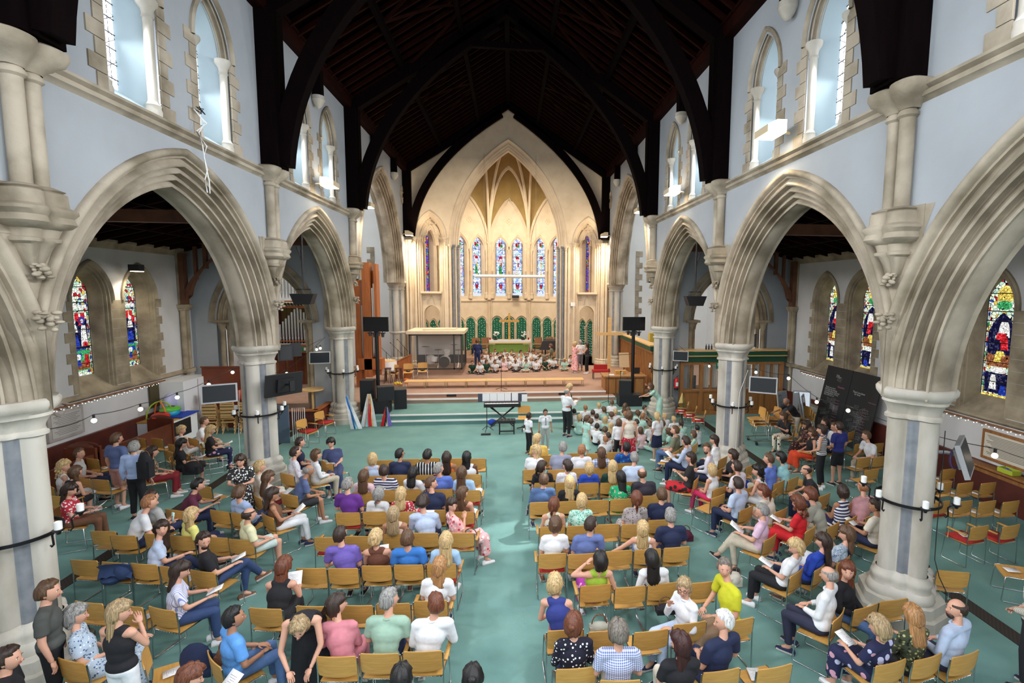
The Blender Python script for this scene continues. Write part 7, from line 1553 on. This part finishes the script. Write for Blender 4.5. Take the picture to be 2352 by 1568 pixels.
# ---- blackboards with chalk writing
def txt(s_, size, M_, parent, mt, name='chalk_writing', ext=0):
    c = bpy.data.curves.new(name, 'FONT'); c.body = s_; c.size = size; c.extrude = ext; c.resolution_u = 2; c.materials.append(mt); c.space_line = .8; c.shear = .15
    o_ = bpy.data.objects.new(name, c); C.objects.link(o_); me = bpy.data.meshes.new_from_object(o_.evaluated_get(bpy.context.evaluated_depsgraph_get())); bpy.data.objects.remove(o_)
    o_ = bpy.data.objects.new(name, me); C.objects.link(o_); o_.parent = parent; o_.matrix_local = M_; return o_
CHALK = mat('chalk', (.55, .55, .53), .9); CHP = mat('chalk_pink', (.45, .16, .25), .9)
for bi, y in enumerate((16.55, 15.15)):
    o = T3((11.42, y, .02), 'tall blackboard covered in chalk writing, %s' % ('the one nearer the radiator cabinet' if bi == 0 else 'the one nearer the column'), 'blackboard', 'blackboard', 'blackboards leaning on the aisle wall')
    tl = math.radians(11); M = Matrix.Rotation(tl, 3, 'Y')
    g = MB(); g.box((.24, 0, 1.24), (.04, 1.38, 2.52), M=M); g.obj('board', mat('slate_black', (.012, .013, .014), .6), o)
    def bp(u, v): # u along board (as seen), v height
        p = M @ Vector((-.024, -u, v)); return Vector((.24, 0, 1.24))+p
    MM = lambda u, v: Matrix.Translation(bp(u, v)) @ (M @ Matrix(((0, 0, -1), (-1, 0, 0), (0, 1, 0)))).to_4x4()
    if bi == 0: txt('Thank you Lord\nthat you are among\nus in this place and your\namazing power of love\nthat cares for us', .085, MM(-.55, .45), o, CHALK); txt('Hosanna', .10, MM(.10, .55), o, CHP); txt('Praise\nthe Lord', .07, MM(-.1, .95), o, CHALK)
    else: txt('Thank you Jesus\n    for love', .09, MM(-.5, .55), o, CHALK); txt('in the storm', .07, MM(.3, .35), o, CHP)
    rr = random.Random(bi); g = MB()
    for k in range(22):
        u0, v0 = rr.uniform(-.6, .25), rr.uniform(-1.15, .15 if k < 16 else 1.1); w = rr.uniform(.2, .38); nl = rr.randint(2, 5); sl = rr.uniform(-.1, .25)
        for l in range(nl):
            pts = [bp(min(u0+w*t/24, .66), v0-.05*l+sl*w*t/14+rr.uniform(-.011, .011)) for t in range(25)]
            for a in range(0, 24, 5): g.tube(pts[a:a+4], .0028, 3, cap=False)
    g.obj('chalk_lines', CHALK, o, label='lines of small chalk handwriting')
    g = MB()
    for k in range(9):
        v0 = .1-.1*k; pts = [bp(.12+.25*t/8, v0+.012*math.sin(t*2)) for t in range(9)]; g.tube(pts, .005, 3, cap=False)
    g.obj('chalk_lines', CHP, o, label='pink chalk writing')
# ---- notice board, shelf, tablets, fairy lights
o = T3((11.95, 10.2, 1.45), 'oak-framed cream notice with fine text on the aisle wall', 'notice', 'framed_notice'); g = MB(); g.box((0, 0, 0), (.05, 1.75, .74)); g.obj('frame', OAKD, o); g = MB(); g.box((-.028, 0, 0), (.012, 1.6, .60)); g.obj('sheet', mat('old_paper', (.55, .50, .40), .8), o)
g = MB(); [g.box((-.037, .02*(i % 3), .24-.035*i), (.004, 1.45-.1*(i % 4), .012)) for i in range(14)]; g.obj('printed_lines', mat('ink', (.12, .10, .08), .8), o)
g = MB(); g.box((0, 0, 0), (.35, 3.2, .05)); g.box((0.1, 0, -.12), (.1, 3.2, .2)); tag(g.obj('wall_shelf', OAKD, loc=(11.75, 9.6, .97)), 'dark wooden shelf under the framed notice', 'shelf')
o = T3((11.72, 10.15, 1.0), 'yellow-green plastic tray of pens on the wall shelf', 'tray', 'pen_tray'); TR_ = mat('lime_plastic', (.35, .42, .03), .5); g = MB(); g.box((0, 0, .01), (.22, .36, .02)); [g.box(c, d) for c, d in (((-.11, 0, .06), (.012, .36, .1)), ((.11, 0, .06), (.012, .36, .1)), ((0, -.18, .06), (.22, .012, .1)), ((0, .18, .06), (.22, .012, .1)))]; g.obj('tray', TR_, o)
for i in range(16): g = MB(); a = rq.uniform(-.4, .4); g.tube([(-.07+.01*i, -.13+.02*i*.5, .06), (-.05+.008*i+a*.05, .1, .08+.02*rq.random())], .007, 5); g.obj('pen', cloth('violet' if i % 2 else 'black'), o)
o = T3((-11.95, 14.62, 1.5), 'carved white memorial tablet with scroll top on the aisle wall', 'memorial', 'memorial_tablet'); MS = mat('memorial_marble', (.42, .38, .35), .6, col2=(.34, .30, .27), scale=4); g = MB(); g.box((0, 0, 0), (.07, 1.10, .78)); g.obj('frame', MS, o); g = MB(); g.box((.04, 0, 0), (.02, .92, .62)); g.obj('inscription_slab', mat('tablet_face', (.48, .46, .43), .6), o)
g = MB(); [g.tube([(.03, -.2+.14*math.cos(t*PI/6)+.3*0, .40+.14*math.sin(t*PI/6)) for t in range(13)], .05, 6)]; g.tube([(.03, -.42, .36), (.03, -.3, .52), (.03, -.1, .6), (.03, .12, .5), (.03, .25, .38)], .035, 6); g.obj('scroll_top', MS, o)
g = MB(); [g.box((.052, 0, .25-.045*i), (.004, .8-.12*(i % 3), .014)) for i in range(12)]; g.obj('inscription', mat('worn_ink', (.22, .20, .18), .8), o, label='worn illegible inscription')
g = MB(); g.box((0, 0, 0), (.03, .68, .80)); tag(g.obj('brass_plaque', mat('dark_brass', (.06, .045, .012), .5), loc=(-11.94, 18.15, 1.55)), 'dark brown rectangular plaque on the aisle wall above the toys', 'plaque')
for s in (-1, 1):
    g = MB(); y0, y1 = (12.0, 18.5) if s < 0 else (7.0, 19.0); n = int((y1-y0)/.11)
    for i in range(n): g.sphere((s*11.86, y0+.11*i+rq.uniform(-.03, .03), 1.95-.03*(i % 2)-.02*rq.random()), .011, 5, 3)
    tag(g.obj('fairy_lights', MATS['fairy_bulb']), 'string of tiny fairy lights below the sill course '+SIDE[s], 'fairy lights')
    g = MB(); g.tube([(s*11.88, y0-1, 1.98), (s*11.88, y1, 1.98)], .025, 6); tag(g.obj('copper_pipe', mat('copper', (.30, .13, .06), .4, metal=.5)), 'copper-coloured pipe along the aisle wall '+SIDE[s], 'pipe')
# ---- pews, toy cupboard, stacked folding chairs, wooden partition on the organ side
for i, (y, x) in enumerate(((12.6, -11.2), (15.45, -11.2))):
    o = T3((x, y, 0), 'dark mahogany box pew along the aisle wall, %s' % ('nearer the front column' if i == 0 else 'nearer the toy cupboard'), 'pew', 'wall_pew'); g = MB(); g.box((.42, 0, .5), (.05, 3.0, .7)); g.obj('front_panel', MATS['roof_timber'] if 0 else mat('pew_wood', (.14, .035, .015), .4, col2=(.10, .022, .010), scale=3), o); g = MB(); g.box((0, 0, .45), (.5, 3.0, .06)); g.obj('seat', MATS['pew_wood'], o)
    for e in (-1.5, 1.5): g = MB(); g.box((.1, e, .5), (.75, .07, 1.0)); g.sphere((.1, e, 1.0), (.34, .04, .14), 10, 6); g.obj('pew_end', MATS['pew_wood'], o)
o = T3((-11.42, 17.75, 0), 'white painted cupboard with an oak top and dark opening', 'cupboard', 'toy_cupboard'); g = MB(); g.box((0, 0, .42), (1.05, 1.45, .84)); g.obj('body', WHITE, o); g = MB(); g.box((0, 0, .86), (1.1, 1.5, .04)); g.obj('top', OAK, o); g = MB(); g.box((.53, -.1, .5), (.01, .9, .55)); g.obj('opening', BLACK, o)  # opening is a black sheet on the front, standing in for the shade inside
o = T3((-11.55, 19.05, 0), 'tall white boxed-in cupboard in the aisle corner', 'cupboard', 'corner_cupboard'); g = MB(); g.box((0, 0, .98), (.8, 1.6, 1.96)); g.obj('body', WHITE, o); g = MB(); g.box((.405, 0, .98), (.01, .02, 1.9)); g.obj('door_gap', STEEL, o)
def toy(n, loc, r, c, lb, ct='toy', hole=True):
    o = T3(loc, lb, ct, n); g = MB(); g.sphere((0, 0, r[2]), r, 14, 8); g.obj('shell', mat('plastic_'+c, {'red': (.6, .03, .02), 'blue': (.02, .35, .55), 'green': (.12, .5, .05), 'lilac': (.42, .42, .62), 'navy': (.02, .08, .3)}[c], .35), o)
    if hole: g = MB(); g.sphere((.05, 0, r[2]*1.35), (r[0]*.5, r[1]*.5, r[2]*.75), 10, 6); g.obj('hollow', mat('plastic_dark', (.1, .02, .02) if c == 'red' else (.01, .12, .2), .5), o)
toy('moulded_toy', (-11.25, 17.2, .88), (.25, .30, .14), 'red', 'bright red moulded baby seat on the cupboard')
toy('moulded_toy', (-11.25, 17.7, .88), (.25, .28, .15), 'blue', 'turquoise moulded baby seat on the cupboard')
toy('toy_tray', (-11.3, 17.75, 1.0), (.30, .32, .12), 'green', 'lime green toy tray with dark filling', 'toy', True)
toy('baby_bouncer', (-11.5, 18.1, 1.0), (.16, .30, .30), 'lilac', 'lilac padded baby bouncer leaning back', 'baby bouncer', False)
o = T3((-11.45, 17.5, .9), 'green and orange baby gym arch on the cupboard', 'toy', 'baby_gym')
for e, c in ((-1, 'orange'), (1, 'lime')): g = MB(); g.tube([(.3*math.cos(t*PI/10)*e, .2*math.cos(t*PI/10), .55*math.sin(t*PI/10)) for t in range(11)], .022, 6); g.obj('hoop', cloth(c), o)
g = MB(); g.box((0, 0, 0), (.7, .9, .04)); tag(g.obj('play_mat', MATS['plastic_navy'] if 'plastic_navy' in MATS else cloth('royal'), loc=(-11.1, 17.9, .91)), 'folded blue play mat under the baby seats', 'mat')
for i in range(3):
    for j in range(4):
        o = T3((-10.55+.6*i, 18.75, .12*j), 'light beech folding chair, %s in the %s stack by the aisle partition' % (ordw(j), ordw(i)), 'chair', 'folding_chair', 'folding chairs stacked by the partition', PI)
        g = MB(); g.box((0, 0, .43), (.44, .40, .03)); g.obj('seat', OAKL, o); g = MB(); [g.box((0, .2, .62+.07*q), (.44, .025, .045)) for q in range(3)]; g.obj('backrest', OAKL, o)
        for sx in (-1, 1): g = MB(); g.tube([(sx*.21, -.2, 0), (sx*.21, .2, .84)], .018, 5); g.tube([(sx*.2, .18, 0), (sx*.2, -.15, .43)], .018, 5); g.obj('leg', OAKL, o)
for i, c in enumerate((('cl_grey', (.3, .3, .35)), ('cl_orange', (.75, .15, .04)), ('cl_pink', (.5, .25, .3)), ('cl_red', (.7, .12, .05)))):
    g = MB(); g.sphere((0, 0, 0), (.22, .14, .2), 10, 6); tag(g.obj('blanket', mat(c[0], c[1], .95, col2=tuple(q*.5 for q in c[1]), scale=12, kind='wave'), loc=(-10.7+.38*i, 18.8, 1.36)), 'folded %s blanket on the stacked folding chairs' % ['grey striped', 'orange', 'pink and grey', 'red-orange'][i], 'blanket', 'blankets on the folding chairs')
g = MB(); g.box((-10.1, 19.45, 1.15), (2.2, .08, 2.3)); g.box((-10.1, 19.40, 2.3), (2.24, .05, .05)); tag(g.obj('wooden_partition', mat('partition', (.20, .045, .018), .4, col2=(.14, .03, .012), scale=2)), 'reddish brown wooden partition behind the stacked folding chairs', 'partition')
# ---- organ
o = T3((-9.5, 24.2, 0), 'pipe organ with chevrons of grey pipes in a dark wood case', 'organ', 'pipe_organ')
PIPE = mat('pipe_metal', (.52, .52, .50), .3, metal=.55)
def pipe(x, y, z, h, r):
    g = MB(); g.lathe([(.012, 0), (r, .22), (r, .25), (r*.85, .27), (r, .30), (r, h)], c=(x, y), seg=8, z0=z); g.obj('organ_pipe', PIPE, o)
for i in range(13): pipe(-.72+.13*i, -.6, 2.72, .75+.95*(1-abs(i-6)/7)**1.1, .045)
for i in range(15): pipe(-1.0+.14*i, -.3, 4.75, 1.3-.75*abs(((i % 8)-1)/7 if i < 8 else (i-8)/8), .05)
for i in range(6): pipe(1.15+.13*i, -.4, 2.7, 2.1-.18*i, .055)
g = MB(); g.box((0, .3, 3.6), (2.2, .6, 1.9)); g.box((-1.1, -.3, 3.2), (.12, .6, 2.6)); g.box((1.0, -.3, 3.2), (.12, .6, 2.6)); g.obj('case', MAHOG, o)
for i in range(8): g = MB(); P_ = arch_pts(.11, .2, 0, .9, 0, 5); g.add([(-.78+.24*i+a, -.02, 3.35+b) for a, b in P_], [tuple(range(len(P_)))]); g.obj('arched_panel', mat('olive_panel', (.14, .09, .015), .6), o)
for i in range(16): g = MB(); g.tube([(-1.0+.13*i, .1, 4.62), (-1.0+.13*i, -.75, 4.50), (-1.0+.13*i, -.85, 4.49)], [.02, .05, .075], 8, cap=False); g.obj('trumpet_pipe', mat('trumpet_metal', (.62, .52, .38), .35, metal=.5), o)
g = MB(); g.box((0, -.6, 4.62), (2.3, .08, .06)); g.box((0, -.75, 4.38), (2.3, .06, .1)); g.obj('pipe_rail', ORGW, o)
g = MB(); g.box((.25, -.85, 2.52), (3.2, .12, .38)); g.box((.25, -.85, 2.85), (3.2, .04, .04)); g.obj('gallery_rail', ORGW, o)
g = MB(); g.box((0, .6, 1.25), (3.0, .1, 2.5)); g.obj('lower_case', OAKD, o)
for i in range(7): g = MB(); g.box((-1.2+.42*i, .53, 1.2), (.32, .03, 1.9)); g.obj('panel', MATS['partition'], o)
o = T3((-8.95, 23.28, 2.5), 'green emergency exit sign on the organ gallery rail', 'sign', 'exit_sign'); g = MB(); g.box((0, 0, 0), (.56, .03, .20)); g.obj('plate', mat('exit_green', (.01, .22, .10), .5), o); g = MB(); g.box((-.12, -.018, 0), (.08, .004, .13)); g.box((.16, -.018, 0), (.08, .004, .12)); g.obj('pictogram', WHITE, o)
txt('Fire exit', .07, Matrix.Translation((-.06, -.02, -.02)) @ Matrix.Rotation(PI/2, 4, 'X'), o, WHITE, 'sign_text')
# tall case pipes by the transept arch
o = T3((-6.45, 24.0, .64), 'tall orange-brown organ case front with slanting wings', 'organ case', 'organ_case_front')
for x, y, z0, z1, w, d in ((-.45, 0, 0, 5.0, .28, .5), (.02, -.2, .5, 5.75, .34, .5), (.40, -.1, .9, 5.7, .12, .5), (.2, .2, .5, 5.4, .5, .1)): g = MB(); g.box((x, y, (z0+z1)/2), (w, d, z1-z0)); g.obj('wing', ORGW, o)
g = MB(); g.add([(-.6, -.2, 4.6), (-.1, -.2, 5.2), (-.1, -.2, 5.6), (-.6, -.2, 5.1), (-.6, .2, 4.6), (-.1, .2, 5.2), (-.1, .2, 5.6), (-.6, .2, 5.1)], [(0, 1, 2, 3), (7, 6, 5, 4), (0, 4, 5, 1), (3, 2, 6, 7)]); g.box((.1, -.2, 1.1), (1.1, .5, .5)); g.obj('cornice', ORGW, o)
for i in range(3): g = MB(); g.lathe([(.01, 0), (.04, .3), (.04, 3.2+.2*i)], c=(.24+.07*i, -.3), seg=8, z0=1.4); g.obj('organ_pipe', PIPE, o)
g = MB(); g.lathe([(.01, 0), (.05, .3), (.05, 2.4)], c=(-.25, -.2), seg=8, z0=1.4); g.obj('organ_pipe', PIPE, o)
# organ console enclosure, table, safety gate
o = T3((-7.9, 18.9, 0), 'panelled organ console enclosure behind the red chairs', 'organ console', 'console_enclosure'); g = MB(); g.box((.1, 0, .35), (1.5, .08, .7)); g.box((.85, .65, .35), (.08, 1.3, .7)); g.obj('low_wall', MAHOG, o)
for i in range(4): g = MB(); g.box((.90, .15+.32*i, .36), (.02, .24, .55)); g.obj('panel', MATS['partition'], o)
g = MB(); g.box((.1, .0, .73), (1.6, .2, .05)); g.box((.85, .65, .73), (.2, 1.4, .05)); g.obj('capping', ORGW, o)
o = T3((-7.5, 19.8, 0), 'round light wood table behind the console enclosure', 'table', 'round_table'); g = MB(); g.lathe([(.42, 1.32), (.42, 1.36)], seg=20); g.obj('table_top', OAKL, o); g = MB(); g.tube([(0, 0, 0), (0, 0, 1.32)], .04, 8); g.obj('leg', OAKL, o)
o = T3((-7.6, 17.3, 0), 'blue-grey display panel propped by the second organ-side column', 'panel', 'display_panel'); g = MB(); g.box((0, 0, .65), (.55, .04, 1.3)); g.obj('board', mat('blue_board', (.12, .17, .24), .8), o); g = MB(); g.tube([(-.2, .2, 0), (-.2, 0, 1.1)], .02, 5); g.obj('leg', STEEL, o)
o = T3((-7.1, 17.5, 0), 'white barred safety gate beside the display panel', 'gate', 'safety_gate'); g = MB(); g.tube([(-.2, 0, 0), (-.2, 0, 1.15), (.2, 0, 1.15), (.2, 0, 0), (-.2, 0, 0)], .014, 5); g.obj('frame', WHITE, o)
for i in range(5): g = MB(); g.tube([(-.13+.065*i, 0, 0), (-.13+.065*i, 0, 1.15)], .008, 5); g.obj('bar', WHITE, o)
o = T3((-6.1, 25.4, .64), 'round table with white cloth and stools on the stage edge', 'table', 'cloth_table'); g = MB(); g.lathe([(.5, .98), (.5, 1.02)], seg=20); g.obj('table_top', OAKL, o); g = MB(); R = [[((.52+.03*math.sin(6*a)*f)*math.cos(a), (.52+.03*math.sin(6*a)*f)*math.sin(a), 1.0-.45*f) for a in [2*PI*j/36 for j in range(36)]] for f in (0, .5, 1)]; g.grid(R, close=True); g.obj('cloth', WHITE, o); g = MB(); g.tube([(0, 0, 0), (0, 0, 1)], .05, 8); g.obj('leg', OAKD, o)
for i in range(5): g = MB(); g.lathe([(.03, 0), (.035, .1)], seg=8); tag(g.obj('mug', WHITE, loc=(-6.1+.13*i-.25, 25.25+.1*(i % 2), 1.66)), 'white mug on the cloth-covered table, %s along' % ordw(i), 'mug', 'mugs on the stage table')
for i in range(2):
    o = T3((-5.85+.5*i, 24.75, .64), 'dark bar stool by the white-clothed table, %s' % ('inner' if i else 'outer'), 'stool', 'bar_stool'); g = MB(); g.lathe([(.17, .70), (.17, .74)], seg=14); g.obj('seat', MAHOG, o); [MB().tube([(.16*a, .16*b, 0), (.1*a, .1*b, .7)], .016, 5).obj('leg', BLACK, o) for a in (-1, 1) for b in (-1, 1)]
o = T3((-5.35, 26.2, .64), 'slanting orange-brown timber console end behind the stage chairs', 'console', 'timber_console'); g = MB(); g.add([(-.4, -.3, 0), (.3, -.3, 0), (.3, -.3, 1.15), (-.4, -.3, .8), (-.4, .3, 0), (.3, .3, 0), (.3, .3, 1.15), (-.4, .3, .8)], [(0, 1, 2, 3), (7, 6, 5, 4), (0, 4, 5, 1), (3, 2, 6, 7), (1, 5, 6, 2), (0, 3, 7, 4)]); g.obj('body', ORGW, o, sharp=20); g = MB(); g.box((-.05, 0, 1.02), (.8, .65, .04), M=Matrix.Rotation(-.45, 3, 'Y')); g.obj('lid', ORGW, o)
g = MB(); g.lathe([(.09, 0), (.12, .22)], seg=12); tag(g.obj('orange_bucket', mat('orange_plastic', (.7, .18, .05), .5), loc=(-4.95, 24.6, .64)), 'small orange bucket on the stage floor by the chairs', 'bucket')
o = T3((-5.2, 23.9, .64), 'bunch of yellow flowers in a low pot on the stage edge', 'flowers', 'flower_pot'); g = MB(); [g.sphere((rq.uniform(-.2, .2), rq.uniform(-.1, .1), rq.uniform(.1, .2)), .05, 6, 4) for _ in range(14)]; g.obj('blossom', mat('yellow_petal', (.75, .55, .05), .6), o); g = MB(); g.box((0, 0, .05), (.4, .2, .08)); g.obj('pot', mat('terracotta', (.4, .2, .12), .8), o)
# ---- festoon bulbs
def festoon(pts, bulbs, lb):
    g = MB(); P = []
    for a, b in zip(pts, pts[1:]):
        a, b = Vector(a), Vector(b); sg = (b-a).length*.03
        for t in range(9): P.append(tuple(a.lerp(b, t/9)-Vector((0, 0, 4*sg*(t/9)*(1-t/9)))))
    P.append(tuple(pts[-1])); g.tube(P, .007, 4); o = g.obj('light_string', BLACK); tag(o, lb, 'string lights')
    for (x, y, z) in bulbs:
        q = MB(); q.lathe([(.022, .05), (.022, .12)], c=(x, y), z0=z, seg=8); q.obj('lamp_holder', BLACK, o); q = MB(); q.sphere((x, y, z), .045, 10, 7); q.obj('bulb', mat('bulb_glow', (1, .9, .75), .4, emit=((1, .84, .62), 6)), o)
BL = [(-8.0, 10.45, 2.6), (-8.0, 11.68, 2.53), (-8.0, 12.9, 2.53), (-8.0, 14.19, 2.6), (-8.0, 15.37, 2.74)]
festoon([(-7.2, 8.3, 3.0)]+[(a, b, c+.12) for a, b, c in BL]+[(-7.0, 19.6, 3.3)], BL, 'black festoon string with glowing bulbs along the organ-side aisle')
BR = [(8.0, 21.0-.9, 2.2), (8.0, 19.0, 2.22), (8.0, 17.9, 2.34), (8.0, 13.3, 2.74), (8.0, 11.94, 2.36), (8.0, 10.73, 2.43), (8.0, 7.15, 2.55), (8.0, 15.2, 2.6)]
festoon([(6.9, 19.5, 3.0)]+[(a, b, c+.12) for a, b, c in sorted(BR, key=lambda q: -q[1])]+[(8.0, 4.5, 2.9)], BR, 'black festoon string with glowing bulbs along the blackboard-side aisle')
BM = [(-7.05, 19.2, 2.95), (-6.9, 19.15, 3.0), (-7.8, 18.4, 2.2), (-8.6, 18.0, 2.0), (6.9, 19.4, 2.95)]
festoon([(-6.8, 19.4, 3.4), (-7.8, 18.4, 2.34), (-8.6, 18.0, 2.14)], BM[:4], 'short festoon string with bulbs beside the organ-side screen')
# ---- floodlight fixtures
def flood(x, y, z, rz, lb):
    o = T3((x, y, z), lb, 'lamp', 'floodlight', 'cream floodlights on the string course', rz); g = MB(); P = [(-.2, -.05), (.2, -.05), (.2, .1), (.0, .2), (-.2, .2)]
    g.add([(px_, -.28, pz) for px_, pz in P]+[(px_, .28, pz) for px_, pz in P], [(0, 1, 2, 3, 4), (9, 8, 7, 6, 5), (1, 6, 7, 2), (2, 7, 8, 3), (3, 8, 9, 4), (4, 9, 5, 0)]); g.obj('housing', mat('cream_metal', (.55, .45, .30), .4), o, sharp=20)
    g = MB(); g.box((0, 0, -.055), (.36, .5, .012)); g.obj('lamp_glass', LAMP, o); g = MB(); g.tube([(-.2, 0, .05), (-.42, 0, .02)], .03, 6); g.obj('bracket', mat('cream_metal', (.5, .4, .3), .4), o)
flood(-5.45, 16.5, 8.38, 0, 'cream floodlight under the far clerestory pair above the organ-side arcade'); flood(-5.45, 20.6, 8.42, 0, 'cream floodlight at the organ-side end of the string course')
flood(5.45, 10.15, 8.45, PI, 'large cream floodlight under the near clerestory pair'); flood(5.45, 16.5, 8.45, PI, 'cream floodlight under the far clerestory pair above the blackboard side'); flood(5.45, 20.6, 8.48, PI, 'cream floodlight at the cross end of the string course')
flood(-5.6, 29.5, 8.28, 0, 'cream floodlight beside the chancel wall on the drum booth side'); flood(5.6, 29.5, 8.4, PI, 'cream floodlight beside the chancel wall on the cross side')
for s, x, y, z in ((-1, -11.5, 17.0, 5.75),):
    o = T3((x, y, z), 'small black aisle lamp near the aisle roof brace', 'lamp', 'aisle_lamp'); g = MB(); g.box((0, 0, .05), (.3, .25, .2)); g.obj('housing', BLACK, o); g = MB(); g.box((.02, 0, -.06), (.26, .2, .012)); g.obj('lamp_glass', LAMP, o)
    light('aisle_lamp_light', 'SPOT', (x+.05, y, z-.1), 70, (1, .92, .72), 2.4, aim=(x-.3, y+.8, 0))
# quatrefoil openings high on the transept walls
for s in (-1, 1):
    T = pinv(s); g = MB()
    for t in range(4): g.tube([T(29.35+.17*math.cos(t*PI/2)+.16*math.cos(r*PI/6), -.02, 10.46+.3*math.sin(t*PI/2)+.17*math.sin(r*PI/6)) for r in range(13)], .045, 6)
    g.obj('quatrefoil_opening', STONE, WALLS[s])
    g = MB(); [g.sphere(T(29.35+.15*math.cos(t*PI/2), -.0, 10.46+.28*math.sin(t*PI/2)), (.01, .13, .14), 8, 6) for t in range(4)]; g.obj('quatrefoil_shade', mat('recess_shade', (.06, .045, .03), .9), WALLS[s])  # flat dark discs on the wall give the openings their shade
# loose cable hanging from the sill
o = T3((-5.9, 10.6, 8.3), 'tangle of white and black cable hanging over the string course', 'cable', 'cable_tangle')
for j, mt in enumerate((WHITE, BLACK, WHITE)):
    g = MB(); rr = random.Random(j); P = [(0, 0, .3)]+[(.06+rr.uniform(0, .08), rr.uniform(-.14, .14)+.02*i, .3-(.22*i if mt is WHITE else .05*math.sin(i*2)))for i in range(1, 8)]; g.tube(P, .011, 5); g.obj('strand', mt, o)
# ---- bags and small things on the floor
def bag(loc, d, c, lb, strap=True, rz=0):
    o = T3(loc, lb, 'bag', 'handbag', rz=rz); g = MB(); g.sphere((0, 0, d[2]/2), (d[0]/2, d[1]/2, d[2]/2), 12, 8); g.box((0, 0, d[2]*.35), (d[0]*.9, d[1]*.8, d[2]*.6)); g.obj('body', cloth(c), o)
    if strap: g = MB(); g.tube([(d[0]*.35*math.cos(t*PI/8), 0, d[2]*.8+.14*math.sin(t*PI/8)) for t in range(9)], .010, 5); g.obj('strap', cloth('brown'), o)
bag((-.65, 8.95, .46), (.34, .13, .26), 'tan', 'tan leather bag hung on the aisle chair beside the blue-topped person')
bag((4.05, 8.0, 0), (.24, .18, .26), 'cream', 'cream straw bag on the carpet beside the fanned chairs'); bag((6.05, 11.7, 0), (.42, .22, .42), 'royal', 'royal blue tote bag beside the orange skirt')
bag((3.75, 9.7, 0), (.3, .3, .2), 'maroon', 'maroon bag on the carpet under the fanned chairs'); bag((-8.0, 13.3, .45), (.42, .3, .34), 'black', 'large black handbag hung on a chair by the person with long black hair'); bag((1.32, 6.42, .47), (.3, .14, .14), 'stone', 'beaded clutch bag on the chair beside the coral skirt')
bag((2.36, 6.72, .47), (.3, .16, .14), 'black', 'black clutch bag beside the person with dark-rimmed glasses'); bag((-7.9, 11.55, 1.0), (.28, .22, .62), 'black', 'black backpack slung on the shoulder of the grey-haired standing person', True); bag((-3.35, 6.1, .55), (.3, .18, .3), 'brown', 'brown leather handbag carried by the bending person in black')
o = T3((-6.15, 8.42, .47), 'denim jacket draped over an empty chair of the organ-side rows', 'jacket', 'denim_jacket'); g = MB(); rr = random.Random(4)
R = [[(-.24+.48*i/7+.02*rr.random(), -.25+.05*math.sin(j)-.03*rr.random()-(.0 if j < 4 else -.1*(j-3)), .34-.012*i*(i-7)*.3-(.07*j if j < 4 else .21+.03*(j-3))+.03*rr.random()) for i in range(8)] for j in range(8)]; g.grid(R); g.sphere((-.12, -.1, .08), (.16, .16, .10), 10, 6); g.sphere((.1, -.18, .22), (.14, .1, .14), 10, 6); g.obj('cloth', cloth('denimd'), o)
o = T3((-2.85, 6.1, .45), 'dark blue jacket over the chair behind the sky blue T-shirt', 'jacket', 'blue_jacket'); g = MB(); g.sphere((-.9, .05, .18), (.20, .07, .24), 12, 8); g.sphere((-.8, .12, .06), (.14, .12, .14), 12, 8); g.obj('cloth', cloth('navy'), o)
# violin
o = T3((2.12, 17.15, 1.12), 'red-brown violin held by the person in dark green', 'violin', 'violin', rz=-.6); g = MB(); VM = mat('violin_wood', (.35, .05, .02), .3); g.sphere((0, 0, 0), (.10, .13, .03), 12, 6); g.sphere((0, .17, 0), (.08, .09, .03), 12, 6); g.obj('body', VM, o); g = MB(); g.box((0, .36, .03), (.03, .3, .02)); g.obj('neck', BLACK, o)
o = T3((7.0, 19.2, .32), 'gold foil kite-shaped ornament leaning on the column by the red chairs', 'ornament', 'gold_ornament'); g = MB(); g.add([(0, 0, 0), (.16, .02, .35), (0, .04, .8), (-.16, .02, .35), (0, -.06, .4)], [(0, 1, 4), (1, 2, 4), (2, 3, 4), (3, 0, 4)]); g.obj('foil', mat('gold_foil', (.55, .42, .15), .25, metal=.9), o, sharp=10); g = MB(); g.lathe([(.1, -.32), (.1, -.30), (.02, -.28), (.02, 0)], seg=10); g.obj('base', BLACK, o)
o = T3((8.75, 19.88, 2.12), 'small green exit sign above the panelled doors', 'sign', 'exit_sign'); g = MB(); g.box((0, 0, 0), (.16, .02, .30)); g.obj('plate', mat('exit_green', (.01, .22, .10), .5), o); g = MB(); g.box((0, -.012, .03), (.07, .004, .12)); g.obj('pictogram', WHITE, o)

g = MB(); g.box((5.6, 3.6, .72), (.8, .45, .04)); o = g.obj('tray_table', OAKL); tag(o, 'light wooden table top at the edge of the fanned chairs', 'table')
